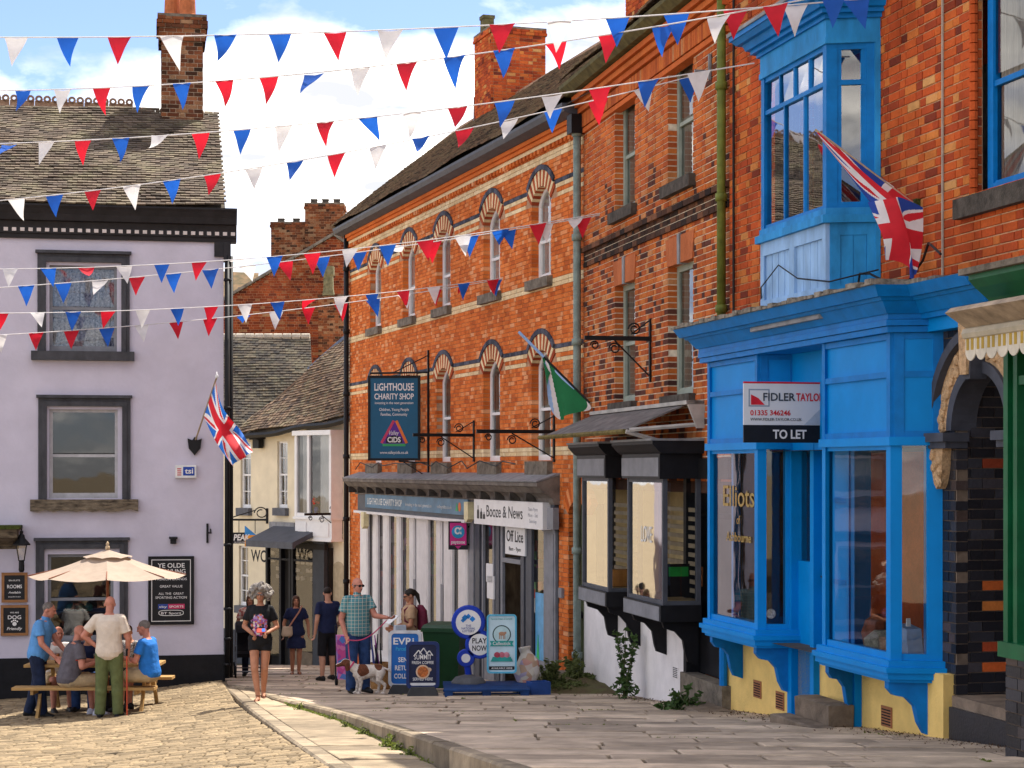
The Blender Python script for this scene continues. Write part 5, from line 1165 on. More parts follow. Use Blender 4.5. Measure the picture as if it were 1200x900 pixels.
# oriel
def oriel_E():
    Ef = Warp(EF0, (OR0+OR1)/2, .47, .2)
    w = .47; u0, u1 = OR0+.05, OR1-.07; P = Ef.p; zb, zs, zt = H+1.62, H+2.5, H+4.22; ztr = H+3.84
    t = MB(); pf = .09
    t.box(Ef, u0, u1, .0, w-.02, zb+.1, zs-.06)
    o = t.build('oriel_window', [BLUE_P], shopE); o['label'] = 'blue painted timber oriel with panelled base'
    # panelled base: stiles and rails over tongue-and-groove boards, front and right cheek
    ma = MB()
    ma.box(Ef, u0-.0, u0+.1, w-.02, w+.02, zb+.1, zs-.06); ma.box(Ef, u1-.09, u1+.0, w-.02, w+.02, zb+.1, zs-.06); um = (u0+u1)/2
    ma.box(Ef, um-.07, um+.07, w-.02, w+.02, zb+.2, zs-.2); ma.box(Ef, u0+.1, u1-.09, w-.02, w+.02, zb+.1, zb+.2); ma.box(Ef, u0+.1, u1-.09, w-.02, w+.02, zs-.2, zs-.06)
    ma.build('panel_frame', [BLUE_F], o)
    for (a, b) in ((u0+.1, um-.07), (um+.07, u1-.09)):
        n = 4
        for k in range(n): q = MB(); q.box(Ef, a+(b-a)*k/n+.006, a+(b-a)*(k+1)/n-.006, w-.02, w-.008, zb+.2, zs-.2); q.build('board', [BLUE_F], o)
    mc = MB()
    mc.box(Ef, u1, u1+.02, .36, w-.02, zb+.1, zs-.06); mc.box(Ef, u1, u1+.02, 0.02, .12, zb+.1, zs-.06); mc.box(Ef, u1, u1+.02, .12, .36, zb+.1, zb+.2); mc.box(Ef, u1, u1+.02, .12, .36, zs-.18, zs-.06); mc.build('cheek_frame', [BLUE_P], o)
    for a, b in ((.125, .237), (.243, .355)): q = MB(); q.box(Ef, u1, u1+.01, a, b, zb+.2, zs-.18); q.build('board', [BLUE_P], o)
    # sill rail
    t = MB(); t.box(Ef, u0-.04, u1+.05, 0, w+.07, zs-.06, zs+.02); t.box(Ef, u0-.01, u1+.025, 0, w+.03, zs+.02, zs+.09); t.build('sill_rail', [BLUE_P], o)
    # frame
    t = MB(); za = zs+.09
    for x in (u0, u1-pf): t.box(Ef, x, x+pf, w-pf, w+.012, za, zt)
    t.box(Ef, u0+pf, u1-pf, w-.06, w, ztr-.02, ztr+.025); t.box(Ef, u0+pf, u1-pf, w-.06, w, za, za+.04); t.box(Ef, u0+pf, u1-pf, w-.06, w, zt-.05, zt)
    for k in (1, 2): x = u0+pf+(u1-u0-2*pf)*k/3; t.box(Ef, x-.014, x+.014, w-.05, w-.006, za+.04, ztr-.02)
    for k in (1, 2, 3): x = u0+pf+(u1-u0-2*pf)*k/4; t.box(Ef, x-.014, x+.014, w-.05, w-.006, ztr+.025, zt-.05)
    t.build('frame', [BLUE_T], o)
    t = MB(); t.box(Ef, u1-pf, u1, 0.002, .12, za, zt); t.box(Ef, u1-.06, u1-.004, .12, w-pf, za, za+.06); t.box(Ef, u1-.06, u1-.004, .12, w-pf, zt-.06, zt); t.box(Ef, u1-.06, u1-.004, .12, w-pf, ztr-.03, ztr+.02)
    t.box(Ef, u1-.05, u1-.01, .12, .16, za+.06, zt-.06); t.box(Ef, u1-.05, u1-.01, w-pf-.04, w-pf, za+.06, zt-.06); t.build('cheek_sash', [BLUE_T], o)
    t = MB(); t.box(Ef, u1+.001, u1+.03, 0.005, .05, zb+.1, zt); t.build('edge_pilaster', [BLUE_P], o)
    n = 3
    for k in range(n):
        x0, x1 = u0+pf+(u1-u0-2*pf)*k/n, u0+pf+(u1-u0-2*pf)*(k+1)/n; g = MB(); g.poly([P(x0, w-.03, za), P(x1, w-.03+random.uniform(-.008, .008), za), P(x1, w-.03+random.uniform(-.008, .008), ztr), P(x0, w-.03, ztr)]); g.build('pane', [glassmat('oriel_glass', boost=.30)], o)
    for k in range(4):
        x0, x1 = u0+pf+(u1-u0-2*pf)*k/4, u0+pf+(u1-u0-2*pf)*(k+1)/4; g = MB(); g.poly([P(x0, w-.03, ztr), P(x1, w-.03+random.uniform(-.006, .006), ztr), P(x1, w-.03, zt), P(x0, w-.03+random.uniform(-.006, .006), zt)]); g.build('pane', [MATS['oriel_glass']], o)
    for a, b in ((za, ztr), (ztr, zt)): g = MB(); g.poly([P(u1-.03, w-pf, a), P(u1-.03, .1, a), P(u1-.03, .1, b), P(u1-.03, w-pf, b)]); g.build('pane', [GLASS], o)
    r = MB(); a, b, c, d, w1 = u0+.02, u1-.1, zs, zt, -1.5
    for q in ([(a, w1, c), (b, w1, c), (b, w1, d), (a, w1, d)], [(a, .3, c), (a, w1, c), (a, w1, d), (a, .3, d)], [(a, .3, c), (b, .3, c), (b, w1, c), (a, w1, c)]): r.poly([P(*t) for t in q])
    r.build('room', [pm('dim_room', (0.10, 0.10, 0.10), .9, .2)], o)
    # vertical blind behind the front
    for k in range(15): x = u0+.14+(u1-u0-.3)*k/15; q = MB(); q.poly([P(x, w-.16, za+.02), P(x+.085, w-.12, za+.02), P(x+.085, w-.12, ztr-.1), P(x, w-.16, ztr-.1)]); q.build('blind_slat', [BLIND], o)
    # frieze and cornice
    t = MB(); t.box(Ef, u0-.02, u1+.02, 0, w+.03, zt, zt+.06); t.box(Ef, u0-.01, u1+.012, 0, w+.02, zt+.06, zt+.24); t.build('frieze', [BLUE_P], o)
    t = MB(); prof = [(0, .24), (.04, .24), (.05, .28), (.09, .29), (.10, .33), (.18, .40), (.20, .43), (.26, .44), (.27, .5), (0, .5)]
    for e0, h0, e1, h1 in ((.05, .24, .05, .285), (.10, .285, .10, .33), (.14, .33, .17, .40), (.22, .40, .26, .45), (.28, .45, .28, .50)):
        v = [P(*q) for q in ((u0-e0, 0, zt+h0), (u1+e0, 0, zt+h0), (u1+e0, w+e0, zt+h0), (u0-e0, w+e0, zt+h0), (u0-e1, 0, zt+h1), (u1+e1, 0, zt+h1), (u1+e1, w+e1, zt+h1), (u0-e1, w+e1, zt+h1))]
        t.add(v, [(0, 1, 2, 3), (4, 7, 6, 5), (0, 4, 5, 1), (1, 5, 6, 2), (2, 6, 7, 3), (3, 7, 4, 0)])
    t.build('cornice', [BLUE_T], o, recalc=True)
    t = MB(); t.box(Ef, u0-.3, u1+.3, 0, w+.3, zt+.501, zt+.54); t.build('lead_top', [LEAD], o)
    # lead apron under the oriel
    t = MB(); t.prism(Ef, [(0, zb+.1), (w-.01, zb+.1), (w+.12, zb-.1), (w+.12, zb-.13), (0, zb-.13)], u0-.05, u1+.06, axis='u'); t.build('lead_apron', [LEAD], o, recalc=True)
oriel_E()
# blue shopfront
def front_E():
    P = Ef.p; w = .42; zs = H-1.76; zh = H+.22; zf = H+1.26; zc = H+1.60
    LB = (.42, 2.05); RB = (3.85, 5.44); uS, uE_ = .30, 5.55
    y = MB(); y.box(Ef, -.12, 5.62, -.3, .0, gD-.8, H-1.92); s = y.build('shopfront', [YELLOW], shopE); s['label'] = 'bright blue shopfront with two bays over a yellow plinth'
    t = MB(); t.box(Ef, 5.45, 5.85, -.1, .10, gD, H-1.86); t.build('plinth_pier', [YELLOW], s)
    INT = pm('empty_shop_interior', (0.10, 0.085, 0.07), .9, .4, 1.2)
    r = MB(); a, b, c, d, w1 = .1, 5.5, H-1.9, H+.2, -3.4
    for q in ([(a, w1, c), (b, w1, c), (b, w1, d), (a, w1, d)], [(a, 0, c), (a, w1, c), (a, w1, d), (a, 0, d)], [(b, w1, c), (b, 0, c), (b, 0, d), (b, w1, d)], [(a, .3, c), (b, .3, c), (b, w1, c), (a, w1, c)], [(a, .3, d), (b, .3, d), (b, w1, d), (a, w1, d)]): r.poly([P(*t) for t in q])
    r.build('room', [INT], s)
    FW_ = Warp(EF0, 2.9, w+.03, .18)
    # long fascia box with moulded cornice, projecting with the bays and returning at the right
    f = MB(); f.box(FW_, uS, RB[1]+.02, 0, w+.03, zf+.06, zc-.22); f.box(Ef, RB[1]+.02, 6.6, 0, .14, zf-.0, zc-.22); fa = f.build('fascia', [BLUE], s)
    f = MB()
    for e0, h0, e1, h1 in ((.06, -.22, .06, -.17), (.08, -.17, .16, -.06), (.18, -.06, .2, -.03), (.24, -.03, .30, .07)):
        v = [FW_.p(*q) for q in ((uS-e0, 0, zc+h0), (RB[1]+e0, 0, zc+h0), (RB[1]+e0, w+e0, zc+h0), (uS-e0, w+e0, zc+h0), (uS-e1, 0, zc+h1), (RB[1]+e1, 0, zc+h1), (RB[1]+e1, w+e1, zc+h1), (uS-e1, w+e1, zc+h1))]
        f.add(v, [(0, 1, 2, 3), (4, 7, 6, 5), (0, 4, 5, 1), (1, 5, 6, 2), (2, 6, 7, 3), (3, 7, 4, 0)])
        v = [P(*q) for q in ((RB[1]+.05, 0, zc+h0-.002), (6.9, 0, zc+h0-.002), (6.9, .14+e0, zc+h0-.002), (RB[1]+.05, .14+e0, zc+h0-.002), (RB[1]+.05, 0, zc+h1-.002), (6.9, 0, zc+h1-.002), (6.9, .14+e1, zc+h1-.002), (RB[1]+.05, .14+e1, zc+h1-.002))]
        f.add(v, [(0, 1, 2, 3), (4, 7, 6, 5), (0, 4, 5, 1), (1, 5, 6, 2), (2, 6, 7, 3), (3, 7, 4, 0)])
    f.build('cornice', [BLUE_T], fa, recalc=True)
    f = MB(); f.box(Ef, uS+.02, RB[1]-.02, w+.031, w+.05, zc-.275, zc-.222); f.build('white_moulding', [WHITE], fa)
    for (dz, e) in ((.06, .05), (.0, .03)):
        f = MB(); f.box(FW_, uS-.02, RB[1]+.02+e, 0, w+.03+e, zf+dz, zf+dz+.055); f.build('moulding', [BLUE_T], fa)
    f = MB(); n = 46   # ragged lead on top
    rr = random.Random(4); px_ = [uS-.35+(6.3-uS+.35)*k/n for k in range(n+1)]
    for k in range(n):
        ww = w+.33 if px_[k] < RB[1]+.25 else .42; h = rr.uniform(.015, .05); f.box(Ef, px_[k], px_[k+1]-.0, -.0, ww+rr.uniform(-.02, .02), zc+.071, zc+.075+h, 0)
    f.build('lead_capping', [pm('mossy_lead', (0.20, 0.18, 0.15), .85, .6, 12, .5, 50)], fa)
    # upper panels (between window head and fascia)
    def cheeked(u0, u1, name):
        Ef = Warp(EF0, (u0+u1)/2, w, .2 if u0 > 3 else .1); P = Ef.p
        bay = MB(); bay.box(Ef, u0, u1, .0, w-.02, zh+.08, zf-.001); b = bay.build(name, [BLUE], s)
        t = MB(); pf = .075
        for x in (u0, u1-pf): t.box(Ef, x, x+pf, w-.02, w+.012, zh+.08, zf)
        for zz in (zh+.08, H+.85, zf-.06): t.box(Ef, u0+pf, u1-pf, w-.02, w+.008, zz, zz+.055)
        t.box(Ef, u1, u1+.014, w-.1, w-.02, zh+.08, zf); t.box(Ef, u1, u1+.014, .0, .08, zh+.08, zf)
        for zz in (zh+.08, H+.85, zf-.06): t.box(Ef, u1, u1+.010, .08, w-.1, zz, zz+.055)
        t.build('panel_moulding', [BLUE_T], b)
        # glazing below
        t = MB(); pf = .085
        t.box(Ef, u0, u0+pf, w-pf, w+.01, zs, zh); t.box(Ef, u1-pf, u1+.01, w-pf, w+.01, zs, zh); t.box(Ef, u0-.03, u1+.035, 0, w+.035, zh+.0, zh+.08)
        t.box(Ef, u0+pf, u1-pf, w-pf, w-.005, zs, zs+.06); t.box(Ef, u1-pf+.002, u1-.003, .12, w-pf, zs, zs+.06); t.box(Ef, u1-.09, u1, .002, .12, zs, zh); t.box(Ef, u0+pf, u1-pf, w-.06, w-.01, zh-.04, zh); t.box(Ef, u0, u0+.06, 0.002, .1, zs, zh)
        t.build('frame', [BLUE], b)
        g = MB(); g.poly([P(u0+pf, w-.04, zs+.06), P(u1-pf, w-.04, zs+.06), P(u1-pf, w-.04, zh-.04), P(u0+pf, w-.04, zh-.04)]); g.build('pane', [GLASS_SHOP], b)
        g = MB(); g.poly([P(u1-.035, w-pf, zs+.06), P(u1-.035, .12, zs+.06), P(u1-.035, .12, zh), P(u1-.035, w-pf, zh)]); g.build('pane', [GLASS_SHOP], b)
        # stepped sill
        t = MB()
        for e, a_, b_ in ((.05, -.06, .0), (.085, -.11, -.06), (.06, -.17, -.11), (.03, -.20, -.17)): t.box(Ef, u0-e, u1+e, 0, w+e, zs+a_, zs+b_)
        t.build('sill', [BLUE], b)
        pr = [(0, zs-.201), (w+.0, zs-.201), (w+.0, zs-.27), (w-.05, zs-.33), (w-.15, zs-.35), (w-.22, zs-.43), (w-.25, zs-.58), (w-.30, zs-.68), (.0, zs-.72)]
        for uu in (u0+.06, u1-.14): t = MB(); t.prism(Ef, pr, uu, uu+.085, axis='u'); t.build('bracket', [BLUE_T], b, recalc=True)
        return b
    lb = cheeked(*LB, 'bay_window'); rb = cheeked(*RB, 'bay_window')
    # door recess between the bays
    t = MB(); t.box(Ef, LB[1], RB[0], -.05, .06, zh+.08, zf); t.box(Ef, LB[1], LB[1]+.12, -.1, .08, gD, zh+.08); t.box(Ef, RB[0]-.14, RB[0], -.1, .08, gD, zh+.08); t.box(Ef, LB[1]+.62, LB[1]+.72, -.1, .07, gD, zh+.08); t.box(Ef, LB[1]+.12, RB[0]-.14, -.08, .065, zh-.02, zh+.08)
    t.build('door_case', [BLUE], s)
    t = MB(); t.box(Ef, LB[1]+.72, RB[0]-.14, -.12, -.05, H-2.45, zh-.02); D = t.build('door', [BLUE], s); D['label'] = 'plain blue shop door between the bays'
    t = MB(); t.box(Ef, LB[1]+.78, RB[0]-.2, -.05, -.03, H-1.2, H-1.15); t.box(Ef, LB[1]+.78, RB[0]-.2, -.05, -.03, H-.35, H-.3); t.build('door_rail', [BLUE_T], D)
    t = MB(); t.box(Ef, LB[1]+.76, LB[1]+.82, -.05, -.02, H-1.28, H-1.06); t.tube([P(LB[1]+.79, .01, H-1.14), P(LB[1]+.9, .01, H-1.14)], .012, 6); t.build('door_handle', [IRON], D)
    t = MB(); t.box(Ef, LB[1]+.12, LB[1]+.62, -.1, .0, gD, H-1.0); t.build('side_panel', [BLUE], s)
    g = MB(); g.poly([P(LB[1]+.12, -.04, H-1.0), P(LB[1]+.62, -.04, H-1.0), P(LB[1]+.62, -.04, zh-.02), P(LB[1]+.12, -.04, zh-.02)]); g.build('side_pane', [GLASS_SHOP], s)
    # gilt lettering on the left pane, sticker, things left in the windows
    t = MB(); t.text(Ef, 'Elliots', (LB[0]+LB[1])/2+.12, H-.42, w-.03, .34, width=1.0, bold=.005); t.text(Ef, 'of', (LB[0]+LB[1])/2+.12, H-.62, w-.03, .14); t.text(Ef, 'Ashbourne', (LB[0]+LB[1])/2+.12, H-.82, w-.03, .15, width=.8, bold=.01); t.build('gilt_lettering', [pm('gilt', (0.38, 0.25, 0.06), .4, metal=.3)], lb)['kind'] = 'stuff'
    F2 = Frame(tuple(P(LB[1]-.028, w, 0)), tuple(-np.array(Ef.ey)), tuple(Ef.ex)); t = MB(); t.lathe(P(LB[1]-.03, w-.16, zs+.17), [(.055, 0), (.055, .004)], 14, ex=Ef.ey, ey=(0, 0, 1), ez=Ef.ex); t.build('sticker', [pm('round_sticker', (0.7, 0.6, 0.5), .5, .5, 40)], lb)
    t = MB(); t.lathe(P(RB[0]+.55, .05, zs+.0), [(.02, 0), (.16, .02), (.19, .16), (.15, .28), (.06, .34)], 12); t.build('window_ornament', [pm('brown_cloth', (0.20, 0.06, 0.03), .9, .5, 12)], rb)
    t = MB(); t.lathe(P(RB[0]+.75, .1, zs+.0), [(.1, 0), (.2, .03), (.2, .12), (.1, .2)], 12); t.build('window_ornament', [pm('grey_wool', (0.33, 0.33, 0.26), .95, .4, 30)], rb)
    t = MB(); t.prism(Ef, [(RB[0]+1.05, zs), (RB[0]+1.5, zs), (RB[0]+1.45, zs+.27), (RB[0]+1.2, zs+.3)], .05, .2); t.build('folded_cloth', [pm('pale_blue_cloth', (0.22, 0.38, 0.60), .8)], rb, recalc=True)
    t = MB(); t.prism(Ef, [(RB[1]-.32, zs), (RB[1]-.2, zs), (RB[1]-.23, zs+.2), (RB[1]-.27, zs+.36), (RB[1]-.3, zs+.2)], .1, .14); t.build('white_paper', [WHITE], rb, recalc=True)
    # blue downpipe by the left bay
    t = MB(); t.tube([P(-.05, .06, zs-.2), P(-.05, .06, pave_z(22.6))], .05, 8); t.build('downpipe', [BLUE_T], s)
    # terracotta vents
    for uu, zz in ((.95, H-2.45), (1.65, H-2.5), (4.45, H-2.32)):
        v = MB(); v.box(Ef, uu-.12, uu+.12, .002, .012, zz-.2, zz)
        for k in range(6): v.box(Ef, uu-.1, uu+.1, .012, .016, zz-.18+.028*k, zz-.168+.028*k, 1)
        v.build('air_brick', [pm('vent_terracotta', (0.36, 0.15, 0.07), .85), DARK], s)
    # shelf posts inside
    t = MB(); t.box(Ef, 1.0, 1.06, -.9, -.84, H-1.8, H+.2); t.box(Ef, 4.1, 4.2, -1.2, -1.1, H-1.8, H+.2); t.build('inner_post', [BLUE_F], s)
    return s
sE = front_E()
# arched passage right of the shop
def passage():
    P = Ef.p; uc, zsn = arch_c; CAR = pm('carved_stone', (0.55, 0.36, 0.20), .9, .3, 22, 1.0, 55); SLT = pm('slate_moulding', (0.06, 0.065, 0.085), .6, .25, 6)
    ops = [dict(u0=uc-AR_IN, u1=uc+AR_IN, z0=gD-1, z1=zsn, zt=zsn+AR_IN, ac=(uc, zsn), ar=AR_OUT-.02)]
    wl = brick_wall(shopE, Ef, 5.56, 8.2, pave_z(16)-.6, H+1.42, ops, [B_DARK], pm('dark_mortar', (0.16, 0.12, 0.09), .95, .3, 9), course=.0925, length=.235, joint=.009, singles=160, smat=B_DARK_O, name='passage_wall', pick=lambda u, z: u < 6.0)
    # side walls of the passage, brick by brick
    b = MB(); zz = pave_z(16)-.4; k = 0
    F = Frame(tuple(P(uc-AR_IN, -.12, 0)), tuple(-np.array(Ef.ey)), tuple(Ef.ex))
    m = MB(); m.poly([F.p(0, -.012, zz), F.p(1.45, -.012, zz), F.p(1.45, -.012, H+1.2), F.p(0, -.012, H+1.2)]); side = m.build('passage_side', [MATS['dark_mortar']], shopE)
    while zz < H+.9:
        x = -.1 if k % 2 == 0 else -.22
        while x < 1.45: b.box(F, max(x, 0), min(x+.235, 1.45), -.1, random.uniform(-.002, .003), zz, zz+.0835, 0 if random.random() > .08 else 1, random.random(), back=False); x += .244
        zz += .0925; k += 1
    b.build('brickwork', [B_DARK, B_RED], side)['kind'] = 'stuff'
    m = MB(); m.box(Ef, uc-AR_IN-.1, uc+AR_IN+.3, -1.62, -1.56, gD-1, H+1.3); m.build('passage_back', [pm('passage_brown', (0.14, 0.06, 0.03), .9, .4)], shopE)
    m = MB(); voussoirs(m, Ef, uc-.42, uc+.42, zsn-.05, .40, .26, 13, -1.55, -1.48, (0, 0)); m.build('inner_arch', [B_ORANGE], shopE, recalc=True)
    m = MB(); m.box(Ef, uc-.38, uc+.38, -1.55, -1.5, gD-1, zsn+.2); m.build('inner_door', [pm('brown_door', (0.06, 0.02, 0.012), .5)], shopE)
    # mouldings: slate outer roll, carved ring, slate inner roll
    n = 22
    def arc(r): return [(uc+r*cos(pi*k/n), zsn+r*sin(pi*k/n)) for k in range(n+1)]
    for ro, ri, w0, w1, mt, nm in ((AR_OUT, AR_OUT-.09, -.1, .09, SLT, 'outer_moulding'), (AR_OUT-.09, AR_IN+.1, -.1, .02, CAR, 'carved_ring'), (AR_IN+.1, AR_IN, -.2, .05, SLT, 'inner_moulding')):
        m = MB(); m.ring(Ef, arc(ro), arc(ri), w0, w1, closed=False); ob = m.build(nm, [mt], wl)
    m = MB(); rg = random.Random(8)   # carved leaves
    for k in range(34):
        q = pi*(k+.5)/34; r_ = (AR_OUT+AR_IN)/2+.005+rg.uniform(-.05, .05); c = P(uc+r_*cos(q), .02, zsn+r_*sin(q)); m.lathe(c, [(.055, 0), (.05, .02), (.02, .035)], 7, ex=Ef.ex, ey=(0, 0, 1), ez=Ef.ey)
    m.build('carved_leaves', [CAR], wl)['kind'] = 'stuff'
    m = MB(); m.prism(Ef, [(uc-.075, zsn+AR_IN-.06), (uc+.075, zsn+AR_IN-.06), (uc+.12, zsn+AR_OUT+.06), (uc-.12, zsn+AR_OUT+.06)], 0, .16); m.build('keystone', [SLT], wl, recalc=True)
    m = MB(); m.prism(Ef, [(uc-.055, zsn+AR_IN-.02), (uc+.055, zsn+AR_IN-.02), (uc+.09, zsn+AR_OUT+.02), (uc-.09, zsn+AR_OUT+.02)], .16, .19); m.build('keystone_carving', [CAR], wl, recalc=True)
    for s in (-1, 1):
        a = uc+s*(AR_IN+.21); m = MB(); m.box(Ef, a-.27, a+.27, -.1, .16, zsn-.10, zsn-.02); m.box(Ef, a-.24, a+.24, -.1, .12, zsn-.16, zsn-.10); m.build('impost', [SLT], wl)
        m = MB(); m.prism(Ef, [(a-.12, zsn-.161), (a+.12, zsn-.161), (a+.10, zsn-.35), (a+.05, zsn-.48), (a, zsn-.53), (a-.05, zsn-.48), (a-.10, zsn-.35)], 0, .09); m.build('carved_corbel', [CAR], wl, recalc=True)
        m = MB()
        for k in range(9): m.lathe(P(a+rg.uniform(-.08, .08), .09, zsn-.2-.034*k), [(.045, 0), (.035, .02), (.01, .03)], 6, ex=Ef.ex, ey=(0, 0, 1), ez=Ef.ey)
        m.build('corbel_leaves', [CAR], wl)['kind'] = 'stuff'
    m = MB(); m.box(Ef, uc-AR_IN, uc+AR_IN+.2, -1.5, .04, gD-.5, pave_z(16.5)+.36); m.build('passage_step', [pm('worn_step', (0.20, 0.15, 0.11), .85, .4, 5, .3, 30)], shopE)
    m = MB(); m.box(Ef, uc-AR_IN, uc+AR_IN+.2, .04, .07, gD-.5, pave_z(16.5)+.26); m.build('step_riser', [B_DARK], shopE)
passage()
# ------------------------------------------------------------------ F: green shop at the right edge
def green_shop():
    P = Ef.p; w = .6; u0 = 7.93; u1 = 12.5; g0 = pave_z(14.5)-.5
    f = thing('green_shopfront', tuple(P(9.5, .2, pave_z(14))), 'dark green shopfront with striped awning at the right edge', 'shopfront')
    b = brick_wall(f, Frame(tuple(P(0, w, 0)), tuple(Ef.ex), tuple(Ef.ey)), u0, u1, g0, H-1.48, [], [B_DARK], MATS['dark_mortar'], course=.0925, length=.235, singles=120, smat=B_DARK_O, name='plinth_wall')
    t = MB(); t.box(Ef, u0, u1, 0, w-.115, g0, H-1.48); t.build('plinth_core', [B_DARK], f)
    t = MB(); t.box(Ef, u0-.04, u1, 0, w+.05, H-1.48, H-1.36); t.build('sill', [GREENP], f)
    for x in (u0, u0+1.9, u0+3.8): t = MB(); t.box(Ef, x, x+.07, w-.12, w+.02, H-1.36, H+1.3); t.box(Ef, x+.07, x+.14, w-.12, w-.02, H-1.36, H+1.3); t.box(Ef, x+.14, x+.2, w-.12, w+.01, H-1.36, H+1.3); t.build('pilaster', [GREENP], f)
    t = MB(); t.box(Ef, u0+.2, u1, w-.1, w, H+.66, H+.73); t.build('transom', [GREENP], f)
    t = MB(); t.poly([P(u0+.1, w-.06, H-1.36), P(u1, w-.06, H-1.36), P(u1, w-.06, H+1.3), P(u0+.1, w-.06, H+1.3)]); t.build('pane', [GLASS_DIM], f)
    t = MB(); t.box(Ef, u0, u1, -.0, .02, H-1.5, H+1.5); t.build('back_wall', [pm('shop_grey_interior', (0.2, 0.2, 0.19))], f)
    t = MB(); t.prism(Ef, [(0, H+1.3), (w+.05, H+1.3), (w+.1, H+1.36), (w+.2, H+1.44), (w+.26, H+1.5), (w+.26, H+1.54), (0, H+1.54)], u0-.12, u1, axis='u'); t.build('cornice', [GREENP], f, recalc=True)
    t = MB(); t.box(Ef, u0-.18, u1, 0, w+.32, H+1.541, H+1.59); t.build('stone_top', [STONE], f)
    # folded awning: pale roll box and scalloped striped valance
    a0 = u0+.05; t = MB(); t.prism(Ef, [(w+.06, H+1.29), (w+.5, H+1.26), (w+.55, H+1.22), (w+.3, H+1.06), (w+.06, H+1.1)], a0, u1, axis='u'); aw = t.build('awning_roll', [pm('dirty_canvas', (0.36, 0.28, 0.20), .85, .35, 6)], f, recalc=True)
    t = MB(); t.tube([P(a0, w+.36, H+1.06), P(u1, w+.36, H+1.06)], .05, 8); t.build('awning_bar', [pm('bar_cream', (0.45, 0.40, 0.30), .6)], f)
    for k in range(26):
        x = a0+.01+.17*k; n = 6; pts = [(x, H+1.03), (x, H+.9)]+[(x+.165*q/n, H+.90-.055*abs(sin(pi*q/n))**.7) for q in range(1, n)]+[(x+.165, H+.9), (x+.165, H+1.03)]
        t = MB(); t.prism(Ef, pts[::-1], w+.37, w+.378); t.build('valance_scallop', [pm('valance_cream', (0.60, 0.55, 0.45), .8)], f, recalc=True)
        for q in range(2):
            t = MB(); t.box(Ef, x+.02+.075*q, x+.06+.075*q, w+.3785, w+.381, H+.93, H+1.02); t.build('valance_stripe', [pm('valance_ochre', (0.42, 0.28, 0.05), .8)], f)
    return f
green_shop()
# ------------------------------------------------------------------ bunting
CL_R = clothmat('bunting_red', (0.62, 0.012, 0.03), .4); CL_B = clothmat('bunting_blue', (0.012, 0.11, 0.52), .4); CL_W = clothmat('bunting_white', (0.75, 0.73, 0.72), .4)
TAPE = clothmat('bunting_tape', (0.72, 0.70, 0.70), .3)
def bunting(label, L, Mp, R, first, seq, spacing=.57, size=.25, seed=0, n=60):
    """L, R: 3D ends; Mp: the picture point it hangs through, solved for the sag at that place"""
    rg = random.Random(seed); L = np.array(L); R = np.array(R)
    # parameter where the straight chord crosses the middle column
    a = (Mp[0]-600)/FPX; d = R-L; t = (a*L[1]-L[0])/(d[0]-a*d[1]); Pm = L+d*t; zt = H+(HOR-Mp[1])/FPX*Pm[1]; sag = (Pm[2]-zt)/(4*t*(1-t))
    f = lambda t: L+d*t-np.array([0, 0, 4*sag*t*(1-t)])
    b = thing('bunting_string', tuple(f(.5)), label, 'bunting', 'bunting strings across the street')
    m = MB(); pts = [f(k/n) for k in range(n+1)]; up = np.array([0, 0, 1.0])
    m.tube(pts, .007, 4); m.build('tape', [TAPE], b)
    ln = np.linalg.norm(d[:2]); dt = spacing/ln; dirv = d/np.linalg.norm(d)
    # first: picture column of one pennant
    a = (first-600)/FPX; t0 = (a*L[1]-L[0])/(d[0]-a*d[1]); k0 = int(math.ceil((0.005-t0)/dt)); k = k0
    while True:
        t = t0+k*dt
        if t > .995: break
        c = f(t); q = seq[k % len(seq)]; tan = (f(min(1, t+.01))-f(max(0, t-.01))); tan /= np.linalg.norm(tan)
        nrm = np.cross(tan, up); nrm /= np.linalg.norm(nrm)
        th = rg.choice([rg.gauss(0, .15), rg.gauss(.25, .3), rg.gauss(0, .2), rg.gauss(-.9, .3) if rg.random() < .3 else 0]); side = rg.gauss(0, .12)
        dn = -up*cos(th)+nrm*sin(th); dn = dn+tan*side; dn /= np.linalg.norm(dn); bend = rg.gauss(0, .05); w_ = size*rg.uniform(.94, 1.06); h_ = w_*1.22
        nn = np.cross(tan, dn); rows = 5; vs = []; fs = []
        for r_ in range(rows+1):
            v_ = r_/rows; ww = w_*(1-v_)
            for s_ in (-.5, 0, .5):
                vs.append(c+tan*ww*s_+dn*h_*v_+nn*(bend*v_*v_+.02*sin(v_*4+k)+(.02 if s_ == 0 else 0)*(1-v_)))
        for r_ in range(rows):
            for s_ in (0, 1): i = r_*3+s_; fs.append((i, i+1, i+4, i+3))
        mm = MB(); mm.add(vs, fs); mm.build('pennant', [{'R': CL_R, 'B': CL_B, 'W': CL_W}[q]], b, smooth=True); k += 1
    return b
def onE(px, py, w=.1): u, z = EF0.hit(px, py, w); return EF0.p(u, w, z)
def onD(px, py, w=.1): u, z = Df.hit(px, py, w); return Df.p(u, w, z)
def onC(px, py, w=.1): u, z = Cf.hit(px, py, w); return Cf.p(u, w, z)
bunting('topmost red white and blue bunting string across the sky', pix(-90, 43, 19.6), (455, 35), onE(1062, -6), 328, 'BRWBRWB', seed=1)
bunting('second bunting string from the top, running to the blue oriel', pix(-90, 106, 22.4), (480, 73), onE(1000, -12, .8), 315, 'RBWRBBR', seed=2)
bunting('third bunting string from the top, tied near the oriel cornice', pix(-80, 170, 24.2), (400, 141), onE(884, 74, .75), 235, 'RBWRBW', seed=3)
bunting('fourth bunting string from the top, tied to a wall bracket between sage windows', pix(-80, 242, 25.5), (440, 172), onD(832, 84, .2), 249, 'RWBRWB', seed=4)
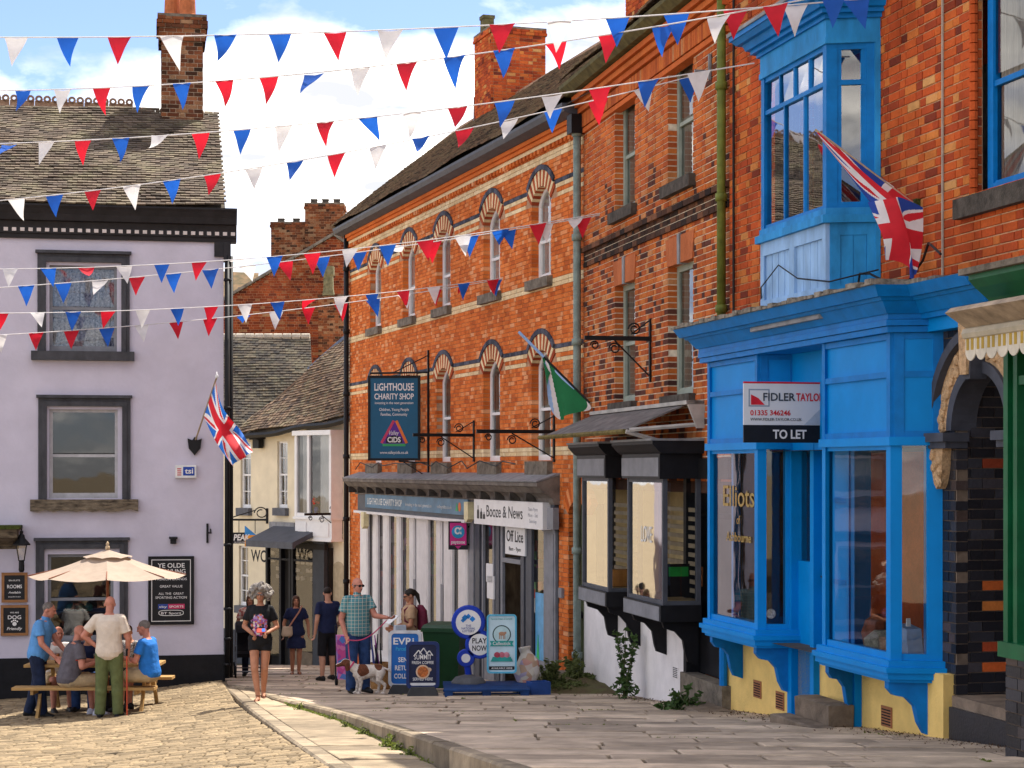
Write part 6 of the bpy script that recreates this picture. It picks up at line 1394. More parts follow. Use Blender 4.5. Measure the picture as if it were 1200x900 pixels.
bunting('fifth bunting string from the top, ending at the pale green downpipe', pix(-70, 315, 28.4), (350, 298), onC(703, 250, .2), 101, 'RWB', seed=5)
bunting('sixth bunting string from the top, close below the fifth', pix(-70, 341, 28.9), (350, 304.5), onC(703, 252, .2), 74, 'BWRB', seed=6)
bunting('seventh bunting string from the top, ending on the orange brick wall', pix(-70, 367, 29.3), (300, 356), onC(589, 326, .1), 127, 'RWB', seed=7)
bunting('lowest bunting string, hung from pub towards orange brick wall', pix(-70, 396, 29.9), (350, 362), onC(589, 327, .1), 84, 'RBWR', seed=8)
t = MB(); p = onD(832, 84, .02); t.tube([p, p+Df.ey*.2], .02, 6); t.tube([p+np.array([0, 0, -.1]), p+np.array([0, 0, .22])], .025, 6); tag(t.build('bunting_hook', [LEAD]), 'grey metal hook on the brick wall holding bunting', 'hook')
# ------------------------------------------------------------------ flags
F_RED = clothmat('flag_red', (0.60, 0.012, 0.025), .25); F_BLUE = clothmat('flag_blue', (0.012, 0.055, 0.33), .25); F_WHITE = clothmat('flag_white', (0.74, 0.72, 0.72), .25)
F_LBLUE = clothmat('flag_pale_blue', (0.32, 0.50, 0.78), .25); F_GREEN = clothmat('flag_green', (0.006, 0.16, 0.05), .25)
F_BRIGHT = clothmat('flag_bright_blue', (0.012, 0.14, 0.55), .25)
def union(u, v):
    """u along the fly 0..2, v up 0..1 -> 0 red 1 blue 2 white"""
    x, y = u-1.0, v-.5
    if abs(x) < .1 or abs(y) < .1: return 0
    if abs(x) < .167 or abs(y) < .167: return 2
    d1 = (y-x*.5)/sqrt(1.25); d2 = (y+x*.5)/sqrt(1.25)
    for d, s in ((d1, 1 if x > 0 else -1), (d2, -1 if x > 0 else 1)):
        q = d*s*2
        if abs(d) < .1:
            if -.067 < -q/2 < 0: return 0
    if abs(d1) < .1 or abs(d2) < .1: return 2
    return 1
def cloth_flag(parent, corner_fn, colour, mats, nu=110, nv=56, name='flag_cloth'):
    vs = []; fs = []; mi = []
    for i in range(nu+1):
        for j in range(nv+1): vs.append(corner_fn(i/nu, j/nv))
    m = MB(); m.v = [tuple(p) for p in vs]
    for i in range(nu):
        for j in range(nv):
            a = i*(nv+1)+j; m.f.append((a, a+nv+1, a+nv+2, a+1)); m.m.append(colour((i+.5)/nu, (j+.5)/nv)); m.r.append(.5)
    return m.build(name, mats, parent, smooth=True)
def coons(c0, c1, d0, d1):
    """boundary curves: c0(s) lower, c1(s) upper, d0(t) hoist, d1(t) fly"""
    def f(s, t):
        A_ = (1-t)*c0(s)+t*c1(s); B_ = (1-s)*d0(t)+s*d1(t)
        C_ = (1-s)*(1-t)*c0(0)+s*(1-t)*c0(1)+(1-s)*t*c1(0)+s*t*c1(1); return A_+B_-C_
    return f
def poly_curve(pts):
    pts = [np.array(p, float) for p in pts]; n = len(pts)-1
    def f(s):
        x = min(max(s, 0), 1)*n; i = min(int(x), n-1); u = x-i
        p0, p1, p2, p3 = pts[max(i-1, 0)], pts[i], pts[i+1], pts[min(i+2, n)]
        return .5*((2*p1)+(-p0+p2)*u+(2*p0-5*p1+4*p2-p3)*u*u+(-p0+3*p1-3*p2+p3)*u**3)
    return f
def flag_pub():
    Y = 31.2; base = A.p(*(lambda h: (h[0], .03, h[1]))(A.hit(229, 516)))
    f = thing('pub_flag', tuple(base), 'Union flag on an angled pole fixed to the lavender pub wall', 'flag'); tip = pix(254, 442, 30.75)
    m = MB(); m.tube([base, tip], .016, 6); m.build('pole', [pm('flag_pole_wood', (0.42, 0.33, 0.22))], f)
    m = MB(); m.lathe(tip, [(.02, -.02), (.03, .02), (.012, .05), (.004, .09)], 8); m.build('finial', [WHITE], f, smooth=True)
    m = MB(); uu, zz = A.hit(228, 522); m.prism(A, [(uu-.12, zz+.12), (uu-.04, zz+.09), (uu, zz+.15), (uu+.05, zz+.09), (uu+.12, zz+.12), (uu+.1, zz-.05), (uu, zz-.17), (uu-.1, zz-.05)], .002, .06); m.build('bracket_shield', [IRON], f, recalc=True)
    hoist_t, hoist_b = tip+(base-tip)*.06, tip+(base-tip)*.60
    c0 = poly_curve([hoist_b, pix(247, 508, 30.9), pix(258, 528, 30.7), pix(271, 547, 30.9)]); c1 = poly_curve([hoist_t, pix(262, 478, 30.6), pix(283, 505, 30.9), pix(297, 530, 30.6)])
    d0 = poly_curve([hoist_b, (hoist_b+hoist_t)/2, hoist_t]); d1 = poly_curve([pix(271, 547, 30.9), pix(284, 537, 30.5), pix(297, 530, 30.6)]); cf = coons(c0, c1, d0, d1)
    def g(s, t): p = cf(s, t); return p+np.array([0, 1, 0])*(.10*sin(t*9+s*3)*s+.05*sin(s*8-t*4)*s)+np.array([1, 0, .3])*.02*sin(t*11+2*s)*s
    cloth_flag(f, g, lambda s, t: union(s*2, t), [F_RED, F_BRIGHT, F_WHITE])
flag_pub()
def flag_E():
    E_ = EF0; b = E_.p(*(lambda h: (h[0], .04, h[1]))(E_.hit(1076, 240))); w_ = .95; u, z = E_.hit(955, 152, w_); tip = E_.p(u, w_, z)
    f = thing('blue_shop_flag', tuple(b), 'drooping Union flag on a pole over the blue shopfront', 'flag')
    m = MB(); m.tube([b, tip], .014, 6); m.build('pole', [pm('flag_pole_wood', (0.42, 0.33, 0.22))], f)
    m = MB(); m.box(E_, E_.u(1070), E_.u(1079), 0, .05, E_.z(1075, 262), E_.z(1075, 234)); m.build('bracket', [MOSS], f)
    def q(px, py, wv): u, z = E_.hit(px, py, wv); return E_.p(u, wv, z)
    up = poly_curve([tip, tip+(b-tip)*.3, tip+(b-tip)*.62, tip+(b-tip)*.97]); lo = poly_curve([tip+np.array([0, 0, -.015]), q(990, 199, .72), q(1022, 240, .5), q(1042, 262, .42)])
    # cloth hangs from the outer pole in a long fold down to the point at the bottom
    d1 = poly_curve([q(1042, 262, .42), q(1062, 248, .25), b]); d0 = poly_curve([tip+np.array([0, 0, -.015]), tip+np.array([0, 0, -.007]), tip])
    cf = coons(lo, up, d0, d1)
    def g(s, t): p = cf(s, t); return p+np.array(E_.ey)*(.05*sin(t*10)*s)+np.array([0, 0, 1])*.01*sin(t*14)
    cloth_flag(f, g, lambda s, t: union(s*1.15, t), [F_RED, F_BLUE, F_WHITE], 180, 90)
    bl = poly_curve([q(1040, 305, .5), q(1055, 307, .38), q(1068, 326, .3), q(1076, 322, .22)]); tp = poly_curve([q(1020, 237, .52), q(1042, 232, .40), q(1060, 232, .25), q(1078, 243, .1)])
    d0 = poly_curve([q(1040, 305, .5), q(1038, 275, .5), q(1020, 237, .52)]); d1 = poly_curve([q(1076, 322, .22), q(1078, 285, .15), q(1078, 243, .1)]); cf2 = coons(bl, tp, d0, d1)
    def g2(s, t): p = cf2(s, t); return p+np.array(E_.ey)*(.06*sin(s*9+t*2)*(1-.5*t))
    cloth_flag(f, g2, lambda s, t: union(.75+s*.75, .05+t*.85), [F_RED, F_BLUE, F_WHITE], 130, 130, 'flag_fall')
flag_E()
def flag_D():
    b = Df.p(*(lambda h: (h[0], .04, h[1]))(Df.hit(694, 472))); tip = Cf.p(*(lambda h: (h[0], 1.0, h[1]))(Cf.hit(608, 389, 1.0)))
    f = thing('green_flag', tuple(b), 'green, white and pale blue flag on a slanting pole beside the brick corner', 'flag')
    m = MB(); m.tube([b, tip+(b-tip)*.35], .018, 6); m.build('pole', [IRON], f); m = MB(); m.tube([tip, tip+(b-tip)*.36], .024, 6); m.build('pole_sleeve', [F_LBLUE], f)
    P0 = lambda k: tip+(b-tip)*k
    def q(px, py, k): Y = P0(k)[1]; return pix(px, py, Y-.05)
    up = poly_curve([P0(.34), P0(.5), P0(.72), P0(.97)]); lo = poly_curve([q(645, 437, .4), q(650, 488, .6), q(663, 488, .75), q(687, 481, .93)])
    d0 = poly_curve([q(645, 437, .4), P0(.36), P0(.34)]); d1 = poly_curve([q(687, 481, .93), q(690, 477, .95), P0(.97)]); cf = coons(lo, up, d0, d1)
    def g(s, t): p = cf(s, t); return p+np.array(Df.ey)*(.07*sin(s*10+t*2)*(1-t))
    def colf(s, t):
        if t > .9: return 3 if s < .35 else (1 if s < .75 else 0)
        if s > .93: return 2
        if s < .12: return 3
        x = s+.25*(t-.3)
        if x < .35: return 1 if x < .24 else 2
        return 0 if s > .3 or t > .5 else 2
    cloth_flag(f, g, colf, [F_GREEN, F_LBLUE, F_WHITE, F_GREEN], 60, 50)
flag_D()
# ------------------------------------------------------------------ signs and brackets on walls
def board(name, label, F, x0, x1, y0, y1, w, mat, edge=None, th=.03, cat='sign', ew=.03):
    u0, za = F.hit(x0, y1, w); u1, zb = F.hit(x1, y0, w)
    o = thing(name, tuple(F.p((u0+u1)/2, w, za)), label, cat); m = MB(); m.box(F, u0, u1, w-th, w, za, zb); m.build('board', [mat], o)
    if edge:
        m = MB(); m.box(F, u0-ew, u0, w-th, w+.012, za-ew, zb+ew); m.box(F, u1, u1+ew, w-th, w+.012, za-ew, zb+ew); m.box(F, u0, u1, w-th, w+.012, za-ew, za); m.box(F, u0, u1, w-th, w+.012, zb, zb+ew); m.build('frame', [edge], o)
    return o, u0, u1, za, zb
LW = pm('letter_white', (0.72, 0.70, 0.68), .5, .08); LR = pm('letter_red', (0.62, 0.02, 0.03), .4); SB = pm('sign_black', (0.012, 0.012, 0.014), .4)
# pub boards
o, u0, u1, za, zb = board('sports_board', 'tall black pub board with white lettering and thin white border', A, 175, 226, 653, 731, .05, SB, IRON, ew=.02)
L = u1-u0; Hh = zb-za; m = MB(); e = .035
for (a, b, c, d) in ((u0+e, u1-e, za+e, za+e+.012), (u0+e, u1-e, zb-e-.012, zb-e), (u0+e, u0+e+.012, za+e+.013, zb-e-.013), (u1-e-.012, u1-e, za+e+.013, zb-e-.013)): m.box(A, a, b, .05, .053, c, d)
m.build('border', [LW], o); c = (u0+u1)/2; m = MB()
for s, f, sz, wd in (('YE OLDE', .845, .11, .62), ('BOWLING', .755, .11, .66), ('PREMIUM BRANDS', .655, .058, .72), ('GREAT VALUE', .545, .058, .52), ('ALL THE  GREAT', .435, .055, .58), ('SPORTING ACTION', .375, .058, .72)):
    m.text(A, s, c, za+Hh*f, .051, sz, width=L*wd, bold=.012 if sz > .1 else .004)
m.build('lettering', [LW], o)['kind'] = 'stuff'
m = MB(); m.box(A, c-L*.30, c-L*.07, .05, .054, za+Hh*.22, za+Hh*.295); m.build('navy_panel', [pm('sign_navy', (0.03, 0.06, 0.25), .4)], o)
m = MB(); m.box(A, c-L*.07, c+L*.31, .05, .054, za+Hh*.22, za+Hh*.295); m.build('crimson_panel', [pm('sign_crimson', (0.45, 0.03, 0.10), .4)], o)
m = MB(); m.text(A, 'sky', c-L*.185, za+Hh*.24, .055, .05, width=L*.18, bold=.01); m.build('panel_lettering', [LW], o); m = MB(); m.text(A, 'SPORTS', c+L*.12, za+Hh*.24, .055, .05, width=L*.33, bold=.01); m.build('panel_lettering', [LW], o)
m = MB(); oo = [(c+L*.29*math.copysign(abs(cos(q))**.5, cos(q)), za+Hh*.16+Hh*.045*math.copysign(abs(sin(q))**.7, sin(q))) for q in np.linspace(0, 2*pi, 25)[:-1]]; ii = [(c+(x-c)*.95, za+Hh*.16+(z-za-Hh*.16)*.8) for x, z in oo]; m.ring(A, oo, ii, .05, .054); m.build('pill_outline', [LW], o)
m = MB(); m.text(A, 'BT Sport', c, za+Hh*.14, .051, .055, width=L*.46, bold=.01); m.build('sport_lettering', [LW], o)
for nm, lab, x0, x1, y0, y1, lines in (('rooms_board', 'small oak framed blackboard lettered ROOMS beside the lantern', 5, 29, 674, 703, (('EN-SUITE', .76, .035, .55), ('ROOMS', .47, .085, .72), ('Available', .26, .05, .62), ('ENQUIRE AT BAR', .1, .022, .6))),
                                       ('dog_board', 'small oak framed blackboard lettered DOG below the rooms board', 4, 30, 712, 742, (('WE ARE', .78, .035, .4), ('DOG', .55, .09, .6), ('Friendly', .12, .07, .7)))):
    o, u0, u1, za, zb = board(nm, lab, A, x0, x1, y0, y1, .05, SB, pm('oak_frame', (0.28, 0.13, 0.05), .6), ew=.045); m = MB()
    for s, f, sz, wd in lines: m.text(A, s, (u0+u1)/2, za+(zb-za)*f, .051, sz, width=(u1-u0)*wd, bold=.012, shear=.3 if s[1:].islower() and s[0].isupper() else 0)
    if nm == 'dog_board':
        q = (u0+u1)/2
        for dx, dz, r_ in ((0, .0, .035), (-.045, .04, .014), (-.016, .058, .014), (.016, .058, .014), (.045, .04, .014)): m.lathe(A.p(q+dx, .05, za+(zb-za)*.36+dz), [(r_, 0), (r_, .003)], 10, ex=A.ex, ey=(0, 0, 1), ez=A.ey)
    m.build('lettering', [LW], o)['kind'] = 'stuff'
# alarm box
o, u0, u1, za, zb = board('alarm_box', 'white burglar alarm box with blue panel under the pub flag', A, 205.5, 230, 545, 560, .09, pm('alarm_white', (0.70, 0.70, 0.68), .4), th=.088, cat='alarm box')
m = MB(); m.box(A, u0+.13, u1-.03, .09, .093, za+.04, zb-.03); m.build('blue_panel', [pm('alarm_blue', (0.02, 0.06, 0.32))], o); m = MB(); m.text(A, 'tsi', u0+.23, za+.075, .094, .13, bold=.02, width=.14); m.build('lettering', [LW], o)
m = MB()
for k in range(4): m.box(A, u0+.03, u0+.10, .09, .093, za+.04+.035*k, za+.06+.035*k)
m.build('stripes', [pm('alarm_red', (0.5, 0.1, 0.1))], o)
# wall lantern
def lantern():
    uu, zz = A.hit(26.5, 668); w = .28; o = thing('wall_lantern', tuple(A.p(uu, w, zz)), 'black Victorian style lantern on the pub wall', 'lantern'); C = A.p(uu, w, zz)
    m = MB(); m.lathe(C, [(.035, -.02), (.05, .02), (.045, .16), (.06, .18)], 8); m.tube([C+np.array([0, 0, .08]), A.p(uu, .01, zz+.08)], .018, 6); m.build('bracket', [IRON], o)
    m = MB(); m.lathe(C, [(.06, .18), (.11, .42), (.125, .43)], 4, ang=pi/4+.19); m.build('glass', [glassmat('lantern_glass', (.95, .92, .85), .1)], o)
    m = MB()
    for k in range(4): q = pi/4+.19+k*pi/2; m.tube([C+np.array([.062*cos(q), .062*sin(q), .18]), C+np.array([.115*cos(q), .115*sin(q), .43])], .009, 4)
    m.lathe(C, [(.15, .43), (.15, .45), (.06, .55), (.05, .60), (.025, .62), (.03, .66), (.008, .68), (.02, .71), (.004, .75)], 8); m.build('roof_and_frame', [IRON], o)
lantern()
uu, zz = A.hit(203, 637); m = MB(); m.box(A, uu-.05, uu+.05, .04, .13, zz, zz+.08); m.prism(A, [(.0, zz+.09), (.16, zz+.085), (.16, zz+.11), (.0, zz+.12)], uu-.07, uu+.07, axis='u'); m.box(A, uu-.015, uu+.015, 0, .05, zz+.03, zz+.08); tag(m.build('security_light', [IRON], recalc=True), 'small black security light on the pub wall', 'lamp')
uu, zz = A.hit(243, 636); m = MB(); m.box(A, uu-.018, uu+.018, 0, .04, zz, zz+.33); m.tube([A.p(uu, .03, zz+.18), A.p(uu+.06, .1, zz+.17), A.p(uu+.05, .13, zz+.24)], .014, 5); tag(m.build('wall_hook', [IRON]), 'black iron hook plate near the pub corner', 'hook')
# hanging sign bracket helper: scrolled iron arm projecting from facade F at u, heights in z
def scroll(m, F, u, w, z, r, turns=1.4, s=1, up=1): m.tube([F.p(u, w+s*(r*(1-.6*q/30)*cos(q/30*turns*2*pi)), z+up*r*(1-.6*q/30)*sin(q/30*turns*2*pi)) for q in range(31)], .011, 4)
def bracket(name, label, F, px, py, reach, drop, upk=True, dirw=1.0):
    u, z = F.hit(px, py); o = MB(); o.box(F, u-.025, u+.025, 0, .03, z-drop, z+.28); o.box(F, u-.02, u+.02, .03, reach, z-.03, z+.03)
    o.tube([F.p(u, .03, z-drop*.85), F.p(u, reach*.55, z-.03)], .012, 5); scroll(o, F, u, reach*.25, z+.13, .09); scroll(o, F, u, reach*.55, z-.14, .08); scroll(o, F, u, reach*.85, z-.1, .06)
    if upk: o.tube([F.p(u, .03, z+.25), F.p(u, reach*.3, z+.06)], .01, 4)
    return tag(o.build(name, [IRON]), label, 'bracket', 'empty iron sign brackets')
bracket('sign_bracket', 'empty iron sign bracket under the arched window next to green flag', Cf, 650, 506, 1.35, .5)
bracket('sign_bracket', 'empty iron sign bracket between the middle arched windows of the brick shop', Cf, 556, 510, 1.2, .5)
bracket('sign_bracket', 'empty iron sign bracket between the two lower sage windows', Df, 763, 397, .95, .6)
bracket('sign_bracket', 'empty iron scroll bracket on the cream house beside the white oriel', Bf, 401, 602, 1.1, .5)
# charity shop hanging sign: stands out from the wall, faces down the street
def charity():
    # board plane turned toward the square; hung from an iron arm
    u, z = Cf.hit(502, 500); F = turned(0, 0, 0, radians(-4)); Y = Cf.p(Cf.u(496), 0, 0)[1]-.1; k = FPX/Y
    X = lambda px: (px-600)/k; Z = lambda py: H+(HOR-py)/k; F = turned(X(462), Y, 0, radians(-3)); hw = (X(491)-X(433))/2-.02; za, zb = Z(537), Z(443)
    o = thing('charity_shop_sign', (X(462), Y, za), 'large teal hanging sign of the charity shop', 'sign')
    m = MB(); m.box(F, -hw, hw, -.03, .03, za, zb); m.build('board', [pm('teal_sign', (0.012, 0.10, 0.19), .4, .06)], o); e = .05
    m = MB(); m.box(F, -hw-e, -hw, -.045, .045, za-e, zb+e); m.box(F, hw, hw+e, -.045, .045, za-e, zb+e); m.box(F, -hw, hw, -.045, .045, za-e, za); m.box(F, -hw, hw, -.045, .045, zb, zb+e); m.build('frame', [IRON], o)
    hh = zb-za; m = MB()
    for s, f, sz, wd, bd in (('LiGHTHOUSE', .845, .21, 1.66, .022), ('CHARITY SHOP', .735, .17, 1.66, .018), ('investing in the next generation', .675, .075, 1.62, .004), ('Children, Young People', .59, .085, 1.25, .006), ('Families, Community', .53, .085, 1.12, .006), ('www.valleycids.co.uk', .055, .085, 1.2, .006)): m.text(F, s, 0, za+hh*f, .031, sz, width=wd*hw, bold=bd)
    m.build('lettering', [LW], o)['kind'] = 'stuff'
    tri = [(-.3*hw*1.6, za+hh*.18), (.3*hw*1.6, za+hh*.18), (0.02, za+hh*.46)]; m = MB(); m.prism(F, tri, .03, .034); m.build('emblem_triangle', [pm('emblem_purple', (0.10, 0.02, 0.25), .4)], o, recalc=True)
    def strip(p, q, wd, mt, nm, d=.036):
        p, q = np.array(p), np.array(q); n = np.array([-(q-p)[1], (q-p)[0]]); n = n/np.linalg.norm(n)*wd; m = MB(); m.prism(F, [tuple(p), tuple(q), tuple(q+n), tuple(p+n)], .03, d); m.build(nm, [mt], o, recalc=True)
    strip(tri[0], tri[2], .055, pm('emblem_pink', (0.5, 0.05, 0.12)), 'emblem_side'); strip(tri[2], tri[1], .055, pm('emblem_orange', (0.7, 0.18, 0.04)), 'emblem_side'); strip(tri[1], tri[0], .05, pm('emblem_green', (0.05, 0.35, 0.12)), 'emblem_side')
    m = MB(); m.prism(F, [(-.36*hw, za+hh*.19), (.36*hw, za+hh*.19), (.3*hw, za+hh*.265), (0, za+hh*.285), (-.3*hw, za+hh*.265)], .034, .037); m.build('emblem_band', [SB], o, recalc=True)
    m = MB(); m.text(F, 'CiDS', 0, za+hh*.2, .038, .15, width=.56*hw, bold=.03); m.text(F, 'Valley', 0, za+hh*.29, .038, .13, width=.42*hw, shear=.3); m.build('emblem_lettering', [LW], o)['kind'] = 'stuff'
    m = MB(); wl = Cf.p(Cf.u(503), .02, 0); m.tube([(wl[0], wl[1], zb+.1), F.p(-hw, 0, zb+.1)], .022, 6); m.tube([(wl[0], wl[1], zb+.45), F.p(hw*.0, 0, zb+.12)], .012, 5); m.tube([(wl[0], wl[1], za-.1), F.p(hw*.2, 0, za-.06)], .018, 6); m.tube([(wl[0], wl[1], za-.4), F.p(hw*.4, 0, za-.08)], .012, 5); m.box(Cf, Cf.u(503)-.02, Cf.u(503)+.02, 0, .04, za-.5, zb+.55); m.build('iron_arm', [IRON], o)['kind'] = 'stuff'
charity()
def paysign():
    w = .9; Y = Cf.p(Cf.u(548), .55, 0)[1]; k = FPX/Y; X = lambda px: (px-600)/k; Z = lambda py: H+(HOR-py)/k; F = turned(X(537), Y, 0, 0); hw = (X(549)-X(526))/2; za, zb = Z(644), Z(611); hh = zb-za
    o = thing('payment_sign', (X(537), Y, za), 'small pink and black projecting payment point sign over the grey pilaster', 'sign'); m = MB(); m.box(F, -hw, hw, -.05, .05, za, zb); m.build('case', [SB], o)
    m = MB(); m.box(F, -hw*.84, hw*.84, .05, .054, za+hh*.16, zb-hh*.05); m.build('pink_panel', [pm('sign_pink', (0.55, 0.02, 0.20), .35)], o); m = MB(); m.lathe(F.p(0, .054, za+hh*.63), [(hw*.66, 0), (hw*.66, .006)], 20, ex=F.ex, ey=(0, 0, 1), ez=F.ey); m.build('blue_disc', [pm('sign_cyan', (0.02, 0.27, 0.5), .35)], o)
    m = MB(); m.text(F, 'α', 0, za+hh*.56, .061, .22, width=hw*.75, bold=.03); m.text(F, 'payzone', 0, za+hh*.22, .055, .09, width=hw*1.4, bold=.02); m.build('lettering', [LW], o)['kind'] = 'stuff'
    m = MB(); m.prism(F, [(-.06, za+hh*.13), (.06, za+hh*.13), (0, za+hh*.02)], .05, .053); m.build('arrow', [MATS['sign_pink']], o, recalc=True); wl = Cf.p(Cf.u(552), .05, 0); m = MB(); m.tube([(wl[0], wl[1], zb-.1), F.p(hw, 0, zb-.1)], .02, 5); m.tube([(wl[0], wl[1], za+.1), F.p(hw, 0, za+.1)], .02, 5); m.build('arms', [IRON], o)['kind'] = 'stuff'
paysign()
# TO LET board, between the bays of the blue shop
def tolet():
    E_ = EF0; O = E_.p(2.9, .015, 0); F = Frame((O[0], O[1], 0), tuple(-E_.ey), tuple(E_.ex)); u0, u1 = -.90, 0.0; L = .9; w = .02; za, zb = H+.28, H+.92; hh = zb-za
    o = thing('to_let_board', tuple(E_.p(2.9, .45, za)), 'white and black TO LET board of a letting agent standing out from the blue shop', 'sign')
    def bx(nm, a, b, c, d, m, e=0): t = MB(); t.box(F, a, b, w-.02, w+e, c, d); t.build(nm, [m], o)
    bx('white_panel', u0, u1, za+hh*.29, zb-hh*.03, pm('board_white', (0.66, 0.66, 0.66), .4, .03)); bx('black_panel', u0, u1, za, za+hh*.289, SB, .001); bx('red_edge', u0, u1, zb-hh*.03+.001, zb, LR, .002)
    m = MB(); m.prism(F, [(u0+L*.09, za+hh*.62), (u0+L*.26, za+hh*.62), (u0+L*.18, za+hh*.73), (u0+L*.09, za+hh*.79)], w, w+.003); m.build('red_roof_mark', [LR], o, recalc=True)
    a, b, c, d = u0+L*.06, u0+L*.32, za+hh*.59, za+hh*.88; m = MB(); m.ring(F, [(a, c), (b, c), (b, d), (a, d)], [(a+.014, c+.014), (b-.014, c+.014), (b-.014, d-.014), (a+.014, d-.014)], w, w+.002); m.build('grey_square_mark', [pm('mark_grey', (0.25, 0.3, 0.36))], o)
    INK = pm('ink_charcoal', (0.05, 0.06, 0.075))
    for s_, x, z, sz, wd, bd, mt in (('FIDLER', .24, .69, .115, .40, .02, INK), ('TAYLOR', .65, .69, .115, .345, .02, LR), ('01335 346246', .08, .45, .075, .50, .02, LR), ('WWW.FIDLER-TAYLOR.CO.UK', .08, .36, .042, .64, .004, INK), ('TO LET', .36, .07, .13, .42, .025, LW)):
        m = MB(); m.text(F, s_, u0+L*x, za+hh*z, w+.003, sz, align='LEFT', width=L*wd, bold=bd); m.build('lettering', [mt], o)['kind'] = 'stuff'
    m = MB(); m.prism(F, [(u1, za+hh*.295), (u1, za+hh*.62), (u1-L*.25, za+hh*.295)], w, w+.002); m.build('grey_corner', [pm('corner_grey', (0.42, 0.47, 0.52))], o, recalc=True)
tolet()
# PEAK sign on the lane house
def peak():
    w = .9; u, z = Bf.hit(313, 608); Y = Bf.p(Bf.u(300), .6, 0)[1]; k = FPX/Y; X = lambda px: (px-600)/k; Z = lambda py: H+(HOR-py)/k; F = turned(X(284), Y, 0, 0)
    o = thing('outdoor_shop_sign', (X(284), Y, Z(640)), 'black hanging sign with blue and orange arrow on the lane house', 'sign'); m = MB(); m.box(F, X(273)-X(284), X(293)-X(284), -.03, .03, Z(637), Z(624)); m.build('board', [SB], o)
    m = MB(); a = X(287)-X(284); m.prism(F, [(a, Z(616)), (X(300)-X(284), Z(627)), (a, Z(627))], -.03, .032); m.build('arrow_upper', [pm('arrow_blue', (0.05, 0.25, 0.6))], o, recalc=True); m = MB(); m.prism(F, [(a, Z(641)), (a, Z(627)), (X(300)-X(284), Z(627))], -.03, .031); m.build('arrow_lower', [pm('arrow_orange', (0.7, 0.28, 0.03))], o, recalc=True)
    m = MB(); m.text(F, 'PEAK', X(283.5)-X(284), Z(633), .034, .22, width=X(294)-X(275), bold=.03, shear=.15); m.text(F, 'OUTDOORS', X(281.5)-X(284), Z(636.5), .034, .06, width=(X(289)-X(275))); m.build('lettering', [LW], o)['kind'] = 'stuff'
    m = MB(); wl = Bf.p(Bf.u(314), .03, 0); zz = Z(609); m.tube([(wl[0], wl[1], zz), F.p(X(270)-X(284), 0, zz)], .03, 6); m.tube([(wl[0], wl[1], zz+.3), (wl[0], wl[1], zz-.1)], .03, 6); n = 24; m.tube([(wl[0]-.15-.18*cos(q/n*2.6*pi)*(1-.5*q/n), wl[1], zz+.18+.16*sin(q/n*2.6*pi)*(1-.5*q/n)) for q in range(n+1)], .016, 5); m.tube([(wl[0]-.3, wl[1], zz+.25), (wl[0]-.8, wl[1], zz+.1), (wl[0]-1.1, wl[1], zz)], .016, 5)
    for px in (280, 299): m.tube([F.p(X(px)-X(284), 0, zz), F.p(X(px)-X(284), 0, Z(625))], .01, 4)
    m.build('iron_arm', [IRON], o)['kind'] = 'stuff'
peak()
u, z = Bf.hit(307, 520); m = MB(); m.box(Bf, u-.15, u+.15, .05, .2, z-.12, z+.12); m.prism(Bf, [(0, z+.12), (.28, z+.1), (.28, z+.15), (0, z+.2)], u-.18, u+.18, axis='u'); m.box(Bf, u-.03, u+.03, 0, .05, z-.05, z+.1); tag(m.build('flood_light', [IRON], recalc=True), 'black flood light on the cream house under its eaves', 'lamp')
# loose cables on the ledges
m = MB(); rg = random.Random(2); P = EF0.p; pts = [P(4.3+.25*k, .25+.1*sin(k), H+1.75+.12*sin(k*1.3)+.03*k) for k in range(9)]; m.tube(pts, .012, 5); pts = [P(2.9, .52, H+2.15), P(2.5, .56, H+1.95), P(2.1, .4, H+1.72)]; m.tube(pts, .008, 4); pts = [P(2.9, .52, H+2.15), P(3.5, .55, H+1.95), P(4.2, .5, H+1.85), P(4.9, .3, H+1.9)]; m.tube(pts, .008, 4); tag(m.build('loose_cables', [IRON]), 'black cables trailing over the blue shop ledge', 'cable')
m = MB(); pts = [Cf.p(SF0+.5+.7*k, .25+.06*sin(k*2), zsh+.42+.16*abs(sin(k*1.7))) for k in range(int((SF1-SF0-1)/.7))]; m.tube(pts, .012, 5); tag(m.build('ledge_cable', [IRON]), 'black cable looping along the ledge over the orange brick shop', 'cable')
# ------------------------------------------------------------------ people
V3 = lambda *a: np.array(a, float)
def unit(v): return v/(np.linalg.norm(v)+1e-9)
def rcone(p, q, r0, r1, seg=12):
    p, q = np.array(p, float), np.array(q, float); t = unit(q-p); a = np.cross(t, (0.3, 1, 0.1)); a = unit(a) if np.linalg.norm(a) > .05 else V3(1, 0, 0); b = np.cross(t, a)
    rings = []
    for k in range(4): th = pi/2*(k/3.5); rings.append((p-t*r0*cos(th), r0*max(.08, sin(th))))
    rings.append((p, r0)); rings.append((q, r1))
    for k in range(3, -1, -1): th = pi/2*(k/3.5); rings.append((q+t*r1*cos(th), r1*max(.08, sin(th))))
    return loft_rings([(c, a*r, b*r) for c, r in rings], seg)
def loft_rings(rs, seg=16, pw=1.0):
    v = []; f = []
    for c, a, b in rs:
        for j in range(seg):
            q = 2*pi*j/seg; cx, sx = cos(q), sin(q)
            if pw != 1: cx = math.copysign(abs(cx)**pw, cx); sx = math.copysign(abs(sx)**pw, sx)
            v.append(c+a*cx+b*sx)
    n = len(rs)
    for k in range(n-1):
        for j in range(seg): j2 = (j+1) % seg; f.append((k*seg+j, k*seg+j2, (k+1)*seg+j2, (k+1)*seg+j))
    f.append(tuple(reversed(range(seg)))); f.append(tuple((n-1)*seg+j for j in range(seg))); return v, f
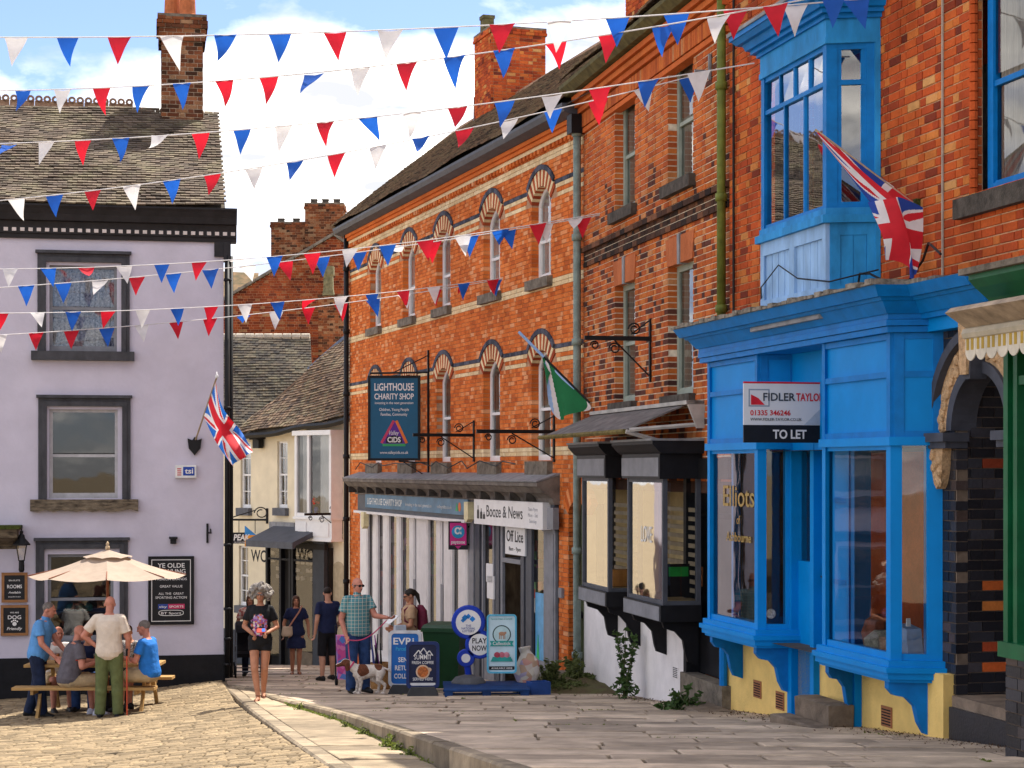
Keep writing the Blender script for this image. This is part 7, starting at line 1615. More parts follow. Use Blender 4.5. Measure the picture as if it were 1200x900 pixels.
def frust(p, q, r0, r1, seg=14):
    p, q = np.array(p, float), np.array(q, float); t = unit(q-p); a = np.cross(t, (0.3, 1, 0.1)); a = unit(a); b = np.cross(t, a); return loft_rings([(p, a*r0, b*r0), (q, a*r1, b*r1)], seg)
def ell(c, r, R=None, seg=14):
    R = np.eye(3) if R is None else R; c = np.array(c, float); rs = []
    for k in range(9): th = pi*(k+.25)/8.5; z = cos(th); s = max(.05, sin(th)); rs.append((c+R@V3(0, 0, r[2]*z), R@V3(r[0]*s, 0, 0), R@V3(0, r[1]*s, 0)))
    return loft_rings(rs, seg)
def remesh(prims, voxel, smooth=3):
    m = MB()
    for v, f in prims: m.add(v, f)
    me = bpy.data.meshes.new('tmp'); me.from_pydata([tuple(map(float, p)) for p in m.v], [], m.f)
    bm = bmesh.new(); bm.from_mesh(me); bmesh.ops.recalc_face_normals(bm, faces=bm.faces); bm.to_mesh(me); bm.free()
    ob = bpy.data.objects.new('tmp', me); COL.objects.link(ob)
    r = ob.modifiers.new('r', 'REMESH'); r.mode = 'VOXEL'; r.voxel_size = voxel; r.adaptivity = 0
    if smooth: s = ob.modifiers.new('s', 'SMOOTH'); s.factor = .5; s.iterations = smooth
    dg = bpy.context.evaluated_depsgraph_get(); dg.update(); out = bpy.data.meshes.new_from_object(ob.evaluated_get(dg))
    bpy.data.objects.remove(ob); bpy.data.meshes.remove(me); return out
def rotz(a): return np.array([[cos(a), -sin(a), 0], [sin(a), cos(a), 0], [0, 0, 1.0]])
def rotx(a): return np.array([[1, 0, 0], [0, cos(a), -sin(a)], [0, sin(a), cos(a)]])
SKIN = pm('skin', (0.50, 0.26, 0.17), .55, .10, 14, 0); SKIN2 = pm('tanned_skin', (0.42, 0.19, 0.11), .55, .12, 14, 0); SKIN3 = pm('ruddy_skin', (0.48, 0.20, 0.14), .55, .15, 10, 0)
EYE = pm('eye_dark', (0.03, 0.02, 0.02), .3); LIP = pm('lips', (0.35, 0.10, 0.09), .5)
def add_mesh(name, me, mats, parent, R, loc, matfn=None, smooth=True):
    if not isinstance(mats, (list, tuple)): mats = [mats]
    for m in mats: me.materials.append(m)
    n = len(me.vertices); co = np.empty(n*3); me.vertices.foreach_get('co', co); co = co.reshape(-1, 3)
    if matfn: me.polygons.foreach_set('material_index', [matfn(co[list(p.vertices)].mean(0)) for p in me.polygons])
    co = co@R.T; me.vertices.foreach_set('co', co.ravel())
    if smooth: me.polygons.foreach_set('use_smooth', [True]*len(me.polygons))
    me.update(); return link(name, me, loc, parent)
def mesh_of(prims):
    m = MB()
    for v, f in prims: m.add(v, f)
    me = bpy.data.meshes.new('m'); me.from_pydata([tuple(map(float, p)) for p in m.v], [], m.f)
    bm = bmesh.new(); bm.from_mesh(me); bmesh.ops.recalc_face_normals(bm, faces=bm.faces); bm.to_mesh(me); bm.free(); return me
BASE = dict(pel=(0, 0, .95), che=(0, .0, 1.25), neck=(0, .015, 1.475), head=(0, -.005, 1.635), sa=(-.18, .01, 1.415), sb=(.18, .01, 1.415), ea=(-.235, .04, 1.13), eb=(.235, .04, 1.13), wa=(-.25, -.05, .89), wb=(.25, -.05, .89),
            ka=(-.10, -.02, .50), kb=(.10, -.02, .50), aa=(-.105, .02, .085), ab=(.105, .02, .085))
TORSO = [(-.13, .085, .075), (-.07, .15, .105), (0, .17, .115), (.10, .155, .105), (.20, .15, .105), (.31, .168, .118), (.40, .175, .115), (.46, .15, .09), (.51, .085, .065), (.535, .06, .058)]
def person(label, px, Y, z, yaw, height, pose, top, bottom, shoes, hair=None, skin=SKIN, girth=1.0, fem=False, hyaw=0.0, hpitch=0.0, group=None, top_fn=None, curl=.5, xoff=0, sleeve=.62, hem=-.06, leg=None, skirt=None, sandals=False, glasses=None, collar=False, fy=(0, 0)):
    k = height/1.75; J = {n: np.array(v, float) for n, v in BASE.items()}
    for n, v in pose.items(): J[n] = np.array(v, float)
    for n in J: J[n] = J[n]*k
    X = (px-600)/FPX*Y+xoff; loc = V3(X, Y, z); R = rotz(yaw)
    o = thing('person', tuple(loc), label, 'person', group)
    pel, che, nk, hd = J['pel'], J['che'], J['neck'], J['head']; L1 = np.linalg.norm(nk-pel)
    def spine(s):  # s metres (unscaled) from the pelvis along the bent spine
        t = s/.525
        if t < 0: return pel+unit(che-pel)*s*k*(0.0 if pel[2] < .75*k else 1)+V3(0, 0, s*k if pel[2] < .75*k else 0)
        c = 2*che-.5*(pel+nk); return (1-t)**2*pel+2*t*(1-t)*c+t*t*nk
    rt_s = unit(J['sb']-J['sa'])
    def sections(inf, lo, hi, flare=0.0):
        out = []; zs = sorted(set([lo, hi]+[t[0] for t in TORSO if lo < t[0] < hi]))
        for s in zs:
            w = np.interp(s, [t[0] for t in TORSO], [t[1] for t in TORSO]); d = np.interp(s, [t[0] for t in TORSO], [t[2] for t in TORSO])
            belly = girth-1; w *= 1+(belly*.55 if -.1 < s < .4 else 0); d *= 1+(belly*1.2 if -.1 < s < .3 else belly*.4)
            if fem: w *= {True: 1.0}[True]*(1.02 if s < .05 else (.86 if s < .28 else .9)); d *= 1.0
            c = spine(s); tg = unit(spine(s+.01)-spine(s-.01)); mix = max(0, min(1, s/.4)); rt = unit((1-mix)*V3(1, 0, 0)+mix*rt_s); fw = np.cross(tg, rt)
            if fem and .26 < s < .36: c = c+fw*(-.012*k)
            e = inf+flare*max(0, (hi-s))*.1
            out.append((c, rt*(w*k+e), fw*(d*k+e)))
        return out
    torso = loft_rings(sections(0, -.13, .535), 18, .9)
    body = [torso]
    R_ = rotz(hyaw)@rotx(hpitch); hp = lambda x, y, zz: hd+R_@(V3(x, y, zz)*k)
    he = lambda c, r: ell(hp(*c), tuple(q*k for q in r), R_)
    body += [he((0, .012, .02), (.073, .092, .084)), he((0, -.03, -.035), (.058, .064, .078)), he((0, -.058, -.088), (.03, .03, .026)), rcone(hp(0, -.093, 0), hp(0, -.112, -.034), .009*k, .0135*k), he((.074, .012, -.018), (.012, .022, .031)), he((-.074, .012, -.018), (.012, .022, .031)), rcone(hp(-.028, -.084, .02), hp(.028, -.084, .02), .012*k, .012*k)]
    body += [rcone(nk-unit(hd-nk)*.03, hd+R_@(V3(0, .02, -.05)*k), .056*k*(.88 if fem else 1), .052*k*(.88 if fem else 1))]
    th = (.98 if fem else 1.02)*(1+.5*(girth-1))
    arms = {}
    for s, sg in (('a', -1), ('b', 1)):
        S, E, W = J['s'+s], J['e'+s], J['w'+s]; body += [rcone(S, E, .048*k*th, .04*k*th), rcone(E, W, .04*k*th, .026*k*th)]
        body += [rcone(S+V3(-sg*.06, 0, .01)*k, S, .055*k, .052*k*th)]
        d = unit(W-E); sd = V3(-sg, 0, 0)*.3+V3(0, -1, 0); n = unit(np.cross(d, sd)); sd = np.cross(n, d)
        # palm, four fingers, thumb
        pc = W+d*.05*k; body.append(loft_rings([(W-d*.01*k, sd*.027*k, n*.017*k), (W+d*.03*k, sd*.036*k, n*.016*k), (W+d*.075*k, sd*.041*k, n*.014*k), (W+d*.095*k, sd*.036*k, n*.012*k)], 12))
        cn = n*(-sg)
        for i, ln in enumerate((.068, .078, .074, .058)):
            b0 = W+d*.085*k+sd*(.03-.0205*i)*k; mid = b0+(d*cos(curl)+cn*sin(curl)*1.0)*ln*.5*k; tip = mid+(d*cos(curl*2.2)+cn*sin(curl*2.2))*ln*.5*k; body += [rcone(b0-d*.01*k, mid, .0095*k, .009*k, 8), rcone(mid, tip, .009*k, .008*k, 8)]
        b0 = W+d*.025*k+sd*.03*k; mid = b0+(d*.7+sd*.6+cn*.3)*.038*k; tip = mid+(d*.9+cn*.4)*.032*k; body += [rcone(b0, mid, .012*k, .0105*k, 8), rcone(mid, tip, .0105*k, .009*k, 8)]
        arms[s] = (S, E, W)
    legs = {}
    for s, sg in (('a', -1), ('b', 1)):
        Hp = pel+V3(sg*.092, 0, -.03)*k; K, A_ = J['k'+s], J['a'+s]
        calf = K+(A_-K)*.3+V3(0, .018, 0)*k; body += [rcone(Hp, K, .085*k*th, .058*k*th), rcone(K, calf, .055*k*th, .057*k*th), rcone(calf, A_, .056*k*th, .036*k)]
        fd = rotz(fy[0] if s == 'a' else fy[1])@V3(sg*.12, -1, 0); fd = unit(fd); toe = A_+fd*.165*k; toe[2] = A_[2]-.055*k; heel = A_-fd*.035*k; heel[2] = A_[2]-.05*k
        body += [rcone(heel, A_, .03*k, .034*k), rcone(A_+V3(0, 0, -.03)*k, toe, .034*k, .022*k)]; legs[s] = (Hp, K, A_, fd)
    bm_ = remesh(body, .0085, 3); add_mesh('body', bm_, skin, o, R, loc)
    # face
    for x in (-.029, .029): add_mesh('eye', mesh_of([he((x, -.0885, .001), (.012, .006, .0065))]), EYE, o, R, loc)
    add_mesh('mouth', mesh_of([he((0, -.0895, -.066), (.021, .006, .006))]), LIP, o, R, loc)
    if glasses:
        pr = []
        for x in (-.031, .031): pr.append(he((x, -.099, 0), (.026, .007, .019)))
        pr += [rcone(hp(-.01, -.1, .005), hp(.01, -.1, .005), .004, .004, 6), rcone(hp(-.057, -.09, .005), hp(-.078, .01, 0), .004, .004, 6), rcone(hp(.057, -.09, .005), hp(.078, .01, 0), .004, .004, 6)]
        add_mesh('sunglasses' if glasses == 'sun' else 'spectacles', mesh_of(pr), SB if glasses == 'sun' else glassmat('spectacle_lens', (.8, .72, .7), .03), o, R, loc)
    # top
    tp = [loft_rings(sections(.016, hem, .50, .0), 18, .9)]
    for s in 'ab':
        S, E, W = arms[s]; En = S+(E-S)*sleeve; tp += [rcone(S, S+(E-S)*.1, .062*k*th, .06*k*th), frust(S, En, .060*k*th, .067*k*th*(1.05 if sleeve > .5 else 1))]
        tp.append(rcone(S+V3(.07 if s == 'a' else -.07, 0, .012)*k, S, .062*k, .06*k*th))
    if collar: tp.append(rcone(nk+V3(0, 0, -.02)*k, nk+unit(hd-nk)*.025*k, .072*k, .062*k))
    me = remesh(tp, .012, 4); add_mesh('shirt', me, top, o, R, loc, top_fn)
    # bottom
    if skirt:
        lo = sections(.022, -.1, .06); c0 = spine(-.1); rs = [(spine(-skirt), V3(.22, 0, 0)*k, V3(0, .19, 0)*k), (spine(-.2), V3(.21, 0, 0)*k, V3(0, .17, 0)*k)]+lo
        add_mesh('skirt', remesh([loft_rings(rs, 20)], .012, 3), bottom, o, R, loc)
    else:
        lf = 1.0 if leg is None else leg; bt = [loft_rings(sections(.012, -.13, .07), 18, .9)]
        for s in 'ab':
            Hp, K, A_, fd = legs[s]
            if lf <= .9: En = Hp+(K-Hp)*lf; bt += [rcone(Hp, Hp+(K-Hp)*.2, .096*k*th, .096*k*th), frust(Hp+(K-Hp)*.1, En, .097*k*th, .094*k*th)]
            elif lf < 1: bt += [rcone(Hp, Hp+(K-Hp)*.2, .092*k*th, .09*k*th), frust(Hp, K+(A_-K)*.08, .092*k*th, .082*k*th)]
            else: bt += [rcone(Hp, K, .1*k*th, .08*k*th), frust(K, A_+V3(0, 0, -.03)*k, .079*k*th, .07*k*th), rcone(K, K+V3(0, 0, .01), .08*k*th, .08*k*th), rcone(K+(A_-K)*.3+V3(0, .012, 0)*k, K+(A_-K)*.5, .077*k*th, .073*k*th)]
        add_mesh('shorts' if lf < 1 else 'trousers', remesh(bt, .012, 3), bottom, o, R, loc)
    for s in 'ab':
        Hp, K, A_, fd = legs[s]; sd = unit(np.cross(fd, V3(0, 0, 1))); b0 = A_*1.0; b0[2] = A_[2]-.083*k; rs = []
        if sandals:
            pr = [loft_rings([(b0-fd*.06*k+V3(0, 0, .012)*k, sd*.02*k, V3(0, 0, .011)*k), (b0-fd*.03*k+V3(0, 0, .012)*k, sd*.036*k, V3(0, 0, .012)*k), (b0+fd*.1*k+V3(0, 0, .01)*k, sd*.045*k, V3(0, 0, .01)*k), (b0+fd*.2*k+V3(0, 0, .01)*k, sd*.025*k, V3(0, 0, .009)*k)], 12),
                  loft_rings([(b0+fd*.09*k+V3(0, 0, .035)*k, sd*.042*k, V3(0, 0, .03)*k), (b0+fd*.12*k+V3(0, 0, .03)*k, sd*.043*k, V3(0, 0, .027)*k)], 12), loft_rings([(b0-fd*.005*k+V3(0, 0, .09)*k, sd*.042*k, fd*.042*k), (b0-fd*.005*k+V3(0, 0, .105)*k, sd*.042*k, fd*.042*k)], 12)]
            add_mesh('sandal', mesh_of(pr), shoes, o, R, loc)
        else:
            for a, w, h in ((-.075, .018, .03), (-.06, .034, .045), (-.02, .042, .055), (.05, .042, .05), (.12, .048, .036), (.17, .042, .028), (.20, .02, .018)): rs.append((b0+fd*a*k+V3(0, 0, h)*k, sd*w*k, V3(0, 0, h)*k))
            add_mesh('shoe', mesh_of([loft_rings(rs, 14, .8)]), shoes, o, R, loc)
    # hair
    if hair:
        style, hm = hair; pr = []; rg = random.Random(int(px)); vx = .012; sm = 2
        if style == 'short': pr = [he((0, .02, .028), (.0765, .094, .082))]
        elif style == 'fringe': pr = [he((0, .02, -.005), (.079, .088, .05))]
        elif style == 'long': pr = [he((0, .018, .03), (.084, .1, .088)), he((0, .06, -.05), (.085, .055, .1)), rcone(hp(.05, .06, -.06), hp(.055, .05, -.17), .04*k, .025*k), rcone(hp(-.05, .06, -.06), hp(-.055, .05, -.17), .04*k, .025*k), he((-.068, -.02, -.02), (.02, .03, .06)), he((.068, -.02, -.02), (.02, .03, .06))]
        elif style == 'pony': pr = [he((0, .02, .03), (.08, .098, .086)), rcone(hp(0, .1, .04), hp(0, .135, -.04), .035*k, .04*k), rcone(hp(0, .135, -.04), hp(0, .13, -.2), .04*k, .018*k)]
        elif style == 'curly':
            sm = 1; vx = .01
            for q in range(230):
                th_ = rg.uniform(0, 2*pi); zz = rg.uniform(-.75, 1); rr = sqrt(1-zz*zz); d = V3(rr*cos(th_), rr*sin(th_), zz)
                if d[1] < -.35 and zz < .45 and abs(d[0]) < .55: continue
                rad = rg.uniform(.11, .17)*(1.0 if zz > -.2 else .92); pr.append(ell(hp(*(d*V3(rad*1.15, rad, rad)+V3(0, .03, .015))), (rg.uniform(.02, .034)*k,)*3, None, 7))
            pr.append(he((0, .03, .03), (.11, .11, .1)))
        add_mesh('hair', remesh(pr, vx, sm), hm, o, R, loc)
    return o, loc, R, J
NAVY = pm('navy_cotton', (0.012, 0.018, 0.055), .85, .25, 14, .6, 14); BLACKC = pm('black_cotton', (0.01, 0.01, 0.012), .85, .3, 14, .6, 14); DENIM = pm('denim', (0.025, 0.055, 0.15), .85, .35, 9, .7, 14); DENIM_D = pm('dark_denim', (0.012, 0.02, 0.05), .85, .35, 9, .7, 14)
KHAKI = pm('khaki_cotton', (0.42, 0.31, 0.18), .85, .2, 9, .8, 13); BLUEP = pm('sky_blue_polo', (0.10, 0.28, 0.58), .85, .15, 9, .8, 13); BLUET = pm('royal_blue_tee', (0.02, 0.16, 0.52), .85, .15, 9, .8, 13); CREAMT = pm('cream_tee', (0.62, 0.53, 0.44), .85, .1, 9, .8, 13)
OLIVE = pm('olive_trousers', (0.11, 0.13, 0.05), .85, .2, 9, .8, 13); GREYT = pm('grey_polo', (0.10, 0.09, 0.105), .85, .2, 12, .8, 13); TANT = pm('tan_tee', (0.42, 0.27, 0.16), .85, .15, 9, .8, 13); WHITET = pm('white_shirt', (0.68, 0.66, 0.64), .85, .1, 9, .8, 13)
SHOE_B = pm('black_shoe', (0.012, 0.012, 0.013), .5); SHOE_W = pm('pale_trainer', (0.50, 0.50, 0.58), .6, .15, 20); SHOE_T = pm('tan_sandal', (0.20, 0.08, 0.045), .6)
GREY_HAIR = pm('grey_curls', (0.10, 0.085, 0.075), .9, .5, 34, .6, 90, col2=(0.42, 0.38, 0.34)); BROWN_H = pm('brown_hair', (0.07, 0.03, 0.015), .6, .3, 30); DARK_H = pm('dark_hair', (0.02, 0.014, 0.01), .6, .3, 30); GREY_S = pm('grey_hair_short', (0.16, 0.14, 0.13), .8, .3, 30)
# woman walking towards the camera
def f_print(c): return 1 if ((c[0]+.01)**2/.0125+(c[2]-1.08)**2/.023 < 1+.12*sin(c[2]*90)+.12*sin(c[0]*80) and c[1] < -.02) else 0
PRINT = patchmat('shirt_print', [(0.42, 0.06, 0.10), (0.25, 0.08, 0.30), (0.6, 0.52, 0.5), (0.5, 0.13, 0.06), (0.03, 0.03, 0.05), (0.35, 0.25, 0.5)], 34)
person('woman with big curly grey hair walking in black printed tee and black shorts', 305, 26.4, strip_z(26.4), .05, 1.60,
       dict(ea=(-.25, .06, 1.14), wa=(-.10, -.17, 1.04), eb=(.25, .06, 1.13), wb=(.12, -.20, 1.06), sa=(-.155, .01, 1.41), sb=(.155, .01, 1.41), ka=(-.075, -.15, .50), aa=(-.02, -.16, .085), kb=(.07, -.05, .50), ab=(.035, .15, .12)),
       [BLACKC, PRINT], BLACKC, SHOE_T, ('curly', GREY_HAIR), SKIN2, fem=True, top_fn=f_print, leg=.36, sandals=True, hem=-.09, glasses='clear', curl=.7, girth=1.04)
t = MB(); F = turned((309.5-600)/FPX*26.4, 26.4-.32, strip_z(26.4)+.985, .1, .9); t.box(F, -.06, .06, -.006, .006, 0, .08); lf = t.build('leaflet', [pm('leaflet_red', (0.55, 0.06, 0.04), .5)]); tag(lf, 'folded red and blue leaflet in the walking woman\'s hands', 'leaflet')
t = MB(); t.box(F, .01, .055, .006, .009, .01, .075); t.build('blue_corner', [pm('leaflet_blue', (0.03, 0.15, 0.6), .5)], lf)
# woman in navy with a cross-body bag
zz = pave_z(38.2); o, loc, R, J = person('woman in navy top and short dark skirt with tan cross-body bag', 347, 38.2, zz, .15, 1.62,
       dict(ea=(-.26, .05, 1.13), wa=(-.27, -.02, .90), eb=(.26, .05, 1.13), wb=(.27, -.04, .90), kb=(.07, -.06, .51), ab=(.06, .02, .10), ka=(-.08, .0, .5), aa=(-.08, .06, .085), sa=(-.16, .01, 1.41), sb=(.16, .01, 1.41)), NAVY, NAVY, SHOE_T, ('long', BROWN_H), SKIN2, fem=True, skirt=.36, sandals=True, girth=1.1)
bag = thing('cross_body_bag', tuple(loc+R@V3(-.17, -.16, .8)), 'beige cross-body bag on the woman in navy', 'bag')
add_mesh('bag', remesh([loft_rings([(V3(-.19, -.15, .80), V3(.10, 0, 0), V3(0, .045, 0)), (V3(-.19, -.15, .84), V3(.12, 0, 0), V3(0, .05, 0)), (V3(-.18, -.15, 1.0), V3(.10, 0, 0), V3(0, .03, 0))], 14, .7)], .012, 2), pm('beige_leather', (0.50, 0.38, 0.26), .6), bag, R, loc)
t = MB(); t.tube([loc+R@V3(*q) for q in ((-.14, -.17, 1.0), (-.05, -.155, 1.14), (.05, -.135, 1.28), (.115, -.03, 1.40), (.09, .08, 1.36))], .017, 6); t.build('strap', [pm('tan_strap', (0.42, 0.20, 0.13), .6)], bag)
# man in navy tee and black shorts
person('man in navy tee, black shorts and black trainers seen from behind', 384, 34.4, pave_z(34.4), pi+.55, 1.72, dict(ea=(-.25, .03, 1.13), wa=(-.22, -.12, .93), eb=(.25, .06, 1.13), wb=(.26, .0, .89), kb=(.12, .0, .5), ab=(.14, .06, .085), aa=(-.12, -.05, .085)),
       [NAVY, WHITET], BLACKC, SHOE_B, ('short', DARK_H), SKIN, leg=.93, girth=1.08, hyaw=-.6, hpitch=.25, top_fn=lambda c: 1 if (abs(c[0]) > .2 and 1.17 < c[2] < 1.20) else 0)
# man with the dog
zz = pave_z(28.2); o, dloc, dR, dJ = person('man in teal checked shirt, jeans and sunglasses holding the dog lead', 419, 28.2, zz, .55, 1.74, dict(ea=(-.25, .05, 1.12), wa=(-.24, -.10, .88), eb=(.23, -.12, 1.17), wb=(.33, -.33, 1.15), ka=(-.12, -.04, .5), kb=(.12, 0, .5), ab=(.14, .03, .085)),
       checkmat('teal_check', (0.09, 0.28, 0.30), (0.035, 0.14, 0.18), (0.55, 0.50, 0.40), 11), DENIM, SHOE_B, ('fringe', GREY_S), SKIN3, girth=1.22, glasses='sun', collar=True, hyaw=.15, hpitch=.1, hem=-.10)
# woman by the shop with a backpack
zz = pave_z(29.7); o, loc, R, J = person('woman in tan tee with dark ponytail reading by the charity shop', 480, 29.7, zz, -pi/2+.25, 1.60, dict(ea=(-.22, -.02, 1.13), wa=(-.16, -.25, 1.07), eb=(.22, -.02, 1.13), wb=(.14, -.26, 1.06)),
       TANT, DENIM_D, SHOE_W, ('pony', DARK_H), SKIN2, fem=True, girth=1.1, glasses='sun', hpitch=.3)
bp = thing('backpack', tuple(loc+R@V3(0, .2, 1.0)), 'maroon backpack worn by the woman in the tan tee', 'backpack')
add_mesh('pack', remesh([loft_rings([(V3(0, .19, .94), V3(.12, 0, 0), V3(0, .06, 0)), (V3(0, .21, 1.0), V3(.15, 0, 0), V3(0, .09, 0)), (V3(0, .20, 1.25), V3(.13, 0, 0), V3(0, .075, 0)), (V3(0, .17, 1.34), V3(.08, 0, 0), V3(0, .04, 0))], 16, .8)], .012, 3), pm('maroon_nylon', (0.13, 0.012, 0.035), .6, .25, 12), bp, R, loc)
for s in (-1, 1): t = MB(); t.tube([loc+R@V3(*q) for q in ((s*.09, .12, 1.28), (s*.1, .02, 1.36), (s*.105, -.10, 1.27), (s*.12, -.10, 1.1), (s*.12, .08, 1.0))], .016, 6); t.build('shoulder_strap', [MATS['maroon_nylon']], bp)
t = MB(); F = turned(*(loc+R@V3(0, -.36, 1.05)), -pi/2+.25+.2, .9); t.box(F, -.10, .10, -.004, .004, 0, .2); tag(t.build('paper_sheet', [WHITE]), 'white paper held by the woman in the tan tee', 'paper')
t = MB(); b0 = loc+R@V3(.2, -.2, .78); t.prism(turned(b0[0], b0[1], b0[2], .4), [(-.1, 0), (.1, 0), (.09, .26), (-.08, .26)], -.05, .05); tag(t.build('carrier_bag', [pm('pale_plastic_bag', (0.5, 0.55, 0.62), .4)], recalc=True), 'pale plastic carrier bag hanging from the reading woman', 'bag')
# person pushing the pushchair (mostly hidden by the walking woman)
person('person in pink patterned top pushing the black pushchair', 293, 37.6, pave_z(37.6), .1, 1.62, dict(wa=(-.22, -.3, 1.0), wb=(.22, -.3, 1.0), ea=(-.28, .02, 1.12), eb=(.28, .02, 1.12)), patchmat('pink_pattern', [(0.5, 0.2, 0.16), (0.6, 0.42, 0.34), (0.42, 0.12, 0.10), (0.58, 0.5, 0.42)], 22), DENIM_D, SHOE_B, ('long', BROWN_H), SKIN2, fem=True)
# ---- the table party
TY = 27.9; TX = (112-600)/FPX*TY; tz = road_z(TX, TY)
def seat_pose(lean=.06, **kw):
    d = dict(pel=(0, 0, .57), che=(0, -.03-lean*.5, .86), neck=(0, -.04-lean, 1.08), head=(0, -.08-lean*1.25, 1.235), sa=(-.18, -.03-lean, 1.02), sb=(.18, -.03-lean, 1.02), ea=(-.25, -.10-lean, .76), eb=(.25, -.10-lean, .76), wa=(-.13, -.36-lean, .80), wb=(.13, -.36-lean, .80), ka=(-.13, -.42, .53), kb=(.13, -.42, .53), aa=(-.13, -.40, .085), ab=(.13, -.40, .085)); d.update(kw); return d
person('standing man in light blue polo and dark jeans leaning on the picnic table', 45, 27.6, road_z(-6.9, 27.6), pi/2-.1, 1.72, dict(che=(0, -.05, 1.24), neck=(0, -.10, 1.46), head=(0, -.17, 1.61), sa=(-.18, -.07, 1.40), sb=(.18, -.07, 1.40), ea=(-.23, -.13, 1.12), wa=(-.2, -.33, .92), eb=(.22, -.2, 1.13), wb=(.16, -.4, .93), ka=(-.1, -.06, .5), aa=(-.1, -.1, .085), kb=(.1, .05, .5), ab=(.12, .2, .085)), BLUEP, DENIM_D, SHOE_B, ('short', GREY_S), SKIN3, girth=1.22, collar=True, hem=-.12, hpitch=.25)
person('seated man in grey polo and khaki shorts on the near bench', 80, 27.22, road_z(-6.4, 27.2), pi/2+.55, 1.74, seat_pose(.08, ea=(-.26, -.12, .76), wa=(-.16, -.36, .80)), [GREYT, pm('red_sleeve_band', (0.45, 0.03, 0.02), .8)], KHAKI, SHOE_W, None, SKIN3, girth=1.28, collar=True, leg=.86, hpitch=.35, top_fn=lambda c: 1 if (abs(c[0]) > .205 and .80 < c[2] < .86) else 0)
person('standing man in cream tee and olive trousers with hand on hip, back to the camera', 128, 26.85, road_z(-5.8, 26.85), pi, 1.76, dict(eb=(.36, .02, 1.17), wb=(.19, -.02, 1.02), ea=(-.27, .0, 1.13), wa=(-.25, -.08, .90), ka=(-.11, -.01, .5), kb=(.11, 0, .5), ab=(.13, .02, .085), aa=(-.13, .02, .085), neck=(0, -.02, 1.48), head=(0, -.06, 1.62)), CREAMT, OLIVE, SHOE_B, None, SKIN3, girth=1.15, hem=-.12, hpitch=.35, sleeve=.7)
person('seated man in royal blue tee and khaki shorts at the bench end', 176, 27.22, road_z(-5.2, 27.2), -pi/2-.25, 1.72, seat_pose(.02, ea=(-.25, -.06, .74), wa=(-.18, -.22, .62), eb=(.24, -.12, .76)), BLUET, KHAKI, SHOE_B, ('short', GREY_S), SKIN3, girth=1.15, leg=.8, hpitch=.25)
person('seated man in white shirt on the far bench behind the grey polo', 63, 28.62, road_z(-6.9, 28.6), .55, 1.70, seat_pose(.12), WHITET, KHAKI, SHOE_B, ('fringe', GREY_S), SKIN3, girth=1.1, leg=.86)
person('seated person in dark blue top on the far bench, arms on the table', 108, 28.62, road_z(-6.3, 28.6), -.1, 1.66, seat_pose(.14, wa=(-.08, -.46, .84), wb=(.08, -.46, .84)), NAVY, DENIM, SHOE_B, ('short', BROWN_H), SKIN2, leg=1.0, hpitch=.3)
person('seated person in speckled grey top on the far bench by umbrella pole', 158, 28.62, road_z(-5.7, 28.6), -.35, 1.62, seat_pose(.12), patchmat('speckled_top', [(0.35, 0.34, 0.33), (0.08, 0.08, 0.08), (0.5, 0.48, 0.45), (0.2, 0.19, 0.18)], 60), BLACKC, SHOE_B, ('short', BROWN_H), SKIN2, fem=True, hpitch=.35)
# walking stick
t = MB(); x = (148-600)/FPX*26.75; z0 = road_z(x, 26.75); t.tube([(x+.01, 26.75, z0), (x, 26.78, z0+.86)], .011, 6); st = t.build('walking_stick', [pm('red_stick', (0.45, 0.07, 0.03), .4)]); tag(st, 'thin red walking stick held by the man in the cream tee', 'walking stick')
t = MB(); t.tube([(x, 26.78, z0+.86), (x-.005, 26.80, z0+.93), (x-.01, 26.86, z0+.95)], .015, 6); t.build('handle', [BLACKC], st)
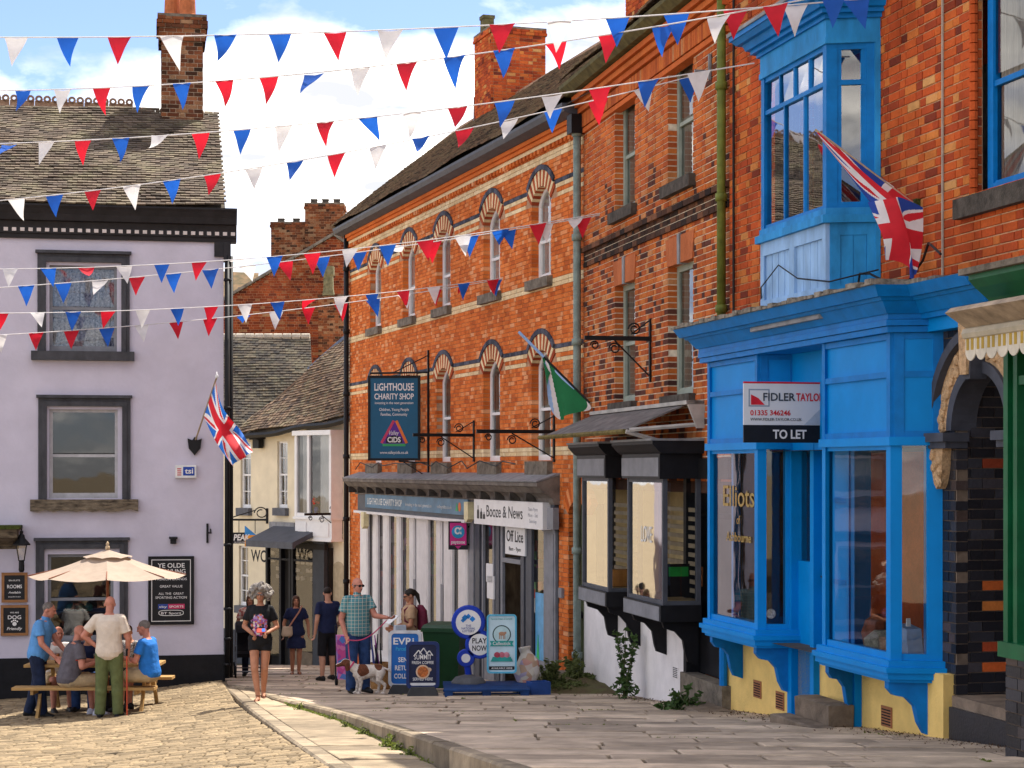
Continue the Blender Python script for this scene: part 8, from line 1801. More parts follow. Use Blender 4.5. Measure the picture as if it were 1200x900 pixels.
# ------------------------------------------------------------------ the dog
def dog():
    Y = 27.75; X = (430-600)/FPX*Y; z = pave_z(Y); loc = V3(X, Y, z); o = thing('spaniel', tuple(loc), 'white spaniel with brown patches on a pink lead beside the man in the checked shirt', 'dog'); R = rotz(-pi/2+.12)
    # local: faces -Y
    pr = [loft_rings([(V3(0, -.20, .34), V3(.06, 0, 0), V3(0, .01, .07)), (V3(0, -.15, .335), V3(.09, 0, 0), V3(0, 0, .115)), (V3(0, -.05, .33), V3(.10, 0, 0), V3(0, 0, .115)), (V3(0, .08, .345), V3(.092, 0, 0), V3(0, 0, .092)), (V3(0, .17, .36), V3(.085, 0, 0), V3(0, 0, .085)), (V3(0, .235, .36), V3(.05, 0, 0), V3(0, 0, .06))], 16),
          rcone((0, -.17, .38), (0, -.27, .45), .075, .06), ell((0, -.31, .47), (.058, .075, .06)), rcone((0, -.36, .455), (0, -.43, .435), .036, .028), ell((0, -.45, .44), (.018, .012, .014)),
          ell((.062, -.29, .42), (.016, .04, .075)), ell((-.062, -.29, .42), (.016, .04, .075)), rcone((0, .235, .385), (0, .32, .36), .022, .014), rcone((0, .32, .36), (0, .36, .31), .02, .008)]
    for s in (-1, 1):
        y0 = -.13+.02*s; pr += [rcone((s*.06, y0, .30), (s*.062, y0+.02, .18), .05, .032), rcone((s*.062, y0+.02, .18), (s*.062, y0-.0, .045), .027, .022), ell((s*.062, y0-.02, .022), (.028, .04, .022))]
        y1 = .16+.04*s; pr += [rcone((s*.06, y1, .33), (s*.066, y1-.03, .22), .075, .045), rcone((s*.066, y1-.03, .22), (s*.062, y1+.065, .145), .036, .024), rcone((s*.062, y1+.065, .145), (s*.062, y1+.05, .04), .022, .02), ell((s*.062, y1+.03, .02), (.026, .04, .02))]
    W = pm('dog_white_fur', (0.62, 0.55, 0.48), .9, .15, 30, .6, 120); Bn = pm('dog_brown_fur', (0.13, 0.045, 0.022), .9, .3, 30, .6, 120); Sp = pm('dog_ticked_fur', (0.50, 0.42, 0.36), .9, .45, 70, .6, 120)
    def fn(c):
        if c[1] < -.25 and not (abs(c[0]) < .018 and c[2] > .44): return 1
        w = .02*sin(c[2]*60)+.02*sin(c[1]*45)
        if (c[1]+.06)**2/.007+(c[2]-.36)**2/.008 < 1+w*6: return 1
        if (c[1]-.17)**2/.004+(c[2]-.42)**2/.003 < 1+w*6: return 1
        if c[2] < .28 and abs(sin(c[1]*70)+sin(c[2]*90)) > 1.2: return 2
        return 0
    add_mesh('body', remesh(pr, .008, 2), [W, Bn, Sp], o, R, loc, fn)
    for s in (-1, 1): add_mesh('eye', mesh_of([ell((s*.035, -.36, .49), (.008, .008, .008))]), EYE, o, R, loc)
    add_mesh('collar', mesh_of([loft_rings([(V3(0, -.225, .42), V3(.074, 0, 0), V3(0, .045, .06)), (V3(0, -.245, .435), V3(.072, 0, 0), V3(0, .043, .058))], 16)]), pm('pink_web', (0.5, 0.06, 0.14), .7), o, R, loc)
    hand = dloc+dR@(dJ['wa']+V3(.0, -.06, -.05)); neck = loc+R@V3(0, -.235, .49); hand2 = dloc+dR@(dJ['wb']+V3(-.02, -.02, -.04))
    t = MB(); n = 14; t.tube([hand+(neck-hand)*q/n-V3(0, 0, .12*sin(pi*q/n)) for q in range(n+1)], .009, 5); l = tag(t.build('dog_lead', [MATS['pink_web']]), 'pink dog lead from the man\'s hand to the spaniel', 'lead')
    t = MB(); t.tube([hand+(hand2-hand)*q/n-V3(0, 0, .10*sin(pi*q/n))+V3(0, -.06, 0)*sin(pi*q/n)*3 for q in range(n+1)], .009, 5); t.build('slack_loop', [MATS['pink_web']], l)
dog()
# ------------------------------------------------------------------ pub table, umbrella
WOODT = pm('picnic_timber', (0.40, 0.24, 0.09), .75, .3, 5, .2, 30, stretch=(.3, 3, 3))
def picnic():
    o = thing('picnic_table', (TX, TY, tz), 'weathered timber picnic table with fixed benches under the umbrella', 'table'); F = turned(TX, TY, tz, 0.0); L = .98
    for k in range(5): t = MB(); y = -.34+.14*k; t.box(F, -L, L, y, y+.125, .71, .75); t.build('top_plank', [WOODT], o)
    for s in (-1, 1):
        for k in range(2): t = MB(); y = s*.70-.14+.14*k; t.box(F, -L-.05, L+.05, y, y+.13, .43, .47); t.build('bench_plank', [WOODT], o)
    for x in (-.75, .75):
        t = MB(); t.box(F, x-.022, x+.022, -.78, .78, .36, .429); t.build('bench_bearer', [WOODT], o); t = MB(); t.box(F, x-.022, x+.022, -.34, .34, .63, .709); t.build('top_bearer', [WOODT], o)
        for s in (-1, 1): t = MB(); t.prism(F, [(s*.27, .70), (s*.19, .70), (s*.60, 0), (s*.69, 0)], x+.023, x+.067, axis='u'); t.build('leg', [WOODT], o, recalc=True)
    return F
PF = picnic()
def tabletop():
    rg = random.Random(6); GL = glassmat('beer_glass', (.8, .45, .12), .12)
    for k, (x, y) in enumerate(((-.55, .1), (-.25, -.12), (.05, .16), (.33, -.1), (.62, .12), (.75, -.15))):
        c = PF.p(x, y, .752); o = thing('pint_glass', tuple(c), 'part-drunk pint glass, number %s from the left on the picnic table' % ['one', 'two', 'three', 'four', 'five', 'six'][k], 'glass', 'pint glasses on the picnic table')
        o['label'] = 'pint glass of beer standing on the picnic table'
        t = MB(); t.lathe(c, [(.03, 0), (.036, .06), (.043, .13), (.041, .145)], 12); t.build('tumbler', [GL], o, smooth=True)
        t = MB(); t.lathe(c, [(.028, .005), (.034, .06), (.037, .09)], 12); t.build('beer', [pm('beer', (0.30, 0.10, 0.01), .3)], o)
tabletop()
def umbrella():
    C = V3((126-600)/FPX*TY, TY, tz); o = thing('parasol', tuple(C), 'beige canvas parasol on a wooden pole over the pub table', 'parasol'); R = 1.15; ze, zt = 2.06, 2.40
    t = MB(); t.tube([C, C+V3(0, 0, 2.42)], .022, 8); t.build('pole', [pm('parasol_wood', (0.22, 0.07, 0.03), .5)], o); t = MB(); t.lathe(C+V3(0, 0, 2.42), [(.02, 0), (.035, .02), (.03, .06), (.012, .07), (.028, .09), (.004, .13)], 10); t.build('finial', [pm('finial_wood', (0.45, 0.33, 0.2))], o, smooth=True)
    t = MB(); t.lathe(C, [(.28, 0), (.28, .05), (.06, .09), (.05, .3)], 16); t.build('base', [IRON], o)
    CAN = clothmat('parasol_canvas', (0.40, 0.31, 0.24), .25); n = 8; rows = 8
    for k in range(n):
        m = MB(); vs = []; fs = []; a0 = 2*pi*k/n+.2; a1 = 2*pi*(k+1)/n+.2
        for i in range(rows+1):
            r = .12+(R-.12)*i/rows
            for j in range(7):
                q = j/6; p0 = V3(cos(a0), sin(a0), 0)*r; p1 = V3(cos(a1), sin(a1), 0)*r; p = p0+(p1-p0)*q; s = i/rows; vs.append(C+p+V3(0, 0, zt-.02-(zt-ze)*s-.035*sin(pi*q)*s-.03*sin(pi*s)))
        for i in range(rows):
            for j in range(6): b = i*7+j; fs.append((b, b+1, b+8, b+7))
        m.add(vs, fs); m.build('canopy_panel', [CAN], o, smooth=True)
        e = C+V3(cos(a0)*R, sin(a0)*R, ze-.01); t = MB(); t.tube([C+V3(0, 0, zt-.04), C+V3(cos(a0)*R*.5, sin(a0)*R*.5, (zt+ze)/2-.055), e], .009, 5); t.build('rib', [MATS['parasol_wood']], o)
    m = MB(); vs = []; N = 32
    for i in range(3):
        r = (.02, .2, .36)[i]
        for j in range(N): a = 2*pi*j/N; vs.append(C+V3(cos(a)*r, sin(a)*r, zt+.03-.105*r/.36*1.15+(.02*abs(sin(a*4)) if i == 2 else 0)))
    m.add(vs, [(i*N+j, i*N+(j+1) % N, (i+1)*N+(j+1) % N, (i+1)*N+j) for i in range(2) for j in range(N)]); m.build('vent_cap', [CAN], o, smooth=True)
umbrella()
# ------------------------------------------------------------------ pavement furniture outside the shop
def P_at(px, Y): return V3((px-600)/FPX*Y, Y, pave_z(Y))
def rounded(hw, h, r, z0=0, n=5):
    pts = []
    for cx, cz, a in ((hw-r, z0+r, -pi/2), (hw-r, z0+h-r, 0), (-hw+r, z0+h-r, pi/2), (-hw+r, z0+r, pi)):
        for k in range(n+1): q = a+pi/2*k/n; pts.append((cx+r*cos(q), cz+r*sin(q)))
    return pts
def aboard(name, label, px0, px1, top, Y, yaw, panel, frame, body_fn, h=None):
    c = P_at((px0+px1)/2, Y); k = FPX/Y; hw = (px1-px0)/2/k; zt = H+(HOR-top)/k; h = zt-c[2]; F = turned(c[0], c[1], c[2], yaw, .04); o = thing(name, tuple(c), label, 'sign')
    t = MB(); t.ring(F, rounded(hw, h-.1, .07, .1), rounded(hw-.045, h-.19, .05, .145), -.03, .03); t.build('frame', [frame], o)
    t = MB(); t.prism(F, rounded(hw-.04, h-.18, .045, .14), -.012, .014); t.build('panel', [panel], o, recalc=True)
    t = MB(); t.prism(F, [(-hw*.95, 0), (hw*.95, 0), (hw*.85, .06), (hw*.7, .13), (-hw*.7, .13), (-hw*.85, .06)], -.2, .2); t.build('base', [pm('rubber_base', (0.05, 0.052, 0.055), .8)], o, recalc=True)
    body_fn(F, o, hw, h); return o
def b_evri(F, o, hw, h):
    t = MB(); t.text(F, 'EVRi', -.02, h*.78, .016, .14, width=hw*1.25, bold=.02); t.text(F, 'SEND', 0, h*.5, .016, .1, width=hw*.8, bold=.02); t.text(F, 'RETURN', 0, h*.37, .016, .1, width=hw*1.2, bold=.02); t.text(F, 'COLLECT', 0, h*.24, .016, .1, width=hw*1.3, bold=.02); t.build('lettering', [LW], o)['kind'] = 'stuff'
    t = MB(); t.text(F, 'ParcelShop', 0, h*.68, .016, .08, width=hw*1.1, bold=.005); t.build('subtitle', [pm('cyan_ink', (0.05, 0.4, 0.6))], o)
aboard('parcel_board', 'blue parcel shop board with white frame beside the wheelie bin', 455, 494, 739, 28.1, -.05, pm('evri_blue', (0.01, 0.12, 0.42), .35, .05), pm('pale_frame', (0.55, 0.56, 0.58), .4), b_evri)
def b_coffee(F, o, hw, h):
    t = MB()
    for a, b, c in (((-.55, .73), (-.25, .84), (-.05, .76)), ((-.2, .78), (.05, .88), (.35, .74)), ((.2, .77), (.4, .83), (.6, .74))):
        for p, q in ((a, b), (b, c)): t.tube([F.p(p[0]*hw, .018, p[1]*h), F.p(q[0]*hw, .018, q[1]*h)], .008, 4)
    t.text(F, 'SUMMIT', 0, h*.67, .016, .1, width=hw*1.05, bold=.005); t.text(F, 'FRESH COFFEE', 0, h*.585, .016, .06, width=hw*1.3, bold=.008); t.text(F, 'SERVED HERE', 0, h*.28, .016, .06, width=hw*1.2, bold=.008); t.build('lettering', [LW], o)['kind'] = 'stuff'
    t = MB(); t.lathe(F.p(0, .016, h*.44), [(hw*.42, 0), (hw*.42, .004)], 20, ex=F.ex, ey=F.ez, ez=F.ey); t.lathe(F.p(hw*.4, .016, h*.48), [(hw*.12, 0), (hw*.12, .004)], 12, ex=F.ex, ey=F.ez, ez=F.ey); t.build('cup', [pm('cup_cream', (0.6, 0.42, 0.28), .5)], o)
    t = MB(); t.lathe(F.p(0, .021, h*.44), [(hw*.33, 0), (hw*.33, .003)], 20, ex=F.ex, ey=F.ez, ez=F.ey); t.build('coffee', [pm('coffee_orange', (0.42, 0.12, 0.03), .5, .6, 30)], o); t = MB(); t.box(F, -hw+.06, hw-.06, .015, .018, h*.145, h*.235); t.build('white_strip', [LW], o)
aboard('coffee_board', 'navy coffee pavement board in front of the parcel board', 476, 515, 752, 27.3, .05, pm('coffee_navy', (0.012, 0.016, 0.05), .35, .1), pm('blue_frame', (0.015, 0.03, 0.12), .4), b_coffee)
def bin_():
    c = P_at(524, 29.2); F = turned(c[0], c[1], c[2], -.25); o = thing('wheelie_bin', tuple(c), 'dark green wheelie bin behind the pavement boards', 'bin'); G = pm('bin_green', (0.012, 0.05, 0.018), .45, .15, 4); t = MB()
    t.add([F.p(*q) for q in ((-.23, -.27, .06), (.23, -.27, .06), (.23, .22, .06), (-.23, .22, .06), (-.30, -.34, .96), (.30, -.34, .96), (.30, .34, .96), (-.30, .34, .96))], [(0, 1, 2, 3), (4, 7, 6, 5), (0, 4, 5, 1), (1, 5, 6, 2), (2, 6, 7, 3), (3, 7, 4, 0)]); t.build('body', [G], o, recalc=True)
    t = MB(); t.box(F, -.32, .32, -.35, .36, .94, .98); t.prism(F, [(-.35, .981), (.36, .981), (.36, 1.0), (.25, 1.04), (-.25, 1.06), (-.35, 1.02)], -.31, .31, axis='u'); t.build('lid', [G], o, recalc=True)
    for s in (-1, 1): t = MB(); t.lathe(F.p(s*.24, -.3, .1), [(.1, -.03), (.1, .03)], 14, ex=F.ey, ey=F.ez, ez=F.ex); t.build('wheel', [BLACKC], o)
    t = MB(); t.tube([F.p(-.2, -.37, .95), F.p(.2, -.37, .95)], .018, 6); t.build('handle', [G], o)
bin_()
def lottery():
    c = P_at(549, 27.9); F = turned(c[0], c[1], c[2]+.13, 0.0); o = thing('lottery_sign', tuple(c+V3(0, 0, .13)), 'blue round-disc PLAY NOW sign on a grey base on the pallet', 'sign'); BL = pm('lottery_blue', (0.01, 0.04, 0.36), .35)
    t = MB(); t.lathe(F.o, [(.26, 0), (.26, .05), (.2, .12), (.08, .15), (.06, .16)], 18); t.build('base', [pm('grey_base', (0.10, 0.10, 0.105), .7)], o, smooth=False)
    k = FPX/27.9
    for (px, py, r, nm) in ((549, 729, 20, 'disc'), (562, 755, 17, 'disc'), (546, 771, 10.5, 'disc')):
        C = V3((px-600)/k, 27.9, H+(HOR-py)/k); R = r/k; t = MB(); t.lathe(C, [(R*.92, -.05), (R, -.03), (R, .03), (R*.92, .05)], 24, ex=F.ex, ey=(0, 0, 1), ez=F.ey); d = t.build(nm, [BL], o); q = .74 if r > 12 else .5
        t = MB(); t.lathe(C+np.array(F.ey)*.05, [(R*q, 0), (R*q, .004)], 24, ex=F.ex, ey=(0, 0, 1), ez=F.ey); t.build('white_face', [LW], d); G2 = turned(C[0], C[1]-.0545, 0, 0)
        if py == 755: t = MB(); t.text(G2, 'PLAY', 0, C[2]+.02, 0, .11, width=R*1.0, bold=.02); t.text(G2, 'NOW', 0, C[2]-.09, 0, .11, width=R*1.0, bold=.02); t.build('lettering', [SB], d)['kind'] = 'stuff'
        if py == 729:
            t = MB()
            for dx, dz, ww in ((-.05, .07, .05), (0, .09, .04), (.06, .05, .045), (-.08, .03, .035)): t.prism(G2, [(dx-ww, C[2]+dz), (dx, C[2]+dz+ww), (dx+ww, C[2]+dz), (dx, C[2]+dz-ww)], 0, .003)
            t.build('hand_mark', [pm('mark_blue', (0.02, 0.2, 0.55))], d, recalc=True)['kind'] = 'stuff'
            t = MB(); t.text(G2, 'THE', 0, C[2]-.065, 0, .045, bold=.01); t.text(G2, 'NATIONAL', 0, C[2]-.105, 0, .045, width=R*.8, bold=.01); t.text(G2, 'LOTTERY', 0, C[2]-.145, 0, .045, width=R*.7, bold=.01); t.build('lettering', [MATS['sign_navy']], d)['kind'] = 'stuff'
    t = MB(); t.tube([F.p(0, -.01, .15), F.p(-.02, -.01, .3)], .05, 8); t.build('stem', [BL], o)
lottery()
def ice():
    Y = 27.7; c = P_at(588, Y); k = FPX/Y; hw = 17.5/k; zb = H+(HOR-789)/k; zt = H+(HOR-720)/k; F = turned(c[0], Y, zb, .05, .03); h = zt-zb; o = thing('ice_cream_board', (c[0], Y, zb), 'pale turquoise ice cream board standing on the blue pallet', 'sign')
    t = MB(); t.ring(F, rounded(hw, h, .05), rounded(hw-.025, h-.05, .035, .025), -.03, .025); t.build('frame', [pm('turquoise_frame', (0.10, 0.42, 0.60), .35)], o); t = MB(); t.prism(F, rounded(hw-.02, h-.04, .03, .02), -.02, .008); t.build('panel', [pm('ice_panel', (0.50, 0.66, 0.72), .35, .12, 3)], o, recalc=True)
    t = MB(); t.lathe(F.p(0, .009, h*.66), [(hw*.62, 0), (hw*.62, .003)], 24, ex=F.ex, ey=F.ez, ez=F.ey); t.build('dark_disc', [pm('disc_dark', (0.02, 0.05, 0.05))], o); t = MB(); t.lathe(F.p(0, .013, h*.66), [(hw*.55, 0), (hw*.55, .002)], 24, ex=F.ex, ey=F.ez, ez=F.ey); t.build('meadow_disc', [pm('disc_sky', (0.42, 0.58, 0.6))], o)
    t = MB(); t.add(*ell(F.p(0, .015, h*.67), (.055, .004, .03))); t.add(*ell(F.p(.05, .015, h*.685), (.02, .004, .018))); [t.box(F, x, x+.012, .013, .018, h*.58, h*.66) for x in (-.04, -.015, .02, .04)]; t.build('cow_picture', [pm('cow_brown', (0.36, 0.20, 0.12))], o)['kind'] = 'stuff'
    t = MB(); t.prism(F, [(-hw*.8, h*.46), (hw*.8, h*.46), (hw*.7, h*.5), (hw*.8, h*.55), (-hw*.8, h*.55), (-hw*.7, h*.5)], .012, .018); t.build('ribbon', [pm('ribbon_green', (0.02, 0.30, 0.27))], o, recalc=True)
    t = MB(); t.text(F, 'Callestick', 0, h*.48, .019, .07, width=hw*1.2, bold=.01); t.build('ribbon_lettering', [LW], o)
    for dx, m in ((-.07, (0.35, 0.05, 0.08)), (0, (0.45, 0.12, 0.16)), (.07, (0.5, 0.2, 0.25))): t = MB(); t.add(*ell(F.p(dx, .016, h*.31), (.045, .01, .045))); t.build('scoop', [pm('scoop%d' % int(dx*100+10), m, .6)], o)
    t = MB(); t.prism(F, [(-hw*.75, h*.2), (hw*.75, h*.2), (hw*.6, h*.28), (-hw*.6, h*.28)], .012, .02); t.build('bowl', [pm('bowl_teal', (0.03, 0.28, 0.25))], o, recalc=True); t = MB(); t.prism(F, [(-hw*.85, h*.06), (hw*.85, h*.06), (hw*.85, h*.12), (-hw*.85, h*.12)], .012, .016); t.build('strip', [SB], o, recalc=True); t = MB(); t.text(F, 'AVAILABLE HERE', 0, h*.075, .017, .035, width=hw*1.4, bold=.01); t.build('strip_lettering', [LW], o); t = MB(); t.text(F, 'Farm Ice Cream of Cornwall', 0, h*.91, .01, .035, width=hw*1.4, bold=.006); t.build('top_lettering', [MATS['ribbon_green']], o)
ice()
def pallet():
    c = P_at(569, 27.6); F = turned(c[0], c[1], c[2], .05); o = thing('blue_pallet', tuple(c), 'blue painted timber pallet carrying the shop signs', 'pallet'); BP = pm('pallet_blue', (0.01, 0.045, 0.16), .6, .35, 5)
    for k in range(7): t = MB(); y = -.5+.155*k; t.box(F, -.62, .62, y, y+.1, .122, .144); t.build('deck_board', [BP], o)
    for y in (-.45, 0, .45):
        t = MB(); t.box(F, -.62, .62, y-.05, y+.05, .1, .121); t.build('stringer', [BP], o); t = MB(); t.box(F, -.62, .62, y-.05, y+.05, 0, .022); t.build('bottom_board', [BP], o)
        for x in (-.55, 0, .55): t = MB(); t.box(F, x-.06, x+.06, y-.05, y+.05, .0225, .0995); t.build('block', [BP], o)
    # a second pallet lies on the first at the back
pallet()
def clutter():
    rg = random.Random(9); c = P_at(617, 28.0); t = MB(); rs = []
    rs = [(c+V3(0, 0, .16), V3(.14, 0, 0), V3(0, .12, 0)), (c+V3(0, 0, .3), V3(.2, 0, 0), V3(0, .16, 0)), (c+V3(.02, 0, .48), V3(.17, 0, .02), V3(0, .13, 0)), (c+V3(-.02, 0, .62), V3(.07, 0, .03), V3(0, .05, 0)), (c+V3(-.03, 0, .70), V3(.1, 0, .02), V3(0, .06, 0))]; me = remesh([loft_rings(rs, 12)], .015, 1); ob = link('newspaper_sack', me, (0, 0, 0)); me.materials.append(patchmat('printed_sack', [(0.5, 0.42, 0.36), (0.6, 0.55, 0.5), (0.45, 0.3, 0.2), (0.35, 0.3, 0.4), (0.55, 0.5, 0.42), (0.5, 0.25, 0.2)], 9)); tag(ob, 'bulging pale sack of newspapers right of the ice cream board', 'sack')
    c = P_at(631, 27.5); t = MB(); F = turned(c[0], c[1], c[2], .3)
    t.box(F, -.15, .15, -.12, .12, 0, .02); t.box(F, -.15, .15, .1, .12, .02, .2); t.box(F, -.15, .15, -.12, -.1, .02, .2); t.box(F, -.15, -.13, -.1, .1, .02, .2); t.box(F, .13, .15, -.1, .1, .02, .2); tag(t.build('blue_crate', [pm('crate_blue', (0.02, 0.06, 0.22), .5)]), 'low blue plastic crate at the end of the pallet', 'crate')
    # wicker basket with umbrellas, flag bags by the man
    c = P_at(446, 30.0); o = thing('wicker_basket', tuple(c), 'tan wicker basket holding umbrellas by the shop door', 'basket'); t = MB(); t.lathe(c, [(.15, 0), (.16, .04), (.165, .1), (.175, .2), (.185, .34), (.19, .42), (.175, .42), (.16, .1)], 18); t.build('basket', [pm('wicker', (0.36, 0.19, 0.07), .8, .4, 40, .8, 90)], o)
    for k in range(5): a = V3(rg.uniform(-.1, .1), rg.uniform(-.08, .08), .1); t = MB(); t.tube([c+a, c+a+V3(rg.uniform(-.12, .12), rg.uniform(-.05, .05), rg.uniform(.6, .85))], [.03, .008], 6); t.build('folded_umbrella', [pm('umb%d' % k, [(0.01, 0.01, 0.012), (0.3, 0.05, 0.3), (0.02, 0.02, 0.03), (0.05, 0.06, 0.2), (0.02, 0.02, 0.02)][k], .7)], o)
    for k, (px, col, lb) in enumerate(((404, (0.45, 0.08, 0.25), 'pink and blue patterned shopping trolley behind the man with the dog'),)):
        c = P_at(px, 31.5); F = turned(c[0], c[1], c[2], .2); o = thing('shopping_trolley', tuple(c), lb, 'trolley'); t = MB(); t.prism(F, [(-.12, .12), (.13, .12), (.15, .85), (-.14, .85)], -.12, .12); t.build('bag', [patchmat('trolley_print', [(0.5, 0.06, 0.25), (0.08, 0.18, 0.5), (0.55, 0.15, 0.35), (0.3, 0.05, 0.3)], 12)], o, recalc=True); t = MB(); t.tube([F.p(-.14, -.12, .1), F.p(-.14, -.14, 1.0), F.p(.1, -.14, 1.0)], .014, 6); t.build('handle', [IRON], o)
        for s in (-1, 1): t = MB(); t.lathe(F.p(s*.13, -.1, .08), [(.08, -.02), (.08, .02)], 12, ex=F.ey, ey=F.ez, ez=F.ex); t.build('wheel', [BLACKC], o)
    # sandwich tag hanging in the white window
clutter()
def stroller():
    Y = 36.9; c = P_at(291, Y); F = turned(c[0], c[1], c[2], .15); o = thing('pushchair', tuple(c), 'black pushchair half hidden behind the woman with curly hair', 'pushchair'); G = pm('pushchair_grey', (0.16, 0.17, 0.19), .5)
    t = MB()
    for s in (-1, 1): t.tube([F.p(s*.24, .35, .14), F.p(s*.25, -.05, .55), F.p(s*.25, -.45, 1.02)], .015, 6); t.tube([F.p(s*.25, -.35, .14), F.p(s*.25, .1, .62)], .015, 6)
    t.tube([F.p(-.25, -.45, 1.02), F.p(.25, -.45, 1.02)], .016, 6); t.tube([F.p(-.24, .35, .14), F.p(.24, .35, .14)], .013, 6); t.tube([F.p(-.25, -.35, .14), F.p(.25, -.35, .14)], .013, 6); t.build('frame', [G], o)['kind'] = 'stuff'
    t = MB(); t.prism(F, [(.25, .40), (.28, .48), (-.05, .50), (-.25, .95), (-.32, .93), (-.15, .42)], -.22, .22, axis='u'); t.build('seat', [BLACKC], o, recalc=True); t = MB(); n = 8; vs = []
    for j in range(n+1):
        a = pi*.15+pi*.6*j/n
        for x in (-.24, .24): vs.append(F.p(x, -.15+.36*cos(a), .72+.36*sin(a)))
    t.add(vs, [(2*j, 2*j+1, 2*j+3, 2*j+2) for j in range(n)]); t.build('hood', [BLACKC], o)
    for x, y in ((-.25, .36), (.25, .36), (-.27, -.35), (.27, -.35)):
        t = MB(); q = F.p(x, y, .13); t.lathe(q, [(.13, -.02), (.13, .02), (.09, .021), (.09, -.021)], 16, ex=F.ey, ey=F.ez, ez=F.ex); t.build('wheel', [BLACKC], o); 
stroller()
# ------------------------------------------------------------------ steps, loose blocks
def stone_block(name, label, F, u0, u1, w0, w1, z0, z1, mat=STONE, e=.015):
    t = MB(); r = lambda: random.uniform(-e, e); v = [F.p(u+r(), w+r(), z) for z in (z0, z1) for w in (w0, w1) for u in (u0, u1)]; v = v[:4]+[p+V3(0, 0, random.uniform(-.006, .006)) for p in v[4:]]
    i = [F.p(u0+.03, w0+.03, z1+.012), F.p(u1-.03, w0+.03, z1+.012), F.p(u0+.03, w1-.03, z1+.012), F.p(u1-.03, w1-.03, z1+.012)]
    t.add(v+i, [(0, 1, 3, 2), (2, 3, 7, 6), (0, 2, 6, 4), (1, 5, 7, 3), (0, 4, 5, 1), (4, 6, 10, 8), (6, 7, 11, 10), (7, 5, 9, 11), (5, 4, 8, 9), (8, 10, 11, 9)]); return tag(t.build(name, [mat], recalc=True), label, 'step')
STEPM = pm('step_stone', (0.17, 0.13, 0.095), .85, .4, 5, .5, 40)
uD = Df.u(806); gz = pave_z(24.2)
stone_block('stone_step', 'single worn stone step below the black shop door', Df, Df.u(787, .55), Df.u(826, .55), .1, .55, gz-.2, gz+.16, STEPM)
gE = pave_z(EF0.p(2.9, 0, 0)[1]); stone_block('stone_step', 'upper stone step at the blue shop door', EF0, EF0.u(932, .36), EF0.u(972, .36), .09, .36, gE-.2, gE+.30, STEPM); stone_block('stone_step', 'lower broad stone step at the blue shop door', EF0, EF0.u(902, .60), EF0.u(958, .60), .36, .60, gE-.25, gE+.10, STEPM); stone_block('stone_step', 'loose stone block lying in front of the blue shop steps', EF0, EF0.u(974, .9), EF0.u(1000, .9), .70, .9, gE-.28, gE+.02, STEPM)
# ------------------------------------------------------------------ weeds and bushes
LEAF = clothmat('leaf_green', (0.05, 0.10, 0.02), .3); LEAF2 = clothmat('leaf_olive', (0.09, 0.11, 0.025), .3); LEAF3 = clothmat('leaf_bright', (0.16, 0.20, 0.03), .35); STEMM = pm('stem', (0.07, 0.08, 0.03), .8)
def leafblob(m, c, r, n, size, rg, flat=.8):
    for _ in range(n):
        d = V3(rg.gauss(0, 1), rg.gauss(0, 1), rg.gauss(0, 1)); d = unit(d)*rg.random()**.45; p = np.array(c)+d*np.array(r); a = unit(V3(rg.gauss(0, 1), rg.gauss(0, 1), rg.gauss(0, .6))); b = unit(np.cross(a, V3(rg.gauss(0, 1), rg.gauss(0, 1), rg.gauss(0, 1)))); s = size*rg.uniform(.5, 1.2)
        m.add([p-a*s, p+b*s*.45, p+a*s, p-b*s*.45], [(0, 1, 2, 3)])
def plant(name, label, c, hgt, spread, stems, n, size, mat, seed, leafy=.3):
    rg = random.Random(seed); o = thing(name, tuple(c), label, 'plant'); s = MB(); m = MB()
    for k in range(stems):
        a = rg.uniform(0, 2*pi); top = V3(c[0]+cos(a)*spread*rg.random(), c[1]+sin(a)*spread*rg.random(), c[2]+hgt*rg.uniform(.6, 1)); p0 = V3(*c)+V3(rg.uniform(-.04, .04), rg.uniform(-.04, .04), 0); mid = (p0+top)/2+V3(rg.uniform(-.04, .04), rg.uniform(-.04, .04), .03); s.tube([p0, mid, top], [.008, .006, .003], 4)
        for q in np.linspace(.15, 1, 8): p = p0*(1-q)+top*q if q > .5 else p0*(1-q)+mid*q; leafblob(m, p0+(top-p0)*q, (.05, .05, .04), int(n*leafy/stems/2)+1, size, rg)
    leafblob(m, V3(*c)+V3(0, 0, hgt*.15), (spread*1.3, spread, hgt*.16), n, size*1.1, rg); s.build('stems', [STEMM], o)['kind'] = 'stuff'; m.build('leaves', [mat], o)['kind'] = 'stuff'
q = Df.p(Df.u(757), .3, 0); plant('wall_weed', 'tall leafy weed growing at the foot of the white bay wall', (q[0], q[1], pave_z(q[1])), .98, .16, 7, 120, .05, LEAF, 1, .9)
q = Df.p(D_LEN-.25, .55, 0); plant('step_weed', 'low green weeds around the black shop door step', (q[0], q[1], pave_z(q[1])), .3, .25, 4, 150, .05, LEAF, 2)
q = P_at(648, 28.3); plant('scrubby_bush', 'scrubby olive bush growing beside the pale green downpipe', (q[0], q[1], q[2]+.05), .45, .42, 14, 900, .045, LEAF2, 3)
q = P_at(674, 29.0); plant('scrubby_bush', 'scrubby bush with dry tips in front of the green plank door', (q[0], q[1], q[2]+.15), .45, .25, 10, 420, .045, LEAF2, 4)
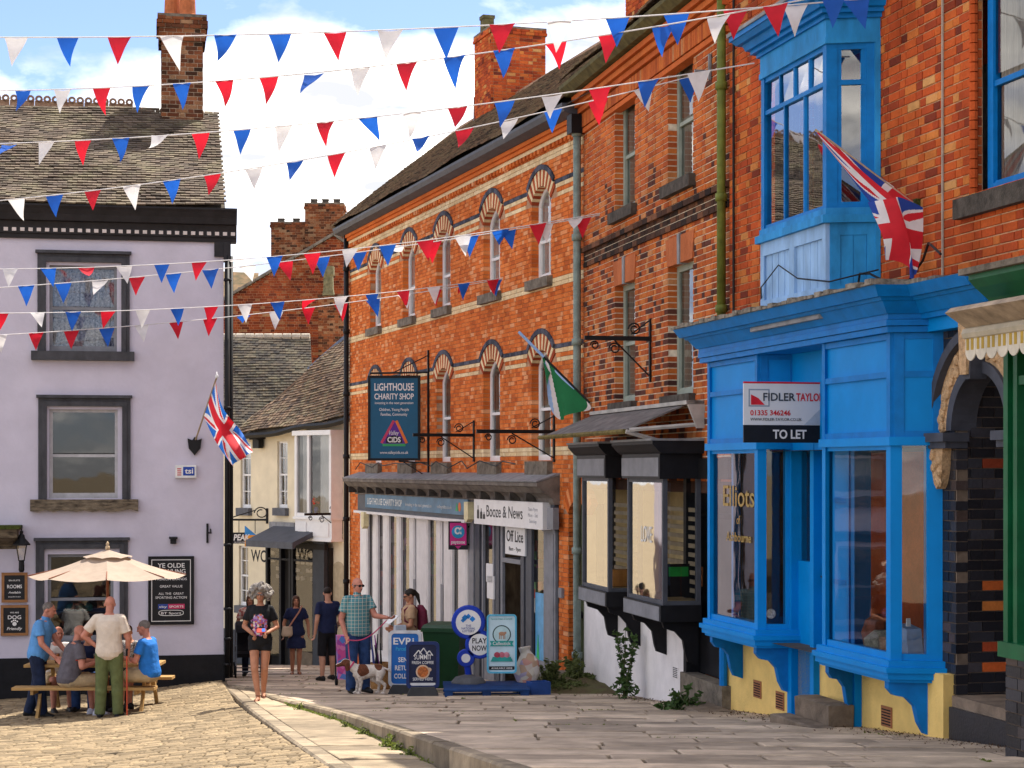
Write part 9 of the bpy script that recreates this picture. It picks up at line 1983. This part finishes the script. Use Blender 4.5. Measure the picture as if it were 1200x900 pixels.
for k, (yy, n) in enumerate(((18.6, 120), (18.1, 90), (17.5, 60), (20.2, 40), (21.3, 40), (22.4, 40), (24.4, 60))):
    plant('kerb_weed', 'bright green weed in the kerb gutter, %s' % ('largest clump near the bend', 'just below the largest clump', 'nearest clump to the camera', 'small tuft above the largest clump', 'second small tuft up the kerb', 'third small tuft up the kerb', 'farthest low clump up the kerb')[k], (ku(yy)-.06, yy, strip_z(yy)), (.07+.05*(n > 100)), .09, 4, n//2, .022, LEAF3, 20+k)
def bank():
    rg = random.Random(11); m = MB(); n = 14; C0 = P_at(655, 28.4); vs = []
    for i in range(n+1):
        for j in range(7):
            a = i/n; b = j/6; x = C0[0]-.75+2.0*a; y = C0[1]+1.1-1.7*b-.25*a; h = .28*sin(pi*min(1, a*1.1))**.6*(1-b)**.8; vs.append((x, y, pave_z(y)+h*(1+.2*rg.uniform(-1, 1))+.012-(.04 if j == 6 or i in (0, n) else 0)))
    m.add(vs, [(i*7+j, i*7+j+1, (i+1)*7+j+1, (i+1)*7+j) for i in range(n) for j in range(6)]); tag(m.build('earth_bank', [pm('mossy_earth', (0.085, 0.055, 0.03), .95, .5, 6, .8, 60, col2=(0.10, 0.10, 0.035))], smooth=True), 'low mossy bank of earth at the wall foot', kind='structure')
bank()
def litter():
    rg = random.Random(12); m = MB()
    for _ in range(900):
        u = rg.uniform(-.3, 8); w = abs(rg.gauss(0, .25))+.02; p = EF0.p(u, w, 0); leafblob(m, (p[0], p[1], pave_z(p[1])+.012), (.02, .02, .006), 1, .014, rg)
    for _ in range(500):
        u = rg.uniform(0, D_LEN); w = abs(rg.gauss(0, .2))+.02; p = Df.p(u, w, 0); leafblob(m, (p[0], p[1], pave_z(p[1])+.012), (.02, .02, .006), 1, .014, rg)
    o = m.build('wall_foot_litter', [pm('dry_litter', (0.09, 0.05, 0.025), .95, .5, 20)]); tag(o, 'dry leaf litter along the shop walls', kind='stuff')
    m = MB()
    for f in flags[:260]:
        if rg.random() < .3:
            a, b = (f[0], f[1]) if rg.random() < .6 else (f[1], f[2])
            for _ in range(rg.randrange(6, 26)): t = rg.random()*.5; x = a[0]+(b[0]-a[0])*t; y = a[1]+(b[1]-a[1])*t; leafblob(m, (x, y-.006, pave_z(y)+.004), (.03, .006, .005), 1, .016, rg)
    for _ in range(1500): y = 16.6+9*rg.random()**.8; leafblob(m, (ku(y)-.03, y, strip_z(y)+.012), (.035, .02, .02), 1, .017, rg)
    tag(m.build('joint_moss', [LEAF3]), 'moss and grass in the pavement joints', kind='stuff')
litter()
